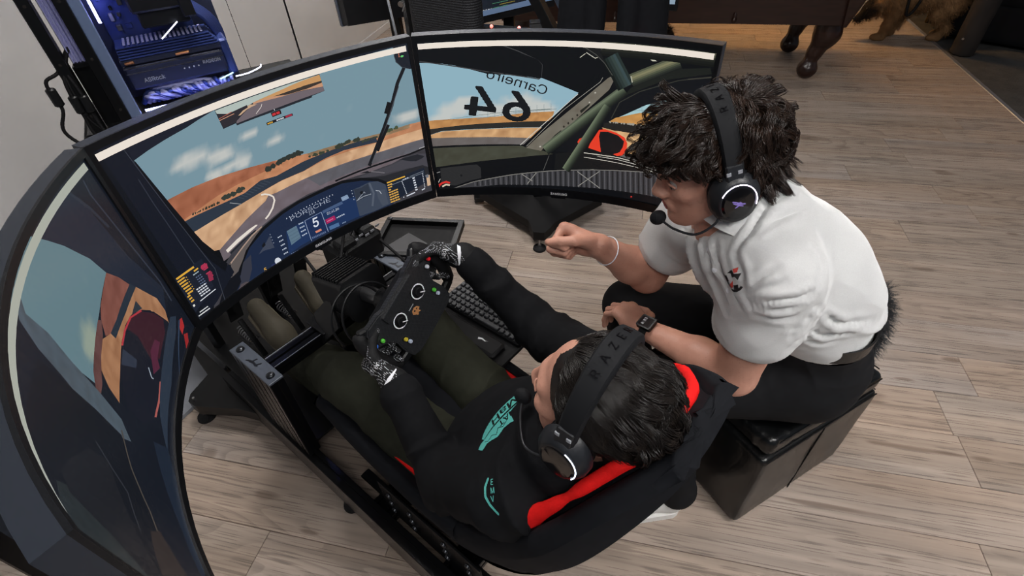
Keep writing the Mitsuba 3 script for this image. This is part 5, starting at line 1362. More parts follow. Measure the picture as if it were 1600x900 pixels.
for s in (-1, 1):
    P = [wl(s*0.118, 0.086, -0.018), wl(s*0.134, 0.060, -0.014), wl(s*0.140, 0.020, -0.012), wl(s*0.136, -0.030, -0.014), wl(s*0.122, -0.070, -0.020)]
    g = rigobj(sw+'__grip', tube(spline(P, 16), [0.012]+[0.0165]*14+[0.012], 12), 'rubber', True)
    rigobj(sw+'__grip_arm', bar(wl(s*0.098, 0.070, -0.012), wl(s*0.122, 0.084, -0.016), 0.022, 0.02, 0.004, up=WN), 'black_plastic'); rigobj(sw+'__grip_arm', bar(wl(s*0.075, -0.070, -0.014), wl(s*0.124, -0.068, -0.018), 0.022, 0.018, 0.004, up=WN), 'black_plastic')
    rigobj(sw+'__shift_paddle', wprism(Polygon([(s*0.05, -0.02), (s*0.125, -0.03), (s*0.130, 0.045), (s*0.05, 0.03)]), -0.060, -0.056), 'aluminium' if s < -5 else 'black_metal')
    d = nk(sw+'__dial')
    scene[d] = mikit.ply(rigm(fixn(cat([wcyl(s*0.041, 0.020, 0.002, 0.006, 0.0205, 32), wcyl(s*0.041, 0.020, 0.006, 0.016, 0.0115, 12)]))), 'black_plastic', smooth=30)
    ringp = Point(s*0.041, 0.020).buffer(0.0200, quad_segs=12).difference(Point(s*0.041, 0.020).buffer(0.0168, quad_segs=12))
    rigobj(d+'__ring_mark', wprism(ringp, 0.006, 0.0066), 'white_print', False)
    q = LineString([(s*0.041, 0.020), (s*0.041+0.010, 0.009)]).buffer(0.0011, cap_style=2)
    rigobj(d+'__pointer', wprism(q, 0.016, 0.0166), 'white_print', False)
BUT = {'red': '#d2202a', 'white': '#c9cdd6', 'green': '#4fae3a', 'blue': '#3c6fd0', 'yellow': '#c9b53a', 'pale': '#a9b4c6'}
for k, v in BUT.items(): mat('button_'+k, v, 0.35)
for k, u, v in (('blue', -0.121, 0.043), ('green', -0.102, 0.034), ('yellow', -0.070, -0.024), ('pale', -0.068, -0.039), ('red', 0.121, 0.043), ('white', 0.104, 0.034), ('green', 0.070, -0.022), ('pale', 0.070, -0.038)):
    b = nk(sw+'__push_button')
    scene[b] = mikit.ply(rigm(lathe([(0.0052, 0.0), (0.0052, 0.006), (0.0040, 0.0082), (0, 0.0088)], 18, wl(u, v, 0.002), WR)), 'button_'+k, smooth=40)
    lab(b, k.replace('pale', 'pale grey')+' push button')
    rigobj(b+'__collar', wprism(Point(u, v).buffer(0.0072).difference(Point(u, v).buffer(0.0054)), -0.002, 0.0042), 'black_plastic', 30)
for s in (-1, 1):
    rigobj(sw+'__button_pod', wcyl(s*0.113, 0.040, -0.014, -0.002, 0.016), 'black_plastic'); rigobj(sw+'__button_pod', wcyl(s*0.069, -0.031, -0.01, 0.001, 0.014), 'black_plastic')
mat('emblem_tan', '#a8754a', 0.6)
emb = unary_union([Polygon([(-.013, .002), (-.008, .010), (.002, .012), (.010, .007), (.013, -.002), (.006, -.004), (.008, -.012), (.001, -.008), (-.004, -.013), (-.008, -.005)]).difference(Point(-.003, .004).buffer(.0026)).difference(Polygon([(.002, .006), (.008, .004), (.004, .001)]))])
rigobj(sw+'__emblem', wprism(shapely.affinity.translate(emb, 0.002, -0.010), 0.002, 0.0026) if hasattr(shapely, 'affinity') else wprism(emb, 0.002, 0.0026), 'emblem_tan', False, label='tan emblem on the wheel face')
rigobj(sw+'__emblem_line', wprism(sbox(-0.009, 0.008, 0.011, 0.0105), 0.002, 0.0026), 'grey_print', False)

# ------------------------------------------------------------------ bucket seat
seat = nk('racing_chair'); lab(seat, 'black fabric bucket seat with bright red inner bolsters holding the driver', 'racing seat')
def fabric_fn(lo, hi, f):
    lo, hi = tuple(lo), tuple(hi)
    def fn(p, n, uv): return mix(lo, hi, 0.55*fbm(p.x*60, p.y*60, p.z*60, 3)+0.45*noise(p.x*f, p.y*f, p.z*f))
    return fn
scene['seat_black'] = {'type': 'principled', 'base_color': proc(fabric_fn((0.0035, 0.004, 0.0055), (0.009, 0.0098, 0.0125), 900)), 'roughness': 0.85, 'specular': 0.15, 'sheen': 0.05}
scene['seat_red'] = {'type': 'principled', 'base_color': proc(fabric_fn((0.50, 0.004, 0.005), (0.78, 0.012, 0.010), 900)), 'roughness': 0.8, 'specular': 0.2, 'sheen': 0.3}
SP = spline([(0.985, 0.375), (0.86, 0.345), (0.70, 0.300), (0.55, 0.262), (0.42, 0.255), (0.330, 0.330), (0.262, 0.45), (0.212, 0.57), (0.164, 0.67), (0.122, 0.76), (0.088, 0.835), (0.070, 0.885)], 90)
tt = np.linspace(0, 11, 90)
def curve(vals): return np.interp(tt, np.arange(12), vals)
#            front                      hip               waist      wing           head   top
HW = curve([0.190, 0.212, 0.218, 0.214, 0.208, 0.205, 0.212, 0.225, 0.220, 0.175, 0.124, 0.060])
BD = curve([0.045, 0.085, 0.115, 0.135, 0.150, 0.130, 0.095, 0.075, 0.066, 0.055, 0.042, 0.008])
for k in range(3):
    HW = np.convolve(np.pad(HW, 4, mode='edge'), np.ones(9)/9, 'valid'); BD = np.convolve(np.pad(BD, 4, mode='edge'), np.ones(9)/9, 'valid')
TAN = np.gradient(SP, axis=0); TAN /= np.linalg.norm(TAN, axis=1, keepdims=True); NRM = np.stack([TAN[:, 1], -TAN[:, 0]], 1)   # towards the driver
NRM = np.where((NRM[:, 1:] < 0) & (NRM[:, :1] < 0), -NRM, NRM)
def station(i, x, d): return A([x, SP[i, 0]+NRM[i, 0]*d, SP[i, 1]+NRM[i, 1]*d])
def loft(sections, lo=0, hi=90, sides=None):
    rows = [[station(i, x, d) for x, d in sections(i)] for i in range(lo, hi)]
    P = A(rows); M = grid_mesh(P, close_v=True); n = P.shape[1]
    a = P[0].mean(0); b = P[-1].mean(0); k = len(M.vertices); m = (P.shape[0]-1)*n
    F = np.vstack([M.faces, [[k, (j+1) % n, j] for j in range(n)], [[k+1, m+j, m+(j+1) % n] for j in range(n)]])
    M = TM(np.vstack([M.vertices, a, b]), F); trimesh.repair.fix_normals(M); return M
def shell(i):
    w, b = HW[i], BD[i]; t = 0.030-0.022*max(0.0, min(1.0, (i-60)/14))
    r = [(w-0.012, b), (w+0.006, b-0.008), (w+0.016, b-0.030), (w+0.010, b*0.45), (w-0.015, -0.020), (w*0.7, -t-0.008), (w*0.3, -t-0.010)]
    q = [(w*0.3, 0.0), (w*0.62, 0.006), (w-0.075, 0.022), (w-0.052, b*0.5), (w-0.044, b-0.014), (w-0.030, b-0.002)]
    right = r; 
    return [(x, d) for x, d in right]+[(-x, d) for x, d in r[::-1]]+[(-x, d) for x, d in q]+[(x, d) for x, d in q[::-1]]
rigobj(seat+'__shell', loft(shell), 'seat_black', True)
def redpad(s, swell):
    def f(i):
        w, b = HW[i], BD[i]; e = swell
        return [(s*(w-0.028), b+0.002), (s*(w-0.036), b+0.006+e), (s*(w-0.052), b+0.001+e), (s*(w-0.066-e), b*0.6+0.006), (s*(w-0.090-e), 0.034), (s*(w-0.125), 0.020), (s*(w-0.125), 0.004), (s*(w-0.070), 0.014), (s*(w-0.042), b*0.55)]
    return f
for s in (-1, 1):
    rigobj(seat+'__thigh_pad', loft(redpad(s, 0.004), 3, 40), 'seat_red', True, label='red side pad of the seat cushion')
# one red roll follows the front of the backrest rim from shoulder to shoulder over the top
RP = [station(i, -(HW[i]-0.030), BD[i]+0.012) for i in range(57, 80, 2)]
RQ = [A([-p[0], p[1], p[2]]) for p in RP[::-1]]
RT_ = spline(RP+[station(83, x, 0.036) for x in (-0.06, 0.0, 0.06)]+RQ, 90)
_q = np.linspace(0, 1, 90); RR = 0.0115+0.014*np.exp(-((_q-0.06)/0.07)**2)+0.014*np.exp(-((_q-0.94)/0.07)**2)-0.004*np.exp(-((_q-0.25)/0.03)**2)
rigobj(seat+'__rim_roll', tube(RT_, RR, 12), 'seat_red', True, label='red padded roll along the backrest rim')
rigobj(seat+'__head_pad', loft(redpad(1, 0.010), 68, 80), 'seat_red', True, label='red head bolster')
def centre(i):
    w = HW[i]*0.52
    return [(w, 0.012), (w*0.7, 0.030), (0, 0.034), (-w*0.7, 0.030), (-w, 0.012), (-w, 0.0), (w, 0.0)]
rigobj(seat+'__seat_cushion', loft(centre, 4, 34), 'seat_black', True); rigobj(seat+'__back_cushion', loft(centre, 44, 80), 'seat_black', True)
for s in (-1, 1):
    rigobj(seat+'__side_bracket', cat([bar((s*0.20, 0.30, 0.125), (s*0.20, 0.88, 0.125), 0.03, 0.012), bx((s*0.225, 0.56, 0.205), (0.006, 0.36, 0.15), 0.001)]), 'black_metal')
    for y in (0.42, 0.50, 0.62, 0.70):
        for z in (0.17, 0.21, 0.25): rigobj(seat+'__bracket_bolt', lathe([(0, 0.006), (0.008, 0.005), (0.009, 0), (0, 0)], 12, (s*0.229, y, z), A([[0, 0, s], [0, 1, 0], [-s, 0, 0.0]])), 'bolt_metal')

# ------------------------------------------------------------------ people: shared builders
def skin_fn(p, n, uv):
    a = fbm(p.x*38, p.y*38, p.z*38, 4); b = noise(p.x*420, p.y*420, p.z*420)
    c = mix((0.42, 0.190, 0.130), (0.58, 0.310, 0.230), 0.25+0.6*a)
    return mix(c, (0.30, 0.11, 0.075), 0.25*smoothstep(0.72, 0.95, b))
scene['skin'] = {'type': 'principled', 'base_color': proc(skin_fn), 'roughness': 0.46, 'specular': 0.4, 'sheen': 0.1}
scene['dark_hair'] = {'type': 'principled', 'base_color': {'type': 'rgb', 'value': [0.0075, 0.0052, 0.0042]}, 'roughness': 0.33, 'specular': 0.5}
scene['brown_hair'] = {'type': 'principled', 'base_color': {'type': 'rgb', 'value': [0.020, 0.010, 0.0062]}, 'roughness': 0.32, 'specular': 0.55}
mat('lip', '#8f4a44', 0.4); mat('eye_white', '#9d948e', 0.2); mat('eye_dark', '#1d120c', 0.12)
class Head:
    """frame at the middle between the ears: x ahead, y to the left ear, z up"""
    def __init__(s, E, f, u=(0, 0, 1), k=1.0):
        s.k = k; s.E = A(E, float); f = A(f, float)/np.linalg.norm(f); l = np.cross(u, f); l /= np.linalg.norm(l); s.R = np.stack([f, l, np.cross(f, l)], 1)
    def __call__(s, x, y, z): return s.E+s.R @ A([x, y, z])*s.k
    def add(s, S):
        R, P = s.R, s
        S.ell(P(-.012, 0, .046), A((.098, .076, .090))*s.k, R, .01)
        S.ell(P(.046, 0, -.022), A((.050, .055, .080))*s.k, R, .03)
        for y in (-1, 1):
            S.limb(P(-.004, y*.052, -.042), P(.066, y*.020, -.084), .018, .015, .03)
            S.ell(P(.064, y*.042, -.006), A((.022, .020, .018))*s.k, R, .02)
            S.limb(P(.088, y*.012, .034), P(.072, y*.046, .034), .011, .010, .016)
            S.ell(P(.104, y*.031, .013), A((.016, .015, .009))*s.k, R, .014, sub=True)
            S.ell(P(.103, y*.0125, -.017), A((.011, .008, .0075))*s.k, R, .007)
            S.ell(P(-.004, y*.078, -.002), A((.026, .010, .031))*s.k, R, .008)
        S.ell(P(.081, 0, -.084), A((.018, .021, .016))*s.k, R, .02)
        S.limb(P(.094, 0, .026), P(.113, 0, -.008), .0075, .0095, .014); S.ell(P(.1135, 0, -.012), A((.010, .0105, .009))*s.k, R, .006)
        S.limb(P(.095, -.017, -.043), P(.095, .017, -.043), .0062, None, .008); S.limb(P(.0985, -.006, -.0415), P(.0985, .006, -.0415), .0055, None, .006)
        S.limb(P(.093, -.014, -.0535), P(.093, .014, -.0535), .0068, None, .008)
        S.limb(P(.1045, -.018, -.0485), P(.1045, .018, -.0485), .0022, None, .004, sub=True)
        return S
    def local(s, M): return TM(M.vertices @ s.R.T+s.E, M.faces)
    def eyes(s, parent):
        for y in (-1, 1):
            e = nk(parent+'__eye'); m = trimesh.creation.icosphere(3, 0.0118*s.k); scene[e] = mikit.ply(TM(m.vertices+s(.0825, y*.0315, .0135), m.faces), 'eye_white', smooth=True)
            scene[e+'__iris'] = mikit.ply(lathe([(0.0074, -.0012), (0.0052, 0.0006), (0, 0.0016)], 16, s(.0825+.0104, y*.0318, .0125), s.R @ A([[0, 0, 1], [1, 0, 0], [0, 1, 0.0]])), 'eye_dark', smooth=40)
            obj(parent+'__eyelid', tube(spline([s(.088, y*.018, .0145), s(.0955, y*.027, .0205), s(.0945, y*.036, .0205), s(.086, y*.0455, .0135)], 10), 0.0022, 6), 'skin', True)
        lips = cat([tube(spline([s(.092, -.019, -.0465), s(.1015, -.008, -.0430), s(.1035, 0, -.0442), s(.1015, .008, -.0430), s(.092, .019, -.0465)], 12), [0.0012]+[0.0036]*10+[0.0012], 7),
                    tube(spline([s(.092, -.016, -.0500), s(.0995, -.007, -.0545), s(.1005, 0, -.0548), s(.0995, .007, -.0545), s(.092, .016, -.0500)], 12), [0.0012]+[0.0042]*10+[0.0012], 7)])
        obj(parent+'__lips', lips, 'lip', True)
def sphere_dirs(n, rng):
    v = rng.normal(size=(n, 3)); return v/np.linalg.norm(v, axis=1, keepdims=True)
def finger(S, base, fwd, pn, lens, angs, r, k=0.004):
    p = A(base, float); a = 0.0; rr = r
    for L, da in zip(lens, angs):
        a += math.radians(da); d = math.cos(a)*fwd+math.sin(a)*pn; q = p+d*L
        S.limb(p, q, rr, rr*0.90, k); p, rr = q, rr*0.90
    return p
def hand(S, wrist, fwd, pn, thumb, angs, thumb_dirs, sc=1.0, grow=0.0, spread=0.05, tl=1.0):
    """wrist point, direction to the knuckles, palm normal, thumb side; finger joint angles in degrees per finger"""
    f = A(fwd, float)/np.linalg.norm(fwd); n = A(pn, float); n = n-(n@f)*f; n /= np.linalg.norm(n); t = np.cross(n, f); t = t if t@A(thumb, float) > 0 else -t
    w = A(wrist, float); P = lambda a, b, c: w+sc*(a*f+b*t+c*n)
    S.limb(P(0.0, 0.013, 0), P(0.078, 0.026, -.003), (0.0165+grow)*sc, (0.0125+grow)*sc, .015)
    S.limb(P(0.0, 0.000, 0), P(0.084, 0.006, -.004), (0.0170+grow)*sc, (0.0130+grow)*sc, .015)
    S.limb(P(0.0, -.010, 0), P(0.076, -.022, -.003), (0.0165+grow)*sc, (0.0120+grow)*sc, .015)
    S.ell(P(0.036, 0.024, 0.010), A([0.026, 0.017, 0.016])*sc+grow, np.stack([f, t, n], 1), .012)
    S.ell(P(0.036, -.020, 0.008), A([0.030, 0.014, 0.014])*sc+grow, np.stack([f, t, n], 1), .012)
    tips = []
    for i, (b, L, r) in enumerate((((0.082, 0.029), (.044, .026, .020), .0092), ((0.087, 0.0095), (.048, .030, .021), .0096), ((0.083, -.0095), (.044, .028, .020), .0090), ((0.074, -.0265), (.035, .021, .018), .0080))):
        ff = f+t*spread*(1.5-i); ff /= np.linalg.norm(ff)
        S.limb(P(b[0]-0.02, b[1], -.003), P(b[0], b[1], -.002), (r+0.001+grow)*sc, (r+0.0012+grow)*sc, .008)
        tips.append(finger(S, P(b[0], b[1], -.002), ff, n, A(L)*sc, angs[i], (r+grow)*sc))
    p = P(0.020, 0.026, 0.006); r = 0.0125
    for L, d in zip((0.044, 0.034, 0.027), thumb_dirs):
        q = p+sc*tl*L*(lambda v: v/np.linalg.norm(v))(d[0]*f+d[1]*t+d[2]*n); S.limb(p, q, (r+grow)*sc, (r*0.86+grow)*sc, .006); p, r = q, r*0.86
    return tips
def drape(g, o, ax, ay, M, off=0.0008, step=0.004):
    """lay a flat shape g (in the plane o, ax, ay) on a mesh: a thin patch that follows the surface"""
    from scipy.interpolate import LinearNDInterpolator
    ax = A(ax, float)/np.linalg.norm(ax); ay = A(ay, float); ay = ay-(ay@ax)*ax; ay /= np.linalg.norm(ay); n = np.cross(ax, ay); o = A(o, float)
    x0, y0, x1, y1 = g.bounds; q = M.vertices-o; a, b, c = q@ax, q@ay, q@n
    m = (vnormals(M)@n > 0.1) & (a > x0-.03) & (a < x1+.03) & (b > y0-.03) & (b < y1+.03) & (np.abs(c) < 0.12)
    it = LinearNDInterpolator(np.stack([a[m], b[m]], 1), c[m])
    V, F, k = [], [], 0
    for i in range(int(np.floor(x0/step)), int(np.ceil(x1/step))):
        col = g.intersection(sbox(i*step, y0-1, (i+1)*step, y1+1))
        if col.is_empty: continue
        for j in range(int(np.floor(y0/step)), int(np.ceil(y1/step))):
            cell = col.intersection(sbox(i*step, j*step, (i+1)*step, (j+1)*step))
            for part in getattr(cell, 'geoms', [cell]):
                if part.geom_type == 'Polygon' and part.area > 1e-10:
                    v, f = trimesh.creation.triangulate_polygon(part, engine='earcut'); V.append(v); F.append(f+k); k += len(v)
    v, F = np.vstack(V), np.vstack(F); z = it(v); ok = np.isfinite(z); z = np.where(ok, z, 0)
    F = F[ok[F].all(1)]
    return TM(o+v[:, :1]*ax+v[:, 1:]*ay+(z+off)[:, None]*n, F)

mat('headset_black', '#1b1d21', 0.42); mat('headset_soft', '#131417', 0.75, spec=0.25); mat('headset_gloss', '#0c0c0f', 0.12)
def headset(hd, label, ring_rgb, cup_out, glyph=None, high=0.0):
    """over-ear headset on a head frame"""
    h = nk('headset'); lab(h, label, 'headset', 'gaming headsets')
    ang = np.linspace(math.radians(4), math.radians(176), 60); RY, RZ = 0.104, 0.152+high; zc = -0.006
    rows = []
    sec = [(-.021, .0), (-.0205, .008), (-.017, .0115), (0, .0125), (.017, .0115), (.0205, .008), (.021, 0), (.017, -.004), (0, -.0055), (-.017, -.004)]
    for a in ang:
        w = 0.80+0.20*math.sin(a)**2; th = 0.85+0.3*math.sin(a)
        rows.append([hd(-0.004+x*w-0.012*math.sin(a), math.cos(a)*(RY+d*th), zc+math.sin(a)*(RZ+d*th)) for x, d in sec])
    B = grid_mesh(A(rows), close_v=True); obj(h+'__headband', fixn(B), 'headset_soft', 40)
    # wordmark pressed into the band, letter by letter from the left ear upwards
    G = []
    for i, c in enumerate('RAZER'):
        a = math.radians(64+11.5*i); o = hd(-0.004-0.012*math.sin(a)-0.006, math.cos(a)*(RY+0.0155), zc+math.sin(a)*(RZ+0.0155))
        tx = hd.R @ A([0, -math.sin(a), math.cos(a)*1.25]); G.append(text3d(c, o-tx/np.linalg.norm(tx)*0.006-hd.R@A([0, math.cos(a), math.sin(a)])*0.0006, tx, hd.R @ A([1, 0, 0]), 0.0125, 0.0008, False))
    for g in G: obj(h+'__letter', fixn(g), 'headset_gloss', False)
    for s in (1, -1):
        y = s*0.084
        Rc = hd.R @ A([[1, 0, 0], [0, 0, s], [0, -s, 0]]).T if False else np.stack([hd.R[:, 0], hd.R[:, 2], hd.R[:, 1]*s], 1)
        o = hd(-0.006, y, -0.008)
        el = shapely.affinity.scale(Point(0, 0).buffer(1, quad_segs=10), 0.040, 0.049)
        obj(h+'__ear_pad', fixn(cat([prism(el.buffer(-0.001*k), -0.010+0.004*k, -0.006+0.004*k, Rc, o) for k in range(4)])), 'headset_soft', 40)
        c = obj(h+'__ear_cup', fixn(lathe([(0, 0.034), (0.030, 0.034), (0.0355, 0.0315), (0.044, 0.020), (0.0455, 0.006), (0.040, 0.004), (0, 0.004)], 32, o, Rc @ np.diag([0.98, 1.18, 1.0]))), 'headset_black', 40)
        obj(c+'__cover', fixn(lathe([(0, 0.0366), (0.026, 0.0364), (0.0300, 0.0340), (0.0302, 0.029), (0, 0.029)], 32, o, Rc @ np.diag([0.98, 1.18, 1.0]))), 'headset_gloss', 30)
        tlist = np.linspace(math.radians(cup_out[0]), math.radians(cup_out[1]), 26)
        P = [o+Rc @ A([0.0318*math.cos(t), 0.0318*1.16*math.sin(t), 0.0340]) for t in tlist]
        scene[c+'__light_ring'] = mikit.ply(tube(P, 0.0011, 6), 'white_print', smooth=True, emitter=lamp(ring_rgb, 0.05))
        if glyph:
            gl = unary_union([LineString(q).buffer(0.0011) for q in ([(-.010, -.003), (-.003, -.001), (.003, .004), (.010, .008)], [(-.006, -.006), (0, -.003), (.005, .001), (.009, .004)], [(-.002, .003), (.002, -.004), (.006, -.006)], [(-.004, .001), (.004, .001)])])
            obj(c+'__emblem', prism(gl, 0.0366, 0.0371, Rc, o), glyph, False)
        arm = [hd(-0.006, s*(0.084+0.030), -0.010+0.012), hd(-0.006, s*(0.108), 0.045), hd(-0.007, s*0.1045, 0.064)]
        obj(h+'__slider', fixn(bar(hd(-0.005, s*0.113, 0.012), hd(-0.008, s*0.1015, 0.066), 0.030, 0.010, 0.003, up=hd.R[:, 1])), 'headset_black', 30)
        for dx in (-0.010, 0.010): obj(h+'__slider_mark', fixn(bx(hd(-0.006+dx, s*0.1095, 0.052), (0.008, 0.003, 0.007), 0.0006, hd.R)), 'grey_print', False)
    P = spline([hd(0.022, 0.100, -0.034), hd(0.036, 0.106, -0.052), hd(0.072, 0.096, -0.072), hd(0.105, 0.062, -0.070), hd(0.122, 0.034, -0.060)], 26)
    obj(h+'__microphone_boom', tube(P, 0.0024, 8), 'headset_black', True)
    m = trimesh.creation.icosphere(3, 1.0); v = m.vertices*A([0.016, 0.013, 0.015]); v = v*(1+0.03*(meshkit.noise(m.vertices*16, 2)[:, None]-0.5))
    obj(h+'__microphone_foam', TM(v @ hd.R.T+hd(0.126, 0.026, -0.058), m.faces), 'headset_soft', True)
    obj(h+'__boom_hinge', fixn(cat([cyl(hd(0.018, 0.096, -0.030), hd(0.018, 0.112, -0.030), 0.009, 18), cyl(hd(0.018, 0.112, -0.030), hd(0.018, 0.115, -0.030), 0.007, 18)])), 'headset_black', 30)
    return h

# ------------------------------------------------------------------ the driver (points in the rig frame)
drv = nk('person'); lab(drv, 'driver in a black hoodie and olive trousers sitting in the bucket seat', 'person')
scene['hoodie'] = {'type': 'principled', 'base_color': proc(fabric_fn((0.0035, 0.0037, 0.0045), (0.0085, 0.0088, 0.0102), 700)), 'roughness': 0.88, 'specular': 0.12, 'sheen': 0.06}
scene['olive'] = {'type': 'principled', 'base_color': proc(fabric_fn((0.013, 0.014, 0.009), (0.026, 0.0275, 0.019), 800)), 'roughness': 0.85, 'specular': 0.15, 'sheen': 0.06}
mat('cyan_print', '#4fa39b', 0.7); mat('print_dark', '#101214', 0.7)
HD = Head(W((-0.050, 0.228, 0.858)), RIG @ A([-0.03, 0.99, 0.05]), k=0.96)
nb = W((-0.03, 0.275, 0.725))
GL, GR = wl(-0.139, 0.006, -0.012), wl(0.139, 0.012, -0.012)
HL = (wl(-0.170, -0.012, 0.060), WN*-1.0+WU*0.10, WU, WV); HR = (wl(0.170, -0.006, 0.060), WN*-1.0-WU*0.10, -WU, WV)
SHL, SHR, ELL, ELR = A([-0.180, 0.310, 0.660]), A([0.165, 0.290, 0.675]), A([-0.178, 0.500, 0.490]), A([0.255, 0.545, 0.545])
S = Sdf(W((-0.03, 0.24, 0.84))-[0.20, 0.20, 0.16], W((-0.03, 0.24, 0.84))+[0.20, 0.20, 0.18], 0.0032)
HD.add(S); S.limb(HD(-.035, 0, -.03), nb, .052, .058, .02); S.ell(nb, (.10, .10, .05), None, .03)
obj(drv+'__body', S.mesh(2), 'skin', True); HD.eyes(drv)
# hoodie
lo, hi = A([-0.36, 0.14, 0.24]), A([0.36, 0.82, 0.80])
S = Sdf(lo, hi, 0.0052)
tn = (0, 0.76, 0.65)
S.limb((0, 0.52, 0.36), (0, 0.465, 0.455), .150, .148, .03, flat=(tn, .80)); S.limb((0, 0.465, 0.455), (-0.01, 0.35, 0.595), .148, .155, .04, flat=(tn, .78))
S.limb((-0.13, 0.305, 0.655), (0.115, 0.295, 0.66), .082, None, .06, flat=(tn, .95)); S.limb((-0.02, 0.30, 0.66), (-0.035, 0.27, 0.735), .085, .066, .05)
for sh, el, wr, e in ((SHL, ELL, HL[0], -1), (SHR, ELR, HR[0], 1)):
    wr = A(wr); S.limb(sh, el, .066, .055, .04); S.limb(el, el+(wr-el)*0.88, .054, .040, .03); S.limb(el+(wr-el)*0.84, el+(wr-el)*0.91, .043, .041, .008)
# hood lying round the neck
for a in np.linspace(0.3, 2*PI-0.3, 22):
    c = A([-0.035+0.082*math.sin(a), 0.262-0.060*math.cos(a)*-1.0*-1, 0.735-0.018*math.cos(a)]); S.ell(c, (.032, .032, .030), None, .03)
S.ell((-0.03, 0.195, 0.70), (.10, .045, .055), None, .03)
S.limb((-0.035, 0.27, 0.72), (-0.045, 0.262, 0.84), .060, .064, .006, sub=True)
M = S.mesh(3)
for c, ax, rc, am, wv, sd in ((ELL, A(HL[0])-SHL, .12, .012, .034, 1), (ELR, A(HR[0])-SHR, .13, .013, .036, 2), (ELL*.5+A(HL[0])*.5, A(HL[0])-ELL, .11, .008, .030, 3), (ELR*.5+A(HR[0])*.5, A(HR[0])-ELR, .12, .009, .032, 4), ((0, .47, .42), (0, -.6, .8), .18, .013, .045, 5), (SHL, (-.4, .6, -.7), .13, .011, .038, 6)):
    M = folds(M, c, ax, rc, am, wv, sd)
HOOD = displace(M, lambda v: 0.004*(meshkit.fbm(v*11, 3, 3)-0.5))
HOODW = rigm(HOOD); obj(drv+'__hoodie', HOODW, 'hoodie', True)
def cyan(g, o, ax, ay, m='cyan_print', nm='chest_print', off=0.0012):
    g = g.buffer(0); k = obj(drv+'__hoodie__'+nm, drape(g, W(o), RIG @ A(ax, float), RIG @ A(ay, float), HOODW, off), m, False); return k
# chest print: a slanted band of letters over a torn cyan patch
band = Polygon([(-.085, -.004), (-.080, .030), (.060, .032), (.068, .010), (.060, -.002)]); tx = shapely.affinity.scale(text2d('MaH', True), .030, .026, origin=(0, 0)); tx = shapely.affinity.translate(tx, -.068, .003)
patch = Polygon([(-.055, -.010), (-.03, -.018), (-.028, -.055), (0.0, -.046), (.022, -.055), (.05, -.046), (.066, -.060), (.078, -.030), (.070, -.008)])
tx2 = shapely.affinity.translate(shapely.affinity.scale(text2d('NAT', True), .018, .018, origin=(0, 0)), -.045, -.030)
squ = LineString([(-.02, -.030), (.0, -.040), (.012, -.028), (.022, -.044), (.034, -.030), (.046, -.040), (.056, -.026)]).buffer(.0010)
patch = shapely.affinity.translate(shapely.affinity.scale(patch, 1, -1, origin=(0, 0)), 0, .028); tx2 = shapely.affinity.translate(tx2, 0, .072); squ = shapely.affinity.translate(shapely.affinity.scale(squ, 1, -1, origin=(0, 0)), 0, .028)
pc = (-0.072, 0.417, 0.680); band, tx, patch, tx2, squ = [shapely.affinity.scale(g, .82, .82, origin=(0, 0)) for g in (band, tx, patch, tx2, squ)]
PX, PY = (-.81, .16, -.565), (-.505, -.664, .535)
cyan(band.difference(tx), pc, PX, PY); cyan(patch.difference(tx2).difference(squ), pc, PX, PY)
# sleeve mark near the left shoulder
m1 = LineString([(0, .030), (-.006, .018), (-.007, .004), (-.001, -.010), (.010, -.026)]).buffer(.0024); m2 = unary_union([shapely.affinity.translate(shapely.affinity.scale(text2d(c, True), .009, .009, origin=(0, 0)), .004+.002*math.cos(i), .020-.013*i) for i, c in enumerate('EMV')])
mid = SHL*.62+ELL*.38
cyan(unary_union([m1, m2]), A([-.221, .314, .7115]), (.335, -.707, .627), (.54, .69, .49), nm='sleeve_print')
# trousers
S = Sdf((-0.30, 0.33, 0.12), (0.30, 1.50, 0.60), 0.0056)
KL, KR, AL, AR = A([-0.122, 0.890, 0.470]), A([0.125, 0.905, 0.470]), A([-0.085, 1.300, 0.245]), A([0.095, 1.34, 0.25])
S.limb((-0.06, 0.47, 0.335), (0.06, 0.47, 0.335), .125, None, .04)
for hx, k, a in ((-.085, KL, AL), (.085, KR, AR)):
    S.limb((hx, 0.50, 0.335), k, .092, .068, .04); S.limb(k, a, .070, .056, .03); S.limb(k*.55+a*.45+A([0, 0, -.012]), a, .070, .058, .03)
M = S.mesh(3)
for c, ax, rc, am, wv, sd in ((KL, (0, 1, .1), .15, .012, .040, 11), (KR, (0, 1, .1), .15, .012, .040, 12), ((-.1, .56, .38), (.3, 1, .3), .16, .012, .042, 13), ((.1, .56, .38), (-.3, 1, .3), .16, .012, .042, 14), (AL, (0, .8, -.5), .15, .014, .038, 15), (AR, (0, .8, -.5), .15, .014, .038, 16)):
    M = folds(M, c, ax, rc, am, wv, sd)
obj(drv+'__trousers', rigm(displace(M, lambda v: 0.006*(meshkit.fbm(v*9, 3, 8)-0.5))), 'olive', True)
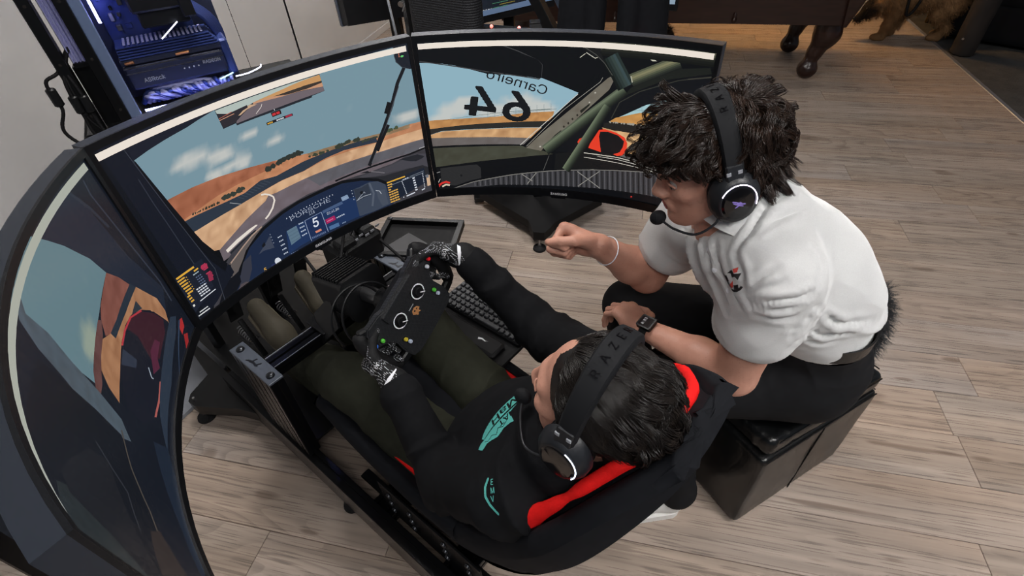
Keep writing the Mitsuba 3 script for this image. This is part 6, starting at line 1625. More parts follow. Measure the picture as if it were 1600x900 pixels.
# shoes on the pedals
mat('shoe_olive', '#3d382c', 0.75); mat('shoe_sole', '#5a5345', 0.8)
for a, x in ((AL, -0.078), (AR, 0.098)):
    S = Sdf((x-.07, 1.24, 0.10), (x+.07, 1.66, 0.46), 0.0042)
    h = A([x, 1.345, 0.170]); t = A([x*1.05, 1.535, 0.335]); d = (t-h)/np.linalg.norm(t-h); n = A([0, -d[2], d[1]])
    S.limb(h+n*.030, h+d*.13+n*.030, .038, .040, .03); S.limb(h+d*.13+n*.026, t+n*.022, .040, .030, .03); S.limb(h+n*.03, a+A([0, -.01, .02]), .040, .043, .03)
    k = obj(drv+'__shoe', rigm(S.mesh(2)), 'shoe_olive', True)
    sole = Polygon([(-.030, -.03), (.030, -.03), (.036, .06), (.043, .16), (.036, .24), (.0, .272), (-.036, .24), (-.041, .16), (-.034, .06)]).buffer(.006).buffer(-.004)
    obj(k+'__sole', rigm(prism(sole, -.012, .008, np.stack([A([1.0, 0, 0]), d, n], 1), h)), 'shoe_sole', 30)
    for i in range(5):
        q = h+d*(.11+.022*i)+n*(.068-.003*i); obj(k+'__lace', rigm(tube(spline([q+A([-.022, 0, 0])-n*.012, q, q+A([.022, 0, 0])-n*.012], 8), .0026, 6)), 'shoe_sole', True)
# gloves, one continuous mesh each
def glove_fn(p, n, uv):
    u = (p.x*0.446+p.y*0.895)*285.0; v = (p.z*0.97+p.x*0.2)*285.0
    fu, fv = u-dr.floor(u)-0.5, v+0.5*dr.floor(u)-dr.floor(v+0.5*dr.floor(u))-0.5
    on = dr.select((fu*fu+fv*fv < 0.045) & (noise(p.x*30+3, p.y*30, p.z*30) > 0.50), 1.0, 0.0)
    return mix((0.007, 0.0072, 0.008), (0.46, 0.47, 0.50), on)
scene['glove_mat'] = {'type': 'principled', 'base_color': proc(glove_fn), 'roughness': 0.75, 'specular': 0.25}
for (w, f, n, t), el, sd in ((HL, ELL, 1), (HR, ELR, -1)):
    w = A(w); S = Sdf(w-.15, w+.15, 0.0027)
    hand(S, w, f, n, t, ((58, 62, 40), (62, 66, 42), (66, 66, 42), (70, 64, 40)), ((.55, .62, .30), (.50, .30, .75), (.25, .10, 1.0)), 1.0, .0016, .03)
    d = (el-w)/np.linalg.norm(el-w); S.limb(w, w+d*.075, .031, .035, .02); S.limb(w+d*.018, w+d*.026, .0335, .034, .006)
    G = S.mesh(2); GW = rigm(G); k = obj(drv+'__glove', GW, 'glove_mat', True, label='black race glove with white dots')
    nn = -A(n); ff = A(f)/np.linalg.norm(f)
    st = Polygon([(-.026, -.007), (.024, .001), (.025, .004), (-.004, .005), (-.022, .002)])
    eye = RIG.T @ (EYE-RIG0)-w; eye = eye/np.linalg.norm(eye); ax = np.cross(ff, eye); ax /= np.linalg.norm(ax)
    obj(k+'__white_flash', drape(st, W(w+ff*.018), RIG @ (ax*sd), RIG @ (np.cross(eye, ax*sd)), GW, .0008, .003), 'white_print', False)
    wd = shapely.affinity.scale(text2d('free', False), .0105, .012, origin=(0, 0))
    obj(k+'__script', drape(shapely.affinity.translate(wd, -.014, .0), W(w+ff*.074), RIG @ (ax*sd), RIG @ (np.cross(eye, ax*sd)), GW, .0009, .003), 'white_print', False)
# hair swept back from the forehead
rng = np.random.default_rng(21)
cc, cr = HD(-.016, 0, .047), A([.101, .082, .091])
S = Sdf(cc-.16, cc+.16, 0.004)
S.ell(cc, cr-.004, HD.R, .01); S.ell(HD(-.075, 0, -.035), (.040, .062, .060), HD.R, .03); S.cut(HD(.050, 0, .05), HD.R @ A([1, 0, -.35])); 
for y in (-1, 1): S.ell(HD(.055, y*.085, -.045), (.060, .04, .062), HD.R, .012, sub=True)
S.ell(HD(.03, 0, -.09), (.09, .075, .085), HD.R, .01, sub=True)
hair = obj(drv+'__hair', S.mesh(2), 'dark_hair', True, label='long dark hair combed back')
v = sphere_dirs(26000, rng); v = v[(v[:, 2] > -0.62) & (v[:, 0] < 0.48+0.15*v[:, 2])]
v = v[(v[:, 2] > -0.15) | (v[:, 0] < -0.05)][:8200]
roots = cc+(v*cr*0.985) @ HD.R.T
fl = v*cr-A([.115, 0, .070]); nrm = v/cr; nrm /= np.linalg.norm(nrm, axis=1, keepdims=True); fl = fl-(fl*nrm).sum(1)[:, None]*nrm; fl /= np.linalg.norm(fl, axis=1, keepdims=True)
cl = meshkit.noise(v*7, 5)-0.5; cl2 = meshkit.noise(v*9+7, 6)-0.5
sidev = np.cross(nrm, fl); fl = fl+sidev*cl[:, None]*0.5+nrm*(0.05+0.18*np.maximum(cl2, 0))[:, None]; fl /= np.linalg.norm(fl, axis=1, keepdims=True)
obj(hair+'__strands', strands(roots, fl @ HD.R.T, rng.uniform(.06, .11, len(v)), .00065, rng, .010, .004, 5.0, .10, (cc, HD.R), cr, 10, top=.02, clump=300, rise=.05, pull=.8), 'dark_hair', True, kind='stuff')
w_ = (v[:, 0] < -.28) & (np.abs(v[:, 1]) < .95); w_ = np.where(w_)[0][:2200]
obj(hair+'__loose_locks', strands(roots[w_], fl[w_] @ HD.R.T, rng.uniform(.08, .125, len(w_)), .00065, rng, .03, .009, 7.0, .16, (cc, HD.R), cr, 11, top=.05, clump=90, rise=.20, pull=.88), 'dark_hair', True, kind='stuff')
headset(HD, 'black headset with a white light arc worn by the driver in the bucket seat', (2.2, 2.6, 3.2), (110, 215), high=.006)

# ------------------------------------------------------------------ the man on the ottoman (points in the room frame)
man = nk('person'); lab(man, 'man in a white polo shirt and black trousers leaning forward on the ottoman', 'person')
MF = A([-0.955, 0.295, 0.0])
HM = Head((0.159, 0.937, 1.041), (-0.92, -0.265, -0.29), (-.278, -.083, .957), 0.94)
PEL, C7 = A([0.50, 1.0, 0.53]), A([0.252, 0.955, 0.960])
HPL, HPR, KNL, KNR = A([0.465, 0.915, 0.50]), A([0.520, 1.095, 0.50]), A([0.125, 0.845, 0.475]), A([0.055, 1.145, 0.465])
ANL, ANR = A([0.245, 0.795, 0.09]), A([0.10, 1.145, 0.09])
SL, SR = A([0.300, 0.812, 0.900]), A([0.165, 1.065, 0.865])
EL, WL_ = A([0.285, 0.812, 0.610]), A([0.088, 0.955, 0.570]); ER, WRR = A([0.085, 1.085, 0.640]), A([-0.040, 0.990, 0.790])
S = Sdf((-0.27, 0.66, 0.45), (0.55, 1.26, 1.25), 0.0034)
HM.add(S); S.limb(HM(-.035, 0, -.03), C7, .054, .062, .03); S.limb(HM(-.02, 0, -.06), (0.225, .945, .935), .05, .06, .03); S.limb(C7, (0.255, .94, .90), .07, .095, .03)
S.limb((0.28, .84, .895), (0.175, 1.04, .875), .055, None, .04)
S.limb(SL, EL, .054, .045, .03); S.limb(SL*.55+EL*.45, EL, .049, .043, .02); S.limb(EL, EL*.65+WL_*.35, .045, .044, .02); S.limb(EL*.65+WL_*.35, WL_, .044, .027, .02, flat=((0, 0, 1), .88))
S.limb(SR, ER, .054, .046, .03); S.limb(ER, ER*.62+WRR*.38, .046, .045, .02); S.limb(ER*.62+WRR*.38, WRR, .045, .028, .02)
hand(S, WRR, (-.90, .16, .12), (.05, -.88, -.40), (.1, -.3, .95), ((80, 98, 55), (82, 100, 60), (84, 100, 60), (86, 98, 60)), ((.72, .42, .55), (.93, -.02, .35), (.93, -.22, .30)), 1.12, 0.0, .02, tl=.88)
hand(S, WL_, (-.60, .74, -.10), (-.12, -.05, -1.0), (.2, .8, 0), ((30, 40, 20), (30, 45, 25), (32, 46, 25), (34, 44, 22)), ((.60, .80, .20), (.85, .35, .25), (.95, .0, .30)), 1.08, 0.0, .10)
obj(man+'__body', S.mesh(2), 'skin', True); HM.eyes(man)
for y in (-1, 1):
    _b = HM(.090, y*.031, .034); _r = np.random.default_rng(5+y); _n = 260; _t = _r.uniform(-1, 1, _n)
    rt = A([HM(.0985-.012*abs(t)**2-(.010 if t > .3 else 0), y*(.031+.019*t), .0345+.004*(1-t*t)+_r.uniform(-.003, .003)) for t in _t])
    dd = np.tile(HM.R @ A([.15, y*1.0, .25]), (_n, 1))+_r.normal(0, .2, (_n, 3)); dd /= np.linalg.norm(dd, axis=1, keepdims=True)
    obj(man+'__eyebrow', strands(rt, dd, .011, .0005, _r, wave=0, n=4), 'brown_hair', True)
# polo shirt
def shirt_fn(p, n, uv): return mix((0.50, 0.505, 0.50), (0.60, 0.605, 0.60), 0.5*noise(p.x*900, p.y*900, p.z*900)+0.5*fbm(p.x*12, p.y*12, p.z*12, 3))
scene['shirt'] = {'type': 'principled', 'base_color': proc(shirt_fn), 'roughness': 0.8, 'specular': 0.2, 'sheen': 0.2}
S = Sdf((0.02, 0.66, 0.50), (0.74, 1.30, 1.06), 0.0042)
tn = A([-.80, -.12, -.50])
S.limb((0.465, 0.980, 0.680), (0.415, 0.968, 0.765), .146, .146, .04, flat=((-.9, .2, 0), .76)); S.limb((0.415, 0.968, 0.765), (0.295, .940, .860), .146, .142, .05, flat=(tn, .78))
S.limb((0.470, .982, 0.650), (0.463, .98, 0.695), .146, .148, .03, flat=((-.9, .2, 0), .80))
S.limb((0.290, .850, .885), (0.182, 1.020, .852), .078, .072, .06); S.limb((0.27, .945, .89), C7-[0, 0, .012], .095, .070, .05); S.limb((.350, .960, .80), (.28, .945, .905), .112, .080, .05); S.limb((.262, .965, .935), (.34, .99, .86), .062, .09, .06)
for sh, el, fr in ((SL, EL, .47), (SR, ER, .52)):
    e = sh+(el-sh)*fr; S.limb(sh, e, .072, .073, .04)
    d = (el-sh)/np.linalg.norm(el-sh); S.limb(e-d*.004, e+d*.05, .062, .060, .004, sub=True)
S.limb(C7-A([.02, 0, .05])*0, HM(-.03, 0, -.06), .056, .070, .01, sub=True)
S.limb((.205, .942, .945), HM(.0, 0, -.10), .050, .075, .01, sub=True)
S.cut((.465, .98, .662), (.10, 0, -1))
M = S.mesh(3)
for c, ax, rc, am, wv, sd in (((.285, .80, .82), (.75, .1, -.5), .11, .014, .030, 31), ((.27, .85, .78), (.5, .3, -.8), .10, .012, .032, 32), ((.45, .93, .66), (.25, .1, .97), .17, .013, .040, 33), ((.36, .87, .72), (.6, 0, .8), .12, .011, .040, 34), ((.19, .93, .84), (.6, -.3, .5), .11, .013, .040, 35), ((.15, 1.06, .80), (.6, 0, .7), .10, .012, .032, 36), ((.25, .90, .93), (.3, -.9, .2), .09, .010, .030, 37), ((.36, .95, .88), (.5, -.5, .3), .14, .007, .05, 38)):
    M = folds(M, c, ax, rc, am, wv, sd)
CREASES = [[[0.235,0.767,0.889],[0.254,0.759,0.93],[0.274,0.763,0.954]],
           [[0.239,0.761,0.886],[0.261,0.748,0.919],[0.285,0.747,0.939]],
           [[0.246,0.753,0.882],[0.279,0.736,0.903],[0.315,0.74,0.913],[0.343,0.755,0.925]],
           [[0.251,0.747,0.874],[0.284,0.737,0.885],[0.313,0.738,0.895],[0.337,0.748,0.916]],
           [[0.261,0.743,0.859],[0.297,0.741,0.86],[0.326,0.741,0.867]],
           [[0.35,0.751,0.857],[0.42,0.81,0.803],[0.471,0.828,0.79],[0.513,0.858,0.773]],
           [[0.357,0.757,0.882],[0.42,0.811,0.806],[0.461,0.819,0.774]],
           [[0.331,0.742,0.835],[0.403,0.808,0.767],[0.441,0.815,0.765],[0.496,0.838,0.768]],
           [[0.331,0.739,0.82],[0.406,0.813,0.741],[0.453,0.819,0.747]],
           [[0.268,0.903,1.016],[0.241,0.849,0.979],[0.214,0.816,0.94]],
           [[0.267,0.852,0.988],[0.294,0.869,0.994],[0.332,0.9,0.989]],
           [[0.258,0.882,1.004],[0.283,0.899,1.012],[0.304,0.918,1.014]],
           [[0.236,0.826,0.968],[0.261,0.846,0.985]],
           [[0.215,0.81,0.936],[0.227,0.78,0.917],[0.235,0.768,0.895]],
           [[0.185,0.863,0.922],[0.203,0.812,0.887],[0.217,0.79,0.867]],
           [[0.175,0.885,0.917],[0.184,0.846,0.888],[0.195,0.834,0.858]],
           [[0.346,0.763,0.934],[0.348,0.794,0.958],[0.333,0.812,0.972]],
           [[0.127,0.972,0.882],[0.147,0.928,0.892]],
           [[0.163,0.975,0.887],[0.165,0.882,0.906],[0.171,0.859,0.884]]]
for _j, _l in enumerate(CREASES):
    q = spline(_l, 14); t_ = np.linspace(0, 1, 14)
    def cr_(v, q=q, j=_j):
        near = np.full(len(v), 9.0); w = np.zeros(len(v)); near_box = ((v > q.min(0)-.05) & (v < q.max(0)+.05)).all(1); k = np.where(near_box)[0]
        if not len(k): return w
        D = np.linalg.norm(v[k][:, None]-q[None], axis=2); i = D.argmin(1); d = D[np.arange(len(k)), i]+.0015*(meshkit.noise(v[k]*120, j)-.5)
        amp = np.sin(PI*(0.12+0.80*t_[i]))*(.0075 if j in (2, 3, 9) else .0055)
        w[k] = amp*(-np.exp(-(d/.0052)**2)+.65*np.exp(-((d-.014)/.008)**2)); return w
    M = displace(M, cr_)
M = displace(M, lambda v: 0.0050*(meshkit.fbm(v*8, 3, 12)-0.5)); SHIRT = M
pol = obj(man+'__polo_shirt', M, 'shirt', True, label='white short sleeved polo shirt')
# collar, placket, buttons, chest emblem
P = []
nk0, nf = HM(-.05, 0, -.105), A([.205, .945, .925])
cen = A([.236, .940, .968]); cu = A([.30, .0, .95]); cu /= np.linalg.norm(cu); c1 = MF-(MF@cu)*cu; c1 /= np.linalg.norm(c1); c2 = np.cross(cu, c1)
rows = []
for t in np.linspace(-2.75, 2.75, 48):
    ct, sn = math.cos(PI-t), math.sin(PI-t)
    b = cen-c1*.006+c1*ct*.070*-1*-1+c2*sn*.070
    drop = cu*(-.004-.012*max(0, -math.cos(t))**1)
    rows.append([b+cu*.000+drop, b+cu*.018+drop, b+(c1*ct+c2*sn)*.006+cu*.021+drop, b+(c1*ct+c2*sn)*.016+cu*.010+drop, b+(c1*ct+c2*sn)*.026-cu*(.010+.012*abs(t)/2.75)+drop, b+(c1*ct+c2*sn)*.022-cu*(.011+.012*abs(t)/2.75)+drop])
obj(pol+'__collar', fixn(grid_mesh(A(rows), close_v=True)), 'shirt', 50)
pa = A([-.45, -.35, .80]); pa /= np.linalg.norm(pa)
try:
    pl = sbox(-.013, -.10, .013, .03); o = A([.185, .852, .900]); ay = A([-.36, .82, .43]); ax = np.cross(ay, A([-.86, -.50, .04]))
    obj(pol+'__placket', drape(pl, o, ax, ay, SHIRT, .0018, .006), 'shirt', True)
    for dz in (.015, -.03, -.075):
        m = drape(Point(0, dz).buffer(.0048), o, ax, ay, SHIRT, .0034, .01); obj(pol+'__button', m, 'white_print', False)
except Exception: pass
# round emblem in black and red on the chest
em = unary_union([Point(0, 0).buffer(.026).difference(Point(0, 0).buffer(.022)).intersection(sbox(-.03, -.03, .03, -.004)), Polygon([(-.014, .004), (-.006, .016), (.002, .012), (.012, .016), (.014, .004), (.006, .008), (0, .002), (-.006, .008)]), Polygon([(-.020, -.006), (-.010, -.014), (-.006, -.008), (-.014, .000)]), Polygon([(.006, -.012), (.016, -.004), (.020, -.012), (.010, -.020)])])
er = unary_union([Polygon([(-.003, -.016), (.002, -.004), (.006, -.016), (.002, -.021)]), Polygon([(-.004, .018), (.003, .024), (.006, .016), (.001, .013)])])
mat('emblem_black', '#1b1a1c', 0.7); mat('emblem_red', '#b8433c', 0.7)
eo, ea, eb = A([.216, .790, .900]), A([.588, -.81, .14]), A([-.10, .10, 1.0])
for g, m in ((em, 'emblem_black'), (er, 'emblem_red')):
    try: obj(pol+'__emblem', drape(g, eo, ea, eb, SHIRT, .0012, .003), m, False)
    except Exception as ex: print('emblem', ex)
# trousers
scene['trouser_black'] = {'type': 'principled', 'base_color': proc(fabric_fn((0.006, 0.0062, 0.0072), (0.012, 0.0123, 0.014), 800)), 'roughness': 0.8, 'specular': 0.15, 'sheen': 0.05}
S = Sdf((-0.06, 0.68, 0.05), (0.74, 1.30, 0.66), 0.0056)
S.limb((.485, .95, .525), (.51, 1.035, .525), .128, None, .04); S.limb((.463, .945, .655), (.473, 1.01, .655), .117, None, .03, flat=((-.9, .2, 0), .92)); S.limb((.475, .945, .55), (.48, 1.01, .65), .120, None, .03)
for h, k, a in ((HPL, KNL, ANL), (HPR, KNR, ANR)):
    S.limb(h, k, .098, .072, .05); S.limb(k, k*.4+a*.6, .072, .062, .03); S.limb(k*.4+a*.6, a, .062, .058, .03)
S.cut((.465, .98, .706), (-.05, 0, 1))
M = S.mesh(3)
for c, ax, rc, am, wv, sd in ((HPL+[-.05, 0, .06], (1, .2, .4), .13, .008, .036, 41), (HPR+[-.05, 0, .06], (1, 0, .4), .13, .008, .036, 42), (KNL, (.3, 0, -1), .12, .006, .036, 43), (KNR, (.3, 0, -1), .12, .006, .036, 44), (ANL, (0, 0, 1), .12, .007, .030, 45), ((.58, .93, .54), (0, 0.2, 1), .12, .006, .03, 46)):
    M = folds(M, c, ax, rc, am, wv, sd)
TROU = displace(M, lambda v: 0.006*(meshkit.fbm(v*8, 3, 15)-0.5)); tr2 = obj(man+'__trousers', TROU, 'trouser_black', True)
mat('belt_leather', '#151516', 0.35)
rows = []
for t in np.linspace(0, 2*PI, 60, endpoint=False):
    d = A([math.cos(t), math.sin(t), 0]); c = A([.466, .978, .686])-d@A([1, 0, 0])*A([0, 0, .0])
    r = 1/math.sqrt((d[0]/.119)**2+(d[1]/.156)**2); b = c+d*r
    rows.append([b+A([0, 0, .017])-d*.004, b+A([0, 0, .017]), b-A([0, 0, .017]), b-A([0, 0, .017])-d*.004])
obj(man+'__belt', fixn(grid_mesh(A(rows), close_u=True, close_v=True)), 'belt_leather', 30)
# white sneakers
mat('sneaker', '#c9c8c4', 0.55); mat('sneaker_sole', '#dddcd8', 0.6)
for a, h, t in ((ANL, A([.268, .795, 0]), A([.020, .725, 0])), (ANR, A([.125, 1.145, 0]), A([-.12, 1.10, 0]))):
    d = (t-h)/np.linalg.norm(t-h); l = A([-d[1], d[0], 0]); S = Sdf(np.minimum(h, t)-.08, np.maximum(h, t)+[.08, .08, .16], 0.0042)
    S.limb(h+d*.035+A([0, 0, .050]), h+d*.14+A([0, 0, .052]), .036, .040, .03); S.limb(h+d*.14+A([0, 0, .046]), t-d*.045+A([0, 0, .036]), .042, .032, .03); S.limb(h+d*.035+A([0, 0, .05]), a+A([0, 0, -.01]), .036, .046, .02)
    k = obj(man+'__shoe', S.mesh(2), 'sneaker', True)
    so = unary_union([Point(*(h+d*.042)[:2]).buffer(.039), Point(*(h+d*.16)[:2]).buffer(.048), Point(*(t-d*.045)[:2]).buffer(.041), Polygon([*( (h+d*.042+l*.039)[:2], (h+d*.16+l*.048)[:2], (t-d*.045+l*.041)[:2], (t-d*.045-l*.041)[:2], (h+d*.16-l*.048)[:2], (h+d*.042-l*.039)[:2])])])
    obj(k+'__sole', prism(so, 0.0, .026), 'sneaker_sole', 30)
    for i in range(5):
        q = h+d*(.115+.022*i)+A([0, 0, .092-.006*i]); obj(k+'__lace', tube(spline([q+l*.022-A([0, 0, .012]), q, q-l*.022-A([0, 0, .012])], 8), .0028, 6), 'sneaker_sole', True)
# thick dark hair falling from the crown
rng = np.random.default_rng(33)
cc, cr = HM(-.016, 0, .052), A([.104, .085, .094])
S = Sdf(cc-.19, cc+.19, 0.0042)
S.ell(cc, cr-.005, HM.R, .01); S.ell(HM(-.080, 0, -.025), (.042, .066, .062), HM.R, .04)
S.cut(HM(.066, 0, .06), HM.R @ A([1, 0, -.35]))
S.ell(HM(.085, 0, -.030), (.075, .105, .080), HM.R, .014, sub=True)
for y in (-1, 1): S.ell(HM(.030, y*.095, -.055), (.055, .045, .060), HM.R, .014, sub=True)
S.ell(HM(.0, 0, -.11), (.10, .075, .065), HM.R, .02, sub=True)
M_HAIR = S.mesh(2); hair = obj(man+'__hair', M_HAIR, 'brown_hair', True, label='thick wavy dark brown hair falling over the forehead')
def lock_hair(v, crown, lens, N, clump, rise, wave, sag, twist, lift=.02, top=.06, n=10, freq=6.0, pull=.82):
    nrm = v/cr; nrm /= np.linalg.norm(nrm, axis=1, keepdims=True)
    fl = v*cr-A(crown); fl = fl-(fl*nrm).sum(1)[:, None]*nrm; fl /= np.linalg.norm(fl, axis=1, keepdims=True)+1e-9
    cl = meshkit.noise(v*5.5, 5)-0.5; sidev = np.cross(nrm, fl)
    fl = fl+sidev*cl[:, None]*twist+nrm*0.12; fl /= np.linalg.norm(fl, axis=1, keepdims=True)
    zl = .052*HM.k+v[:, 2]*cr[2]; lens = np.where(v[:, 0] > .12, np.minimum(lens, np.maximum(.022, (zl-.030)*1.25)), lens)
    return strands(cc+(v*cr*0.97) @ HM.R.T, fl @ HM.R.T, lens, .00075, rng, lift, wave, freq, sag, (cc, HM.R), cr, n, top=top, clump=clump, rise=rise, pull=pull)
v = sphere_dirs(60000, rng); v = v[(v[:, 2] > -0.60) & ((v[:, 0] < 0.45) | (v[:, 2] > 0.20))]; v = v[(v[:, 2] > -0.05) | (v[:, 0] < -0.02)]
band = np.abs(v[:, 0]*.104+.004) < .022
top_ = v[~band][:9000]; flat_ = v[band][:1800]
L = np.where(top_[:, 0] > 0.15, rng.uniform(.060, .090, len(top_)), rng.uniform(.06, .095, len(top_)))
obj(hair+'__strands', strands(cc+(flat_*cr*.97) @ HM.R.T, np.tile(HM.R @ A([0, 0, 1.0]), (len(flat_), 1))*0+(lambda q: q/np.linalg.norm(q, axis=1, keepdims=True))(np.cross(flat_, np.cross(A([[-.3, 0, -1.0]]), flat_))) @ HM.R.T, .06, .0007, rng, .0, .002, 5, .1, (cc, HM.R), cr, 8, top=.02), 'brown_hair', True, kind='stuff')
obj(hair+'__locks', lock_hair(top_, (-.050, .012, .085), L, 9000, 330, .26, .007, .20, 1.0), 'brown_hair', True, kind='stuff')
fr = v[(v[:, 0] > .30) & (v[:, 2] > .25)][:1500]
obj(hair+'__fringe', lock_hair(fr, (-.050, .0, .085), rng.uniform(.060, .105, len(fr)), 1500, 70, .42, .008, .34, .8, lift=.06, top=.30, pull=.9), 'brown_hair', True, kind='stuff')
_bv = M_HAIR.vertices; _q = (_bv-HM.E) @ HM.R/HM.k; _i = np.where((_q[:, 2] < .03) & (_q[:, 0] < .01))[0]; _i = rng.choice(_i, min(len(_i), 3200), replace=False)
_n = vnormals(M_HAIR)[_i]; _d = _n*.35+HM.R @ A([-.35, 0, -1.0])+rng.normal(0, .12, _n.shape); _d /= np.linalg.norm(_d, axis=1, keepdims=True)
obj(hair+'__nape_locks', strands(_bv[_i], _d, rng.uniform(.03, .060, len(_i)), .0008, rng, wave=.004, n=7, clump=130, pull=.75), 'brown_hair', True, kind='stuff')
headset(HM, 'black headset with a white ring and purple emblem worn by the man in white', (3.4, 3.0, 4.0), (35, 200), mat('glyph_purple', '#8a78c8', 0.5), .006)
# watch and bracelet
wt = nk('wristwatch'); lab(wt, 'black digital wristwatch on the left wrist of the man in white', 'watch')
wd = (EL-WL_)/np.linalg.norm(EL-WL_); wc = WL_+wd*.018; wn = A([0, -.35, 1.0]); wn = wn-(wn@wd)*wd; wn /= np.linalg.norm(wn); ws = np.cross(wd, wn); WW = np.stack([ws, wd, wn], 1)
rows = []
for t in np.linspace(0, 2*PI, 40, endpoint=False):
    e = ws*math.cos(t)*.0335+wn*math.sin(t)*.0305; o = e/np.linalg.norm(e)*.0025
    rows.append([wc+e+wd*.010, wc+e+o+wd*.010, wc+e+o-wd*.010, wc+e-wd*.010])
obj(wt+'__strap', fixn(grid_mesh(A(rows), close_u=True, close_v=True)), 'rubber', 30)
cs = sbox(-.015, -.017, .015, .017).buffer(.003, join_style='bevel')
obj(wt+'__case', prism(cs, .028, .0395, WW, wc), 'black_plastic', 30); obj(wt+'__crystal', prism(cs.buffer(-.004), .0395, .0400, WW, wc), 'headset_gloss', 30)
dg = shapely.affinity.scale(text2d('8:33', False), .0075, .0075, origin=(0, 0)); dg = shapely.affinity.rotate(shapely.affinity.translate(dg, -.011, -.010), 180, origin=(0, -.006))
obj(wt+'__digits', prism(unary_union(dg), .0400, .0403, WW, wc) if dg.geom_type == 'Polygon' else cat([prism(g, .0400, .0403, WW, wc) for g in dg.geoms]), 'white_print', False)
br = nk('bracelet'); wd = (ER-WRR)/np.linalg.norm(ER-WRR); wc = WRR+wd*.030; a = np.cross(wd, [0, 0, 1.0]); a /= np.linalg.norm(a); b = np.cross(wd, a)
obj(br, tube([wc+a*math.cos(t)*.0345+b*math.sin(t)*.0345+wd*.006*math.sin(t) for t in np.linspace(0, 2*PI, 48, endpoint=False)], .0014, 7, close=True), 'white_print', True, label='thin pale cord bracelet on the raised right wrist of the man', cat='bracelet')

# ------------------------------------------------------------------ ottoman
ot = nk('ottoman'); lab(ot, 'black leather cube ottoman with a padded lid under the man in white', 'ottoman')
def leather_fn(p, n, uv): return fbm(p.x*160, p.y*160, p.z*160, 3)*0.6+0.4*fbm(p.x*22, p.y*22, p.z*22, 3)
mat('leather', '#0c0d0e', 0.30, spec=0.42, bump=proc(leather_fn), bscale=0.0012)
oa, ob, oc = A([.414, .760, 0]), A([.755, .656, 0]), A([-.656, .755, 0]); OC = oa+(ob+oc)*.2185; OR = np.stack([ob, oc, A([0, 0, 1.0])], 1)
def cushion(w, z0, z1, r, puff, dent=None, h=0.0055):
    S = Sdf(A([OC[0]-.34, OC[1]-.34, z0-.03]), A([OC[0]+.34, OC[1]+.34, z1+.05]), h)
    S.rbox(OC+A([0, 0, (z0+z1)/2]), (w, w, (z1-z0)/2), r, OR, .01)
    if puff: S.ell(OC+A([0, 0, (z0+z1)/2]), (w*.98, w*.98, (z1-z0)/2+puff), OR, .03)
    if dent is not None: S.limb(dent[0], dent[1], dent[2], None, .05, sub=True)
    return S.mesh(2)
M = cushion(.2185, .012, .345, .016, 0)
def wrk(v):
    q = (v-OC) @ OR; e = np.exp(-((np.abs(q[:, :2]).max(1)-.2185)/.02)**2)
    return 0.004*e*(meshkit.fbm(v*A([30, 30, 10]), 3, 4)-0.5)+0.003*(meshkit.fbm(v*9, 3, 2)-0.5)
body = obj(ot+'__body', displace(M, wrk), 'leather', True)
M = cushion(.212, .352, .418, .024, .006, ((.44, .90, .505), (.55, 1.06, .505), .105))
lid = obj(ot+'__lid', displace(M, lambda v: 0.006*(meshkit.fbm(v*A([26, 26, 14]), 3, 7)-0.5)+0.005*np.maximum(0, ridged(v*A([38, 38, 12]), 3)-.6)*np.exp(-((np.abs((v-OC) @ OR)[:, :2].max(1)-.20)/.03)**2)), 'leather', True)
def seam(x0, y0, x1, y1, z0, z1):
    return tube([OC+OR @ A([x0+(x1-x0)*t, y0+(y1-y0)*t, z0+(z1-z0)*t]) for t in np.linspace(0, 1, 12)], .0018, 6)
for (x0, y0, x1, y1, z0, z1) in ((0, -.2195, 0, -.2195, .02, .335), (.2195, 0, .2195, 0, .02, .335), (-.2195, 0, -.2195, 0, .02, .335), (-.208, -.218, .208, -.218, .340, .340), (.218, -.208, .218, .208, .340, .340)):
    obj(body+'__seam', seam(x0, y0, x1, y1, z0, z1), 'black_matte', True)
for z in (.360, .412): 
    for (x0, y0, x1, y1) in ((-.19, -.2135, .19, -.2135), (.2135, -.19, .2135, .19)): obj(lid+'__piping', seam(x0, y0, x1, y1, z, z), 'leather', True)

# ------------------------------------------------------------------ open computer case with blue lights behind the screens
pc = nk('computer_case'); lab(pc, 'open glass computer case lit blue, standing behind the curved monitors', 'computer')
PO, PT, PN = A([-1.405, 1.043, 0]), A([.72, .694, 0]), A([.694, -.72, 0])
PR = np.stack([PT, A([0, 0, 1.0]), PN], 1)
def pq(u, z, d=0.0): return PO+PT*u+A([0, 0, z])+PN*d
def pbx(u0, u1, z0, z1, d0, d1, bev=0.001): return bx(pq((u0+u1)/2, (z0+z1)/2, (d0+d1)/2), (u1-u0, z1-z0, d1-d0), bev, PR)
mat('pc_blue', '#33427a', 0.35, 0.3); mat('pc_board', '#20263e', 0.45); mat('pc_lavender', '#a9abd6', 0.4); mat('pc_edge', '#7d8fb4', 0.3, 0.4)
for u in (0.014, 0.082): obj(pc+'__frame_post', pbx(u-.014, u+.012, .62, 1.55, -.02, .02, .002), 'black_metal', 20)
for u in (0.014, 0.082): 
    for z in (1.02, 1.15, 1.28): obj(pc+'__post_hole', cyl(pq(u, z, .0195), pq(u, z, .0208), .0035, 10), 'black_gap', 30)
obj(pc+'__base', pbx(-.02, .58, .955, .975, -.25, .02), 'black_metal', 20)
obj(pc+'__radiator_core', pbx(.034, .074, 1.14, 1.55, -.07, -.022), 'pc_lavender', False)  # lavender colour stands in for LED light reflected on the radiator
obj(pc+'__side_panel', pbx(.026, .072, .62, 1.128, -.26, -.03), 'black_metal', False)
obj(pc+'__upper_side_panel', pbx(.026, .072, 1.128, 1.55, -.26, -.072), 'black_metal', False)
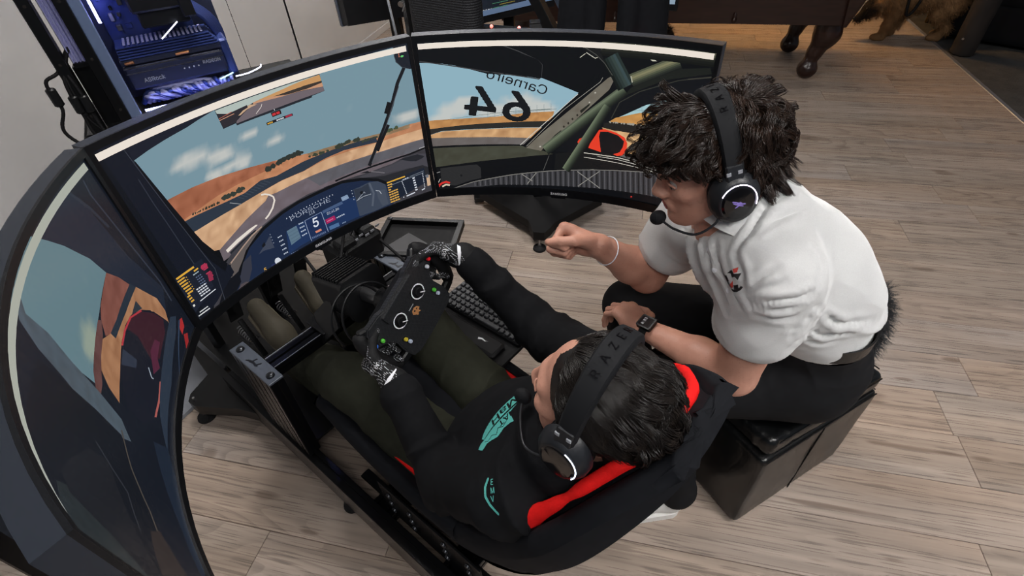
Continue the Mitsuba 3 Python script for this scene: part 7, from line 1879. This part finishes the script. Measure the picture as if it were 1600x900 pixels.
for i in range(5): obj(pc+'__radiator_fin', pbx(.036+.0078*i, .0385+.0078*i, 1.14, 1.55, -.06, -.012), 'pc_lavender', 20)  # fins carry the same reflected LED tint in their colour
obj(pc+'__radiator_end', pbx(.034, .074, 1.128, 1.14, -.06, -.01), 'black_metal', 20)
obj(pc+'__back_board', pbx(.10, .41, .975, 1.55, -.215, -.205), 'pc_board', False)
obj(pc+'__edge_panel', pbx(.094, .121, .975, 1.55, -.004, .012, .002), 'pc_edge', 20)
mb = nk(pc+'__motherboard'); scene[mb] = mikit.ply(pbx(.125, .34, 1.10, 1.52, -.205, -.195), 'pc_blue', smooth=False)
_r = np.random.default_rng(8)
for i in range(26):
    u, z = _r.uniform(.128, .200), _r.uniform(1.135, 1.40); w, hh = _r.uniform(.006, .022, 2)
    obj(mb+'__component', pbx(u, u+w, z, z+hh, -.195, -.195+_r.uniform(.006, .03)), ['pc_lavender', 'pc_blue', 'steel', 'black_plastic'][int(_r.integers(4))], False)
for i in range(4): obj(mb+'__memory_stick', pbx(.150+.011*i, .157+.011*i, 1.26, 1.42, -.195, -.15), 'pc_lavender', False)
cl = nk(pc+'__cooler'); scene[cl] = mikit.ply(cat([pbx(.215, .335, 1.175, 1.215, -.19, -.07, .004), pbx(.205, .345, 1.215, 1.40, -.19, -.05, .006), pbx(.32, .352, 1.19, 1.36, -.16, -.045, .004)]), 'black_plastic', smooth=20)
q = nk(cl+'__light_bar'); scene[q] = mikit.ply(bar(pq(.247, 1.148, -.058), pq(.300, 1.182, -.058), .003, .003, 0, up=PN), 'white_print', smooth=False, emitter=lamp((2.6, 2.7, 3.4), .05))
for k in range(6): obj(cl+'__tube', tube(spline([pq(.34, 1.20+.004*k, -.09-.01*k), pq(.37+.004*k, 1.165, -.10-.012*k), pq(.385+.004*k, 1.10, -.13-.012*k), pq(.385, .99, -.15-.01*k)], 14), .006, 7), 'pc_blue', True)
gp = nk(pc+'__graphics_card'); scene[gp] = mikit.ply(cat([pbx(.125, .378, 1.035, 1.095, -.19, -.055, .006), pbx(.125, .380, 1.098, 1.112, -.19, -.06, .002)]), 'pc_board', smooth=20)
for i in range(5): obj(gp+'__fin', pbx(.130, .382-.004*i, 1.114+.0055*i, 1.1165+.0055*i, -.185, -.058-.006*i, 0), 'pc_blue', False)
obj(gp+'__end_bracket', pbx(.376, .402, 1.02, 1.118, -.17, -.07, .006), 'pc_blue', 20)
for i in range(18): obj(gp+'__fan_slot', pbx(.150+.0115*i, .156+.0115*i, 1.1415, 1.1430, -.17, -.09, 0), 'pc_lavender', False)
for z in (1.092, 1.078): obj(gp+'__trim_line', pbx(.128, .376, z, z+.0016, -.056, -.0535, 0), 'steel', False)
for u in (.136, .262, .275): obj(gp+'__copper_pipe', cyl(pq(u, 1.104, -.06), pq(u+.022, 1.106, -.056), .004, 8), mat('copper', '#c98a5a', 0.3, 0.9) if 'copper' not in scene else 'copper', 30)
obj(gp+'__lettering', text3d('ASRock', pq(.160, 1.052, -.0545), PT, (0, 0, 1), .0105, .0006, True), 'grey_print', False)
obj(gp+'__lettering', text3d('RADEON', pq(.318, 1.068, -.0545), PT, (0, 0, 1), .0085, .0006, True), 'grey_print', False)
for i in range(4): obj(gp+'__light_dot', lathe([(0, .002), (.0018, .0015), (.0022, 0), (0, 0)], 10, pq(.268+.0125*i, 1.0665, -.0545), PR), 'white_print', True)
for i in range(22): obj(pc+'__cable_loop', tube(spline([pq(.14+.010*i, .985, -.12), pq(.145+.011*i, 1.010+.012*((i*7) % 5)/5, -.07), pq(.165+.010*i, 1.005+.014*((i*3) % 4)/4, -.065), pq(.19+.009*i, .985, -.10)], 9), .0055, 6), ['pc_lavender', 'pc_lavender', 'pc_blue'][i % 3], True)
for i in range(7): obj(pc+'__cable_comb', tube(spline([pq(.13+.012*i, .985, -.10), pq(.16+.014*i, 1.018+.006*(i % 3), -.085), pq(.24+.016*i, 1.010+.004*(i % 2), -.08), pq(.30+.012*i, .985, -.09)], 14), .0075, 7), 'pc_lavender' if i % 3 else 'pc_blue', True)
q = nk(pc+'__light_strip'); scene[q] = mikit.ply(bar(pq(.13, .988, -.03), pq(.40, .988, -.03), .005, .005, 0), 'white_print', smooth=False, emitter=lamp((7.0, 8.0, 22.0), .6))
q = nk(pc+'__light_strip'); scene[q] = mikit.ply(tube(spline([pq(.385, 1.030, -.01), pq(.42, 1.033, -.005), pq(.455, 1.042, -.002), pq(.462, 1.050, -.002)], 14), .0022, 6), 'white_print', smooth=True, emitter=lamp((1.5, 1.6, 2.4), .05))
q = nk(pc+'__light_strip'); scene[q] = mikit.ply(bar(pq(.345, 1.020, -.05), pq(.385, 1.030, -.05), .003, .003, 0), 'white_print', smooth=False, emitter=lamp((.5, 1.9, 1.7), .05))
q = nk(pc+'__light_strip'); scene[q] = mikit.ply(bar(pq(.127, 1.44, -.10), pq(.127, 1.20, -.10), .005, .005, 0), 'white_print', smooth=False, emitter=lamp((7.0, 8.0, 26.0), .4))
scene['clear_glass'] = {'type': 'thindielectric'}
obj(pc+'__glass_panel', TM(A([pq(.121, .975, .006), pq(.576, .975, .006), pq(.576, 1.55, .006), pq(.121, 1.55, .006)]), [[0, 1, 2], [0, 2, 3]]), 'clear_glass', False)
obj(pc+'__glass_edge', pbx(.5745, .5785, .975, 1.55, .003, .009, 0), 'black_metal', False)
obj(pc+'__glass_seam', pbx(.447, .4485, .975, 1.55, -.19, -.1885, 0), 'black_metal', False)
obj(pc+'__bottom_rim', pbx(.121, .576, .975, .985, -.004, .010), 'pc_edge', False)
stn = nk('case_table'); lab(stn, 'black table carrying the computer case behind the monitors', 'table')
obj(stn+'__table_top', pbx(-.04, .62, .925, .953, -.30, .03, .003), 'black_matte', 20)
for u, d in ((-.02, .01), (.60, .01), (-.02, -.28), (.60, -.28)): obj(stn+'__leg', bar(pq(u, 0, d), pq(u, .925, d), .03, .03), 'black_metal', 20)
# screen cables with ferrite beads hanging beside the case
for i, (u, z, dx) in enumerate(((-.034, 1.082, -.02), (.000, 1.055, .005), (.020, 1.052, .01), (.006, 1.046, .03))):
    c = nk('screen_cable'); lab(c, ['thickest black cable with a ferrite bead hanging left of the computer case', 'black cable with a bead hanging second from the left beside the computer case', 'black cable with a bead hanging nearest the computer case', 'thin black cable looping down behind the beads'][i], 'cable', 'cables hanging by the computer case')
    P = spline([pq(.045, 1.18, -.03), pq(.012+.3*u, 1.135, .012), pq(u, z+.035, .02), pq(u, z-.03, .02), pq(u+dx-.004, z-.085, .022), pq(u+dx+.03, z-.16, .025), pq(u+dx+.05, .80, .03)], 40)
    obj(c+'__lead', tube(P, .0042 if i < 3 else .0032, 8), 'rubber', True)
    if i < 3: obj(c+'__ferrite_bead', fixn(tube([pq(u, z+.022, .02), pq(u, z+.019, .02), pq(u, z-.019, .02), pq(u, z-.022, .02)], [.0085, .0115, .0115, .0085], 14)), 'black_plastic', 40)
    else: obj(c+'__plug', fixn(tube([pq(u, z+.02, .02), pq(u, z-.02, .02)], .006, 10)), 'black_plastic', 40)

# ------------------------------------------------------------------ pool table
def wood_red(p, n, uv): return mix((0.010, 0.0040, 0.0028), (0.032, 0.0105, 0.006), fbm(p.x*9, p.y*9, p.z*42, 4))
scene['mahogany'] = {'type': 'principled', 'base_color': proc(wood_red), 'roughness': 0.30, 'specular': 0.5}
pt = nk('pool_table'); lab(pt, 'dark carved wood pool table with claw and ball feet at the back of the room', 'pool table')
obj(pt+'__cabinet', prism(Polygon([(-1.05, 4.18), (1.33, 4.18), (1.33, 5.12), (-1.05, 5.12)]), .405, .72), 'mahogany', 20)
_hull = trimesh.convex.convex_hull(A([(1.32, 4.15, .40), (1.34, 4.15, .40), (1.32, 5.15, .40), (1.34, 5.15, .40), (1.42, 4.08, .73), (1.43, 4.08, .73), (1.42, 5.20, .73), (1.43, 5.20, .73), (1.28, 4.13, .73), (1.28, 5.17, .73)]))
obj(pt+'__end_panel', TM(_hull.vertices, _hull.faces), 'mahogany', 20)
obj(pt+'__rail', bx((.155, 4.65, .77), (2.58, 1.28, .09), .02), 'mahogany', 20)
obj(pt+'__cloth', bx((.155, 4.65, .817), (2.30, .98, .006), .001), mat('green_felt', '#0e3a26', 0.9), False)
for x, y in ((1.235, 4.33), (1.205, 4.90), (-.85, 4.33), (-.85, 4.90)):
    sx = 1 if x > 0 else -1
    S = Sdf((x-.20, y-.18, -.03), (x+.20, y+.18, .46), .006)
    S.limb((x+sx*.045, y, .41), (x+sx*.055, y, .31), .088, .086, .03); S.limb((x+sx*.055, y, .31), (x+sx*.015, y, .19), .082, .050, .04); S.limb((x+sx*.015, y, .19), (x-sx*.002, y, .12), .050, .046, .03)
    S.ell((x-sx*.004, y, .066), (.070, .070, .066), None, .02)
    for a in (0.6, 2.2, 3.8, 5.4): S.limb((x+.042*math.cos(a), y+.042*math.sin(a), .135), (x+.064*math.cos(a), y+.064*math.sin(a), .06), .013, .011, .008)
    S.cut((x, y, 0.0), (0, 0, -1))
    L = nk(pt+'__leg'); scene[L] = mikit.ply(displace(S.mesh(2), lambda v: .004*(meshkit.fbm(v*A([40, 40, 26]), 3, 6)-.5)*(v[:, 2] > .2)), 'mahogany', smooth=True)
    obj(L+'__collar', fixn(lathe([(.098, 0), (.104, .01), (.098, .022), (.09, .026), (0, .026), (0, 0)], 24, (x+sx*.05, y, .385))), 'mahogany', 40)
for x in (.62, -.2): obj(pt+'__drop_ornament', fixn(lathe([(0, -.02), (.014, -.008), (.018, .006), (.010, .02), (.013, .03), (.006, .05), (0, .05)], 16, (x, 4.168, .43))), 'mahogany', 40)

# ------------------------------------------------------------------ second simulator behind the screens
def wscreen(name, a, b, z0, z1, label, marks, col, w):
    k = nk('flat_monitor'); lab(k, label, 'monitor'); a, b = A([*a, 0.]), A([*b, 0.]); u = (b-a)/np.linalg.norm(b-a); L = np.linalg.norm(b-a); n = np.cross(u, [0, 0, 1.0]); R = np.stack([u, A([0, 0, 1.0]), n], 1)
    c = (a+b)/2
    obj(k+'__housing', bx(c+A([0, 0, (z0+z1)/2])-n*.018, (L, z1-z0, .03), .003, R), 'bezel_mat', 20)
    q = nk(k+'__screen'); scene[q] = mikit.ply(bx(c+A([0, 0, (z0+z1)/2+.012])-n*.0005, (L-.03, z1-z0-.05, .004), 0, R), 'screen_glass', smooth=False, emitter=lamp(hexc(col)*.9, w))
    obj(k+'__stand_post', bar(c-n*.05+A([0, 0, 0]), c-n*.05+A([0, 0, (z0+z1)/2]), .06, .04), 'black_metal', 20); obj(k+'__stand_foot', bx(c-n*.05+A([0, 0, .008]), (.30, .22, .016), .004, R), 'black_metal', 20)
    return k, (lambda x, z, e=.0022: a+u*x+A([0, 0, z])+n*e), R
k, pp, R = wscreen('a', (-.895, 2.850), (-.50, 3.265), .735, 1.06, 'flat screen with coloured telemetry lines behind the right curved monitor', 0, '#5c6f8c', .1)
mat('tele_yellow', '#c9b24a', .6); mat('tele_green', '#5fae8a', .6)
obj(k+'__plot_panel', bx(pp(.20, .855, .0016), (.34, .11, .001), 0, R), mat('tele_dark', '#26303f', .5), False)
for i in range(6): obj(k+'__plot_line', bx(pp(.20+.045*(i % 2), .80+.011*i, .0026), (.10, .003, .001), 0, R), 'tele_yellow' if i % 2 else 'tele_green', False)
for i in range(7): obj(k+'__plot_mark', bx(pp(.045+.016*i, .800, .0026), (.008, .004, .001), 0, R), 'white_print', False)
k, pp, R = wscreen('b', (-.005, 3.50), (.185, 3.46), .665, .95, 'small pale screen in front of the pool table', 0, '#8fa3b5', .1)
k = nk('wide_monitor'); lab(k, 'black end of a wide monitor jutting in from beyond the computer case', 'monitor')
obj(k+'__housing', fixn(prism(Polygon([(-1.64, 2.86), (-1.585, 2.83), (-1.22, 3.10), (-1.26, 3.155)]), .735, 1.05)), 'bezel_mat', 20)
obj(k+'__side_frame', fixn(prism(Polygon([(-1.662, 2.875), (-1.64, 2.852), (-1.622, 2.866), (-1.645, 2.89)]), .725, 1.06)), mat('slate_edge', '#3a4250', .4), 20)
obj(k+'__stand_post', bar((-1.40, 3.05, 0), (-1.40, 3.05, .90), .06, .05), 'black_metal', 20); obj(k+'__stand_foot', bx((-1.40, 3.05, .01), (.3, .3, .02), .004), 'black_metal', 20)
k = nk('wheel_stand'); lab(k, 'jumble of black brackets and bare metal rods of a second simulator frame', 'simulator frame')
for i, (x, y, z, x2, y2, z2, w, m) in enumerate(((-1.22, 2.66, .55, -1.38, 2.92, 1.05, .016, 'bolt_metal'), (-1.15, 2.66, .50, -1.26, 2.90, 1.05, .04, 'black_metal'), (-1.10, 2.62, .0, -1.10, 2.62, 1.02, .06, 'black_metal'), (-1.18, 2.74, .78, -1.02, 2.66, .80, .03, 'steel'), (-1.24, 2.82, .90, -1.04, 2.70, .93, .026, 'steel'), (-1.02, 2.60, .0, -1.02, 2.60, 1.05, .05, 'black_matte'), (-1.20, 2.72, .84, -1.12, 2.72, .98, .014, 'steel'))):
    obj(k+'__bracket', fixn(bar((x, y, z), (x2, y2, z2), w, w*.8)), m, 20)
for i in range(4): obj(k+'__knob', fixn(lathe([(0, .012), (.012, .010), (.014, 0), (0, 0)], 14, (-1.08-.04*i, 2.62-.004*i, .80+.05*i), frame3((0, -.3, 1)))), 'steel', 40)
k = nk('high_back_chair'); lab(k, 'black high-back chair with fine ribbed fabric behind the joint of two monitors', 'chair')
S = Sdf((-1.12, 2.18, .30), (-.62, 2.68, 1.32), .010)
S.rbox((-.865, 2.42, .92), (.195, .055, .36), .05, frame3((.38, .92, 0)), .02)
def ribs(p, n, uv): return dr.sin(p.z*620.0)*0.5+0.5
mat('rib_fabric', '#15171c', .7, bump=proc(ribs, 2e-4), bscale=.0012)
obj(k+'__backrest', S.mesh(2), 'rib_fabric', True); obj(k+'__post', bar((-.865, 2.47, .10), (-.865, 2.46, .62), .06, .03), 'black_metal', 20)
obj(k+'__seat', bx((-.80, 2.62, .47), (.46, .44, .08), .03, frame3((.38, .92, 0))), 'rib_fabric', 30)
obj(k+'__star_base', cat([bar((-.84, 2.55, .06), (-.84+.28*math.cos(a), 2.55+.28*math.sin(a), .03), .05, .03) for a in np.arange(5)*2*PI/5]+[cyl((-.84, 2.55, .04), (-.84, 2.55, .44), .03)]), 'black_plastic', 30)
k = nk('racing_chair'); lab(k, 'second black bucket seat with a red patch beyond the right curved monitor', 'racing seat')
for (x, s) in ((-.30, 1), (.02, -1)):
    S = Sdf((x-.22, 2.40, .25), (x+.22, 2.84, 1.30), .010)
    S.limb((x, 2.60, .50), (x+.03*s, 2.66, 1.15), .115, .10, .03, flat=((0, 1, 0), .7)); S.limb((x+.08*s, 2.54, .55), (x+.09*s, 2.60, 1.15), .05, None, .03)
    obj(k+'__side_wing', S.mesh(2), 'seat_black', True)
obj(k+'__cushion', bx((-.14, 2.74, .42), (.50, .46, .12), .04), 'seat_black', 30)
obj(k+'__red_patch', fixn(lathe([(0, .006), (.020, .004), (.028, 0), (0, 0)], 20, (.000, 2.525, .80), frame3((0, .1, 1)) @ np.diag([.8, 1, 1]) @ A([[1, 0, 0], [0, 0, -1], [0, 1.6, 0]]))), 'seat_red', 40)
obj(k+'__mount', cat([bx((-.14, 2.70, .18), (.40, .40, .36), .01)]), 'black_metal', 20)
k = nk('glass_panel_stand'); lab(k, 'tilted grey glass panel in a thick black frame beside the second bucket seat', 'panel')
o, d1, d2 = A([-.56, 2.70, .0]), A([.30, .05, -.50]), A([.16, .06, .24])
obj(k+'__frame_bar', fixn(bar((-.62, 2.72, 1.10), (-.375, 2.66, .70), .05, .05)), 'black_matte', 20)
obj(k+'__glass', fixn(grid_mesh(A([[(-.55, 2.74, 1.12), (-.34, 2.70, .76)], [(-.36, 2.76, 1.12), (-.30, 2.74, .78)]]))), mat('smoke_glass', '#39424f', .25), False)
obj(k+'__foot_post', bar((-.37, 2.68, 0), (-.37, 2.68, .74), .05, .05), 'black_matte', 20)
k = nk('button_box'); lab(k, 'black device with two glowing red lights just above the right curved monitor', 'device')
obj(k+'__housing', bx((-.735, 2.80, .742), (.36, .05, .03), .006, frame3((.2, 1, 0))), 'black_plastic', 30)
for x, y in ((-.748, 2.755), (-.600, 2.735)):
    q = nk(k+'__red_light'); scene[q] = mikit.ply(TM(trimesh.creation.icosphere(2, .009).vertices+A([x, y, .768]), trimesh.creation.icosphere(2, .009).faces), 'white_print', smooth=True, emitter=lamp((4.0, .22, .12), .05))
    obj(k+'__lamp_stem', cyl((x, y+.01, .735), (x, y+.004, .762), .006, 10), 'black_plastic', 30)
obj(k+'__leg', cat([bar((-.735, 2.81, 0), (-.735, 2.81, .727), .05, .04), bx((-.735, 2.81, .006), (.24, .2, .012), .002)]), 'black_metal', 20)
# fluffy bundle
rng = np.random.default_rng(61)
def fur_ball(key, c, r, R, m, n, length, rad, down=.3, sd=1):
    v = sphere_dirs(n, rng); r = A(r); M = trimesh.creation.icosphere(4, 1.0); b = M.vertices*r*(1+.12*(meshkit.noise(M.vertices*3, sd)[:, None]-.5))
    obj(key+'__coat', TM(b @ R.T+c, M.faces), m, True)
    d = v/r; d /= np.linalg.norm(d, axis=1, keepdims=True); d = d+rng.normal(0, .35, v.shape)+A([0, 0, -down]); d /= np.linalg.norm(d, axis=1, keepdims=True)
    obj(key+'__fur', strands((v*r*.96) @ R.T+c, d @ R.T, rng.uniform(.5, 1, n)*length, rad, rng, wave=length*.1, n=5), m, True, kind='stuff')
mat('fur_brown', '#3a2a1d', .7); mat('fur_tan', '#7a5330', .7); mat('fur_black', '#1a1b1e', .6); mat('fur_grey', '#6f7378', .6)
k = nk('fluffy_bundle'); lab(k, 'small brown fluffy bundle on the floor below the pale screen', 'bundle')
fur_ball(k, A([.135, 4.95, .10]), (.13, .10, .10), np.eye(3), 'fur_brown', 900, .04, .002)
# ------------------------------------------------------------------ dog by the post
dog = nk('dog'); lab(dog, 'shaggy tan dog with a dark muzzle walking with its head lowered by the post', 'dog')
S = Sdf((1.66, 5.05, -.02), (2.75, 5.60, .62), .008)
S.limb((2.02, 5.32, .33), (2.45, 5.33, .34), .125, .120, .05); S.ell((2.04, 5.32, .28), (.12, .105, .13), None, .05)
S.limb((2.02, 5.31, .34), (1.88, 5.29, .27), .085, .072, .05); S.ell((1.855, 5.285, .235), (.075, .066, .066), None, .03); S.limb((1.82, 5.28, .210), (1.765, 5.27, .165), .040, .030, .03)
for x, y, s in ((1.99, 5.25, -1), (2.10, 5.39, 1)):
    S.limb((x+.05, y, .25), (x+.01, y, .12), .055, .042, .03); S.limb((x+.01, y, .12), (x-.005, y, .035), .040, .034, .02); S.ell((x-.035, y, .028), (.058, .038, .028), None, .02)
for x, y in ((2.40, 5.26), (2.47, 5.39)):
    S.limb((x+.02, y, .28), (x-.05, y, .20), .085, .060, .04); S.limb((x-.05, y, .20), (x+.045, y, .10), .052, .034, .02); S.limb((x+.045, y, .10), (x+.01, y, .035), .033, .032, .02); S.ell((x-.02, y, .028), (.055, .036, .028), None, .02)
S.limb((2.52, 5.33, .40), (2.66, 5.34, .30), .045, .035, .04)
for y in (-1, 1): S.limb((1.88, 5.285+y*.05, .29), (1.905, 5.285+y*.072, .235), .022, .014, .01)
S.cut((2, 5.3, 0), (0, 0, -1))
DM = S.mesh(2); DM = displace(DM, lambda v: .010*(meshkit.fbm(v*24, 3, 9)-.5))
def dog_fn(p, n, uv):
    f = fbm(p.x*22, p.y*22, p.z*30, 4); m = smoothstep(1.90, 1.82, p.x+.10*(f-.5)); sad = smoothstep(.36, .44, p.z+.10*(f-.5))
    return mix(mix((0.13, .070, .032), (0.30, .175, .085), f), (.018, .013, .010), dr.maximum(m, .8*sad))
scene['dog_coat'] = {'type': 'principled', 'base_color': proc(dog_fn), 'roughness': .8, 'specular': .15}
obj(dog+'__body', DM, 'dog_coat', True)
vi = rng.choice(len(DM.vertices), 9000); nn = vnormals(DM)[vi]; dd = nn*.5+A([.45, 0, -.7])+rng.normal(0, .2, nn.shape); dd /= np.linalg.norm(dd, axis=1, keepdims=True)
obj(dog+'__fur', strands(DM.vertices[vi], dd, rng.uniform(.02, .04, len(vi))*(DM.vertices[vi][:, 2] > .05)+.004, .0013, rng, wave=.003, n=5), 'dog_coat', True, kind='stuff')
for y in (-1, 1): obj(dog+'__eye', TM(trimesh.creation.icosphere(2, .009).vertices+A([1.797, 5.28+y*.038, .245]), trimesh.creation.icosphere(2, .009).faces), 'eye_dark', True)
obj(dog+'__nose', TM(trimesh.creation.icosphere(2, 1.0).vertices*A([.016, .018, .013])+A([1.737, 5.268, .165]), trimesh.creation.icosphere(2, 1.0).faces), 'black_gloss', True)
lh = nk('dog_leash'); obj(lh, tube(spline([(2.05, 5.19, .40), (2.08, 5.18, .22), (2.14, 5.19, .30), (2.18, 5.20, .62)], 24), .011, 8), 'rubber', True, label='dark strap hanging over the side of the dog', cat='leash')
# ------------------------------------------------------------------ post, board, sofa
def bark(p, n, uv): return mix((.007, .0055, .005), (.026, .018, .014), fbm(p.x*20, p.y*20, p.z*5, 4))
mat('rough_wood', proc(bark), .8)
k = nk('wood_post'); lab(k, 'thick dark wooden post standing where the carpet meets the plank floor', 'post')
S = Sdf((2.30, 4.76, -.02), (2.68, 5.14, 1.50), .012); S.limb((2.49, 4.95, -.05), (2.49, 4.95, 1.45), .082, .080, .01); S.cut((0, 0, 0), (0, 0, -1))
obj(k+'__shaft', displace(S.mesh(1), lambda v: .010*(meshkit.fbm(v*A([22, 22, 6]), 3, 3)-.5)), 'rough_wood', True)
obj(k+'__nail', cyl((2.425, 4.893, .13), (2.420, 4.886, .13), .008, 10), 'steel', 30)
k = nk('leaning_board'); lab(k, 'dark navy board with a gold edge standing between the dog and the post', 'sign board')
bb = A([2.72, 5.72, 0]); R = frame3((.35, .94, 0))
obj(k+'__panel', bx(bb+A([0, 0, .45]), (.42, .03, .90), .003, R), mat('navy_board', '#0b1018', .5), 20)
obj(k+'__gold_edge', bx(bb+R @ A([-.222, 0, 0])+A([0, 0, .45]), (.022, .04, .90), .004, R), mat('dull_gold', '#5d4a26', .5, .5), 20)
obj(k+'__foot', bx(bb+A([0, 0, .012])+R @ A([0, .05, 0]), (.40, .16, .024), .004, R), 'black_matte', 20)
k = nk('sofa'); lab(k, 'black sofa in the dark corner at the right edge', 'sofa')
so = A([3.30, 5.25, 0]); R = frame3((.55, .83, 0))
for nm, c, h_, r in (('base', (0, 0, .17), (.62, .42, .14), .03), ('cushion', (-.30, -.03, .37), (.29, .40, .09), .05), ('cushion', (.30, -.03, .37), (.29, .40, .09), .05), ('backrest', (0, .36, .55), (.62, .11, .32), .06), ('armrest', (-.68, 0, .32), (.10, .44, .29), .06), ('armrest', (.68, 0, .32), (.10, .44, .29), .06)):
    S = Sdf(so+R @ A(c)-.95, so+R @ A(c)+.95, .022); S.rbox(so+R @ A(c), h_, r, R, .01); obj(k+'__'+nm, S.mesh(1), 'seat_black', True)
for a, b in ((-.55, -.35), (.55, -.35), (-.55, .35), (.55, .35)): obj(k+'__leg', cyl(so+R @ A([a, b, 0]), so+R @ A([a, b, .05]), .03, 12), 'black_metal', 30)
# dark fur behind the man's back, pale board on the floor by the rig
k = nk('fur_cushion'); lab(k, 'black and grey furry cushion tucked behind the lower back of the man in white', 'cushion')
Rf = frame3((.95, -.3, 0))
fur_ball(k, A([.612, 1.055, .560]), (.085, .040, .125), Rf, 'fur_black', 3800, .045, .0010, .8)
v = sphere_dirs(1400, rng); v = v[v[:, 2] < .1]; obj(k+'__grey_fur', strands((v*A([.088, .042, .128])*.97) @ Rf.T+A([.612, 1.055, .560]), (lambda d: d/np.linalg.norm(d, axis=1, keepdims=True))(v+A([0, 0, -.8])), rng.uniform(.03, .055, len(v)), .0010, rng, wave=.003, n=5), 'fur_grey', True, kind='stuff', label='grey fur at the lower end')
k = nk('floor_board'); bd = prism(Polygon([W((-.64, 1.60, 0))[:2], W((-.30, 1.68, 0))[:2], W((-.20, 1.76, 0))[:2], W((-.02, 2.55, 0))[:2], W((-.95, 2.55, 0))[:2]]), .002, .016)
obj(k, bd, mat('pale_board', '#7a7d84', .6), 20, label='pale grey board lying on the floor under the left of the middle monitor', cat='board')
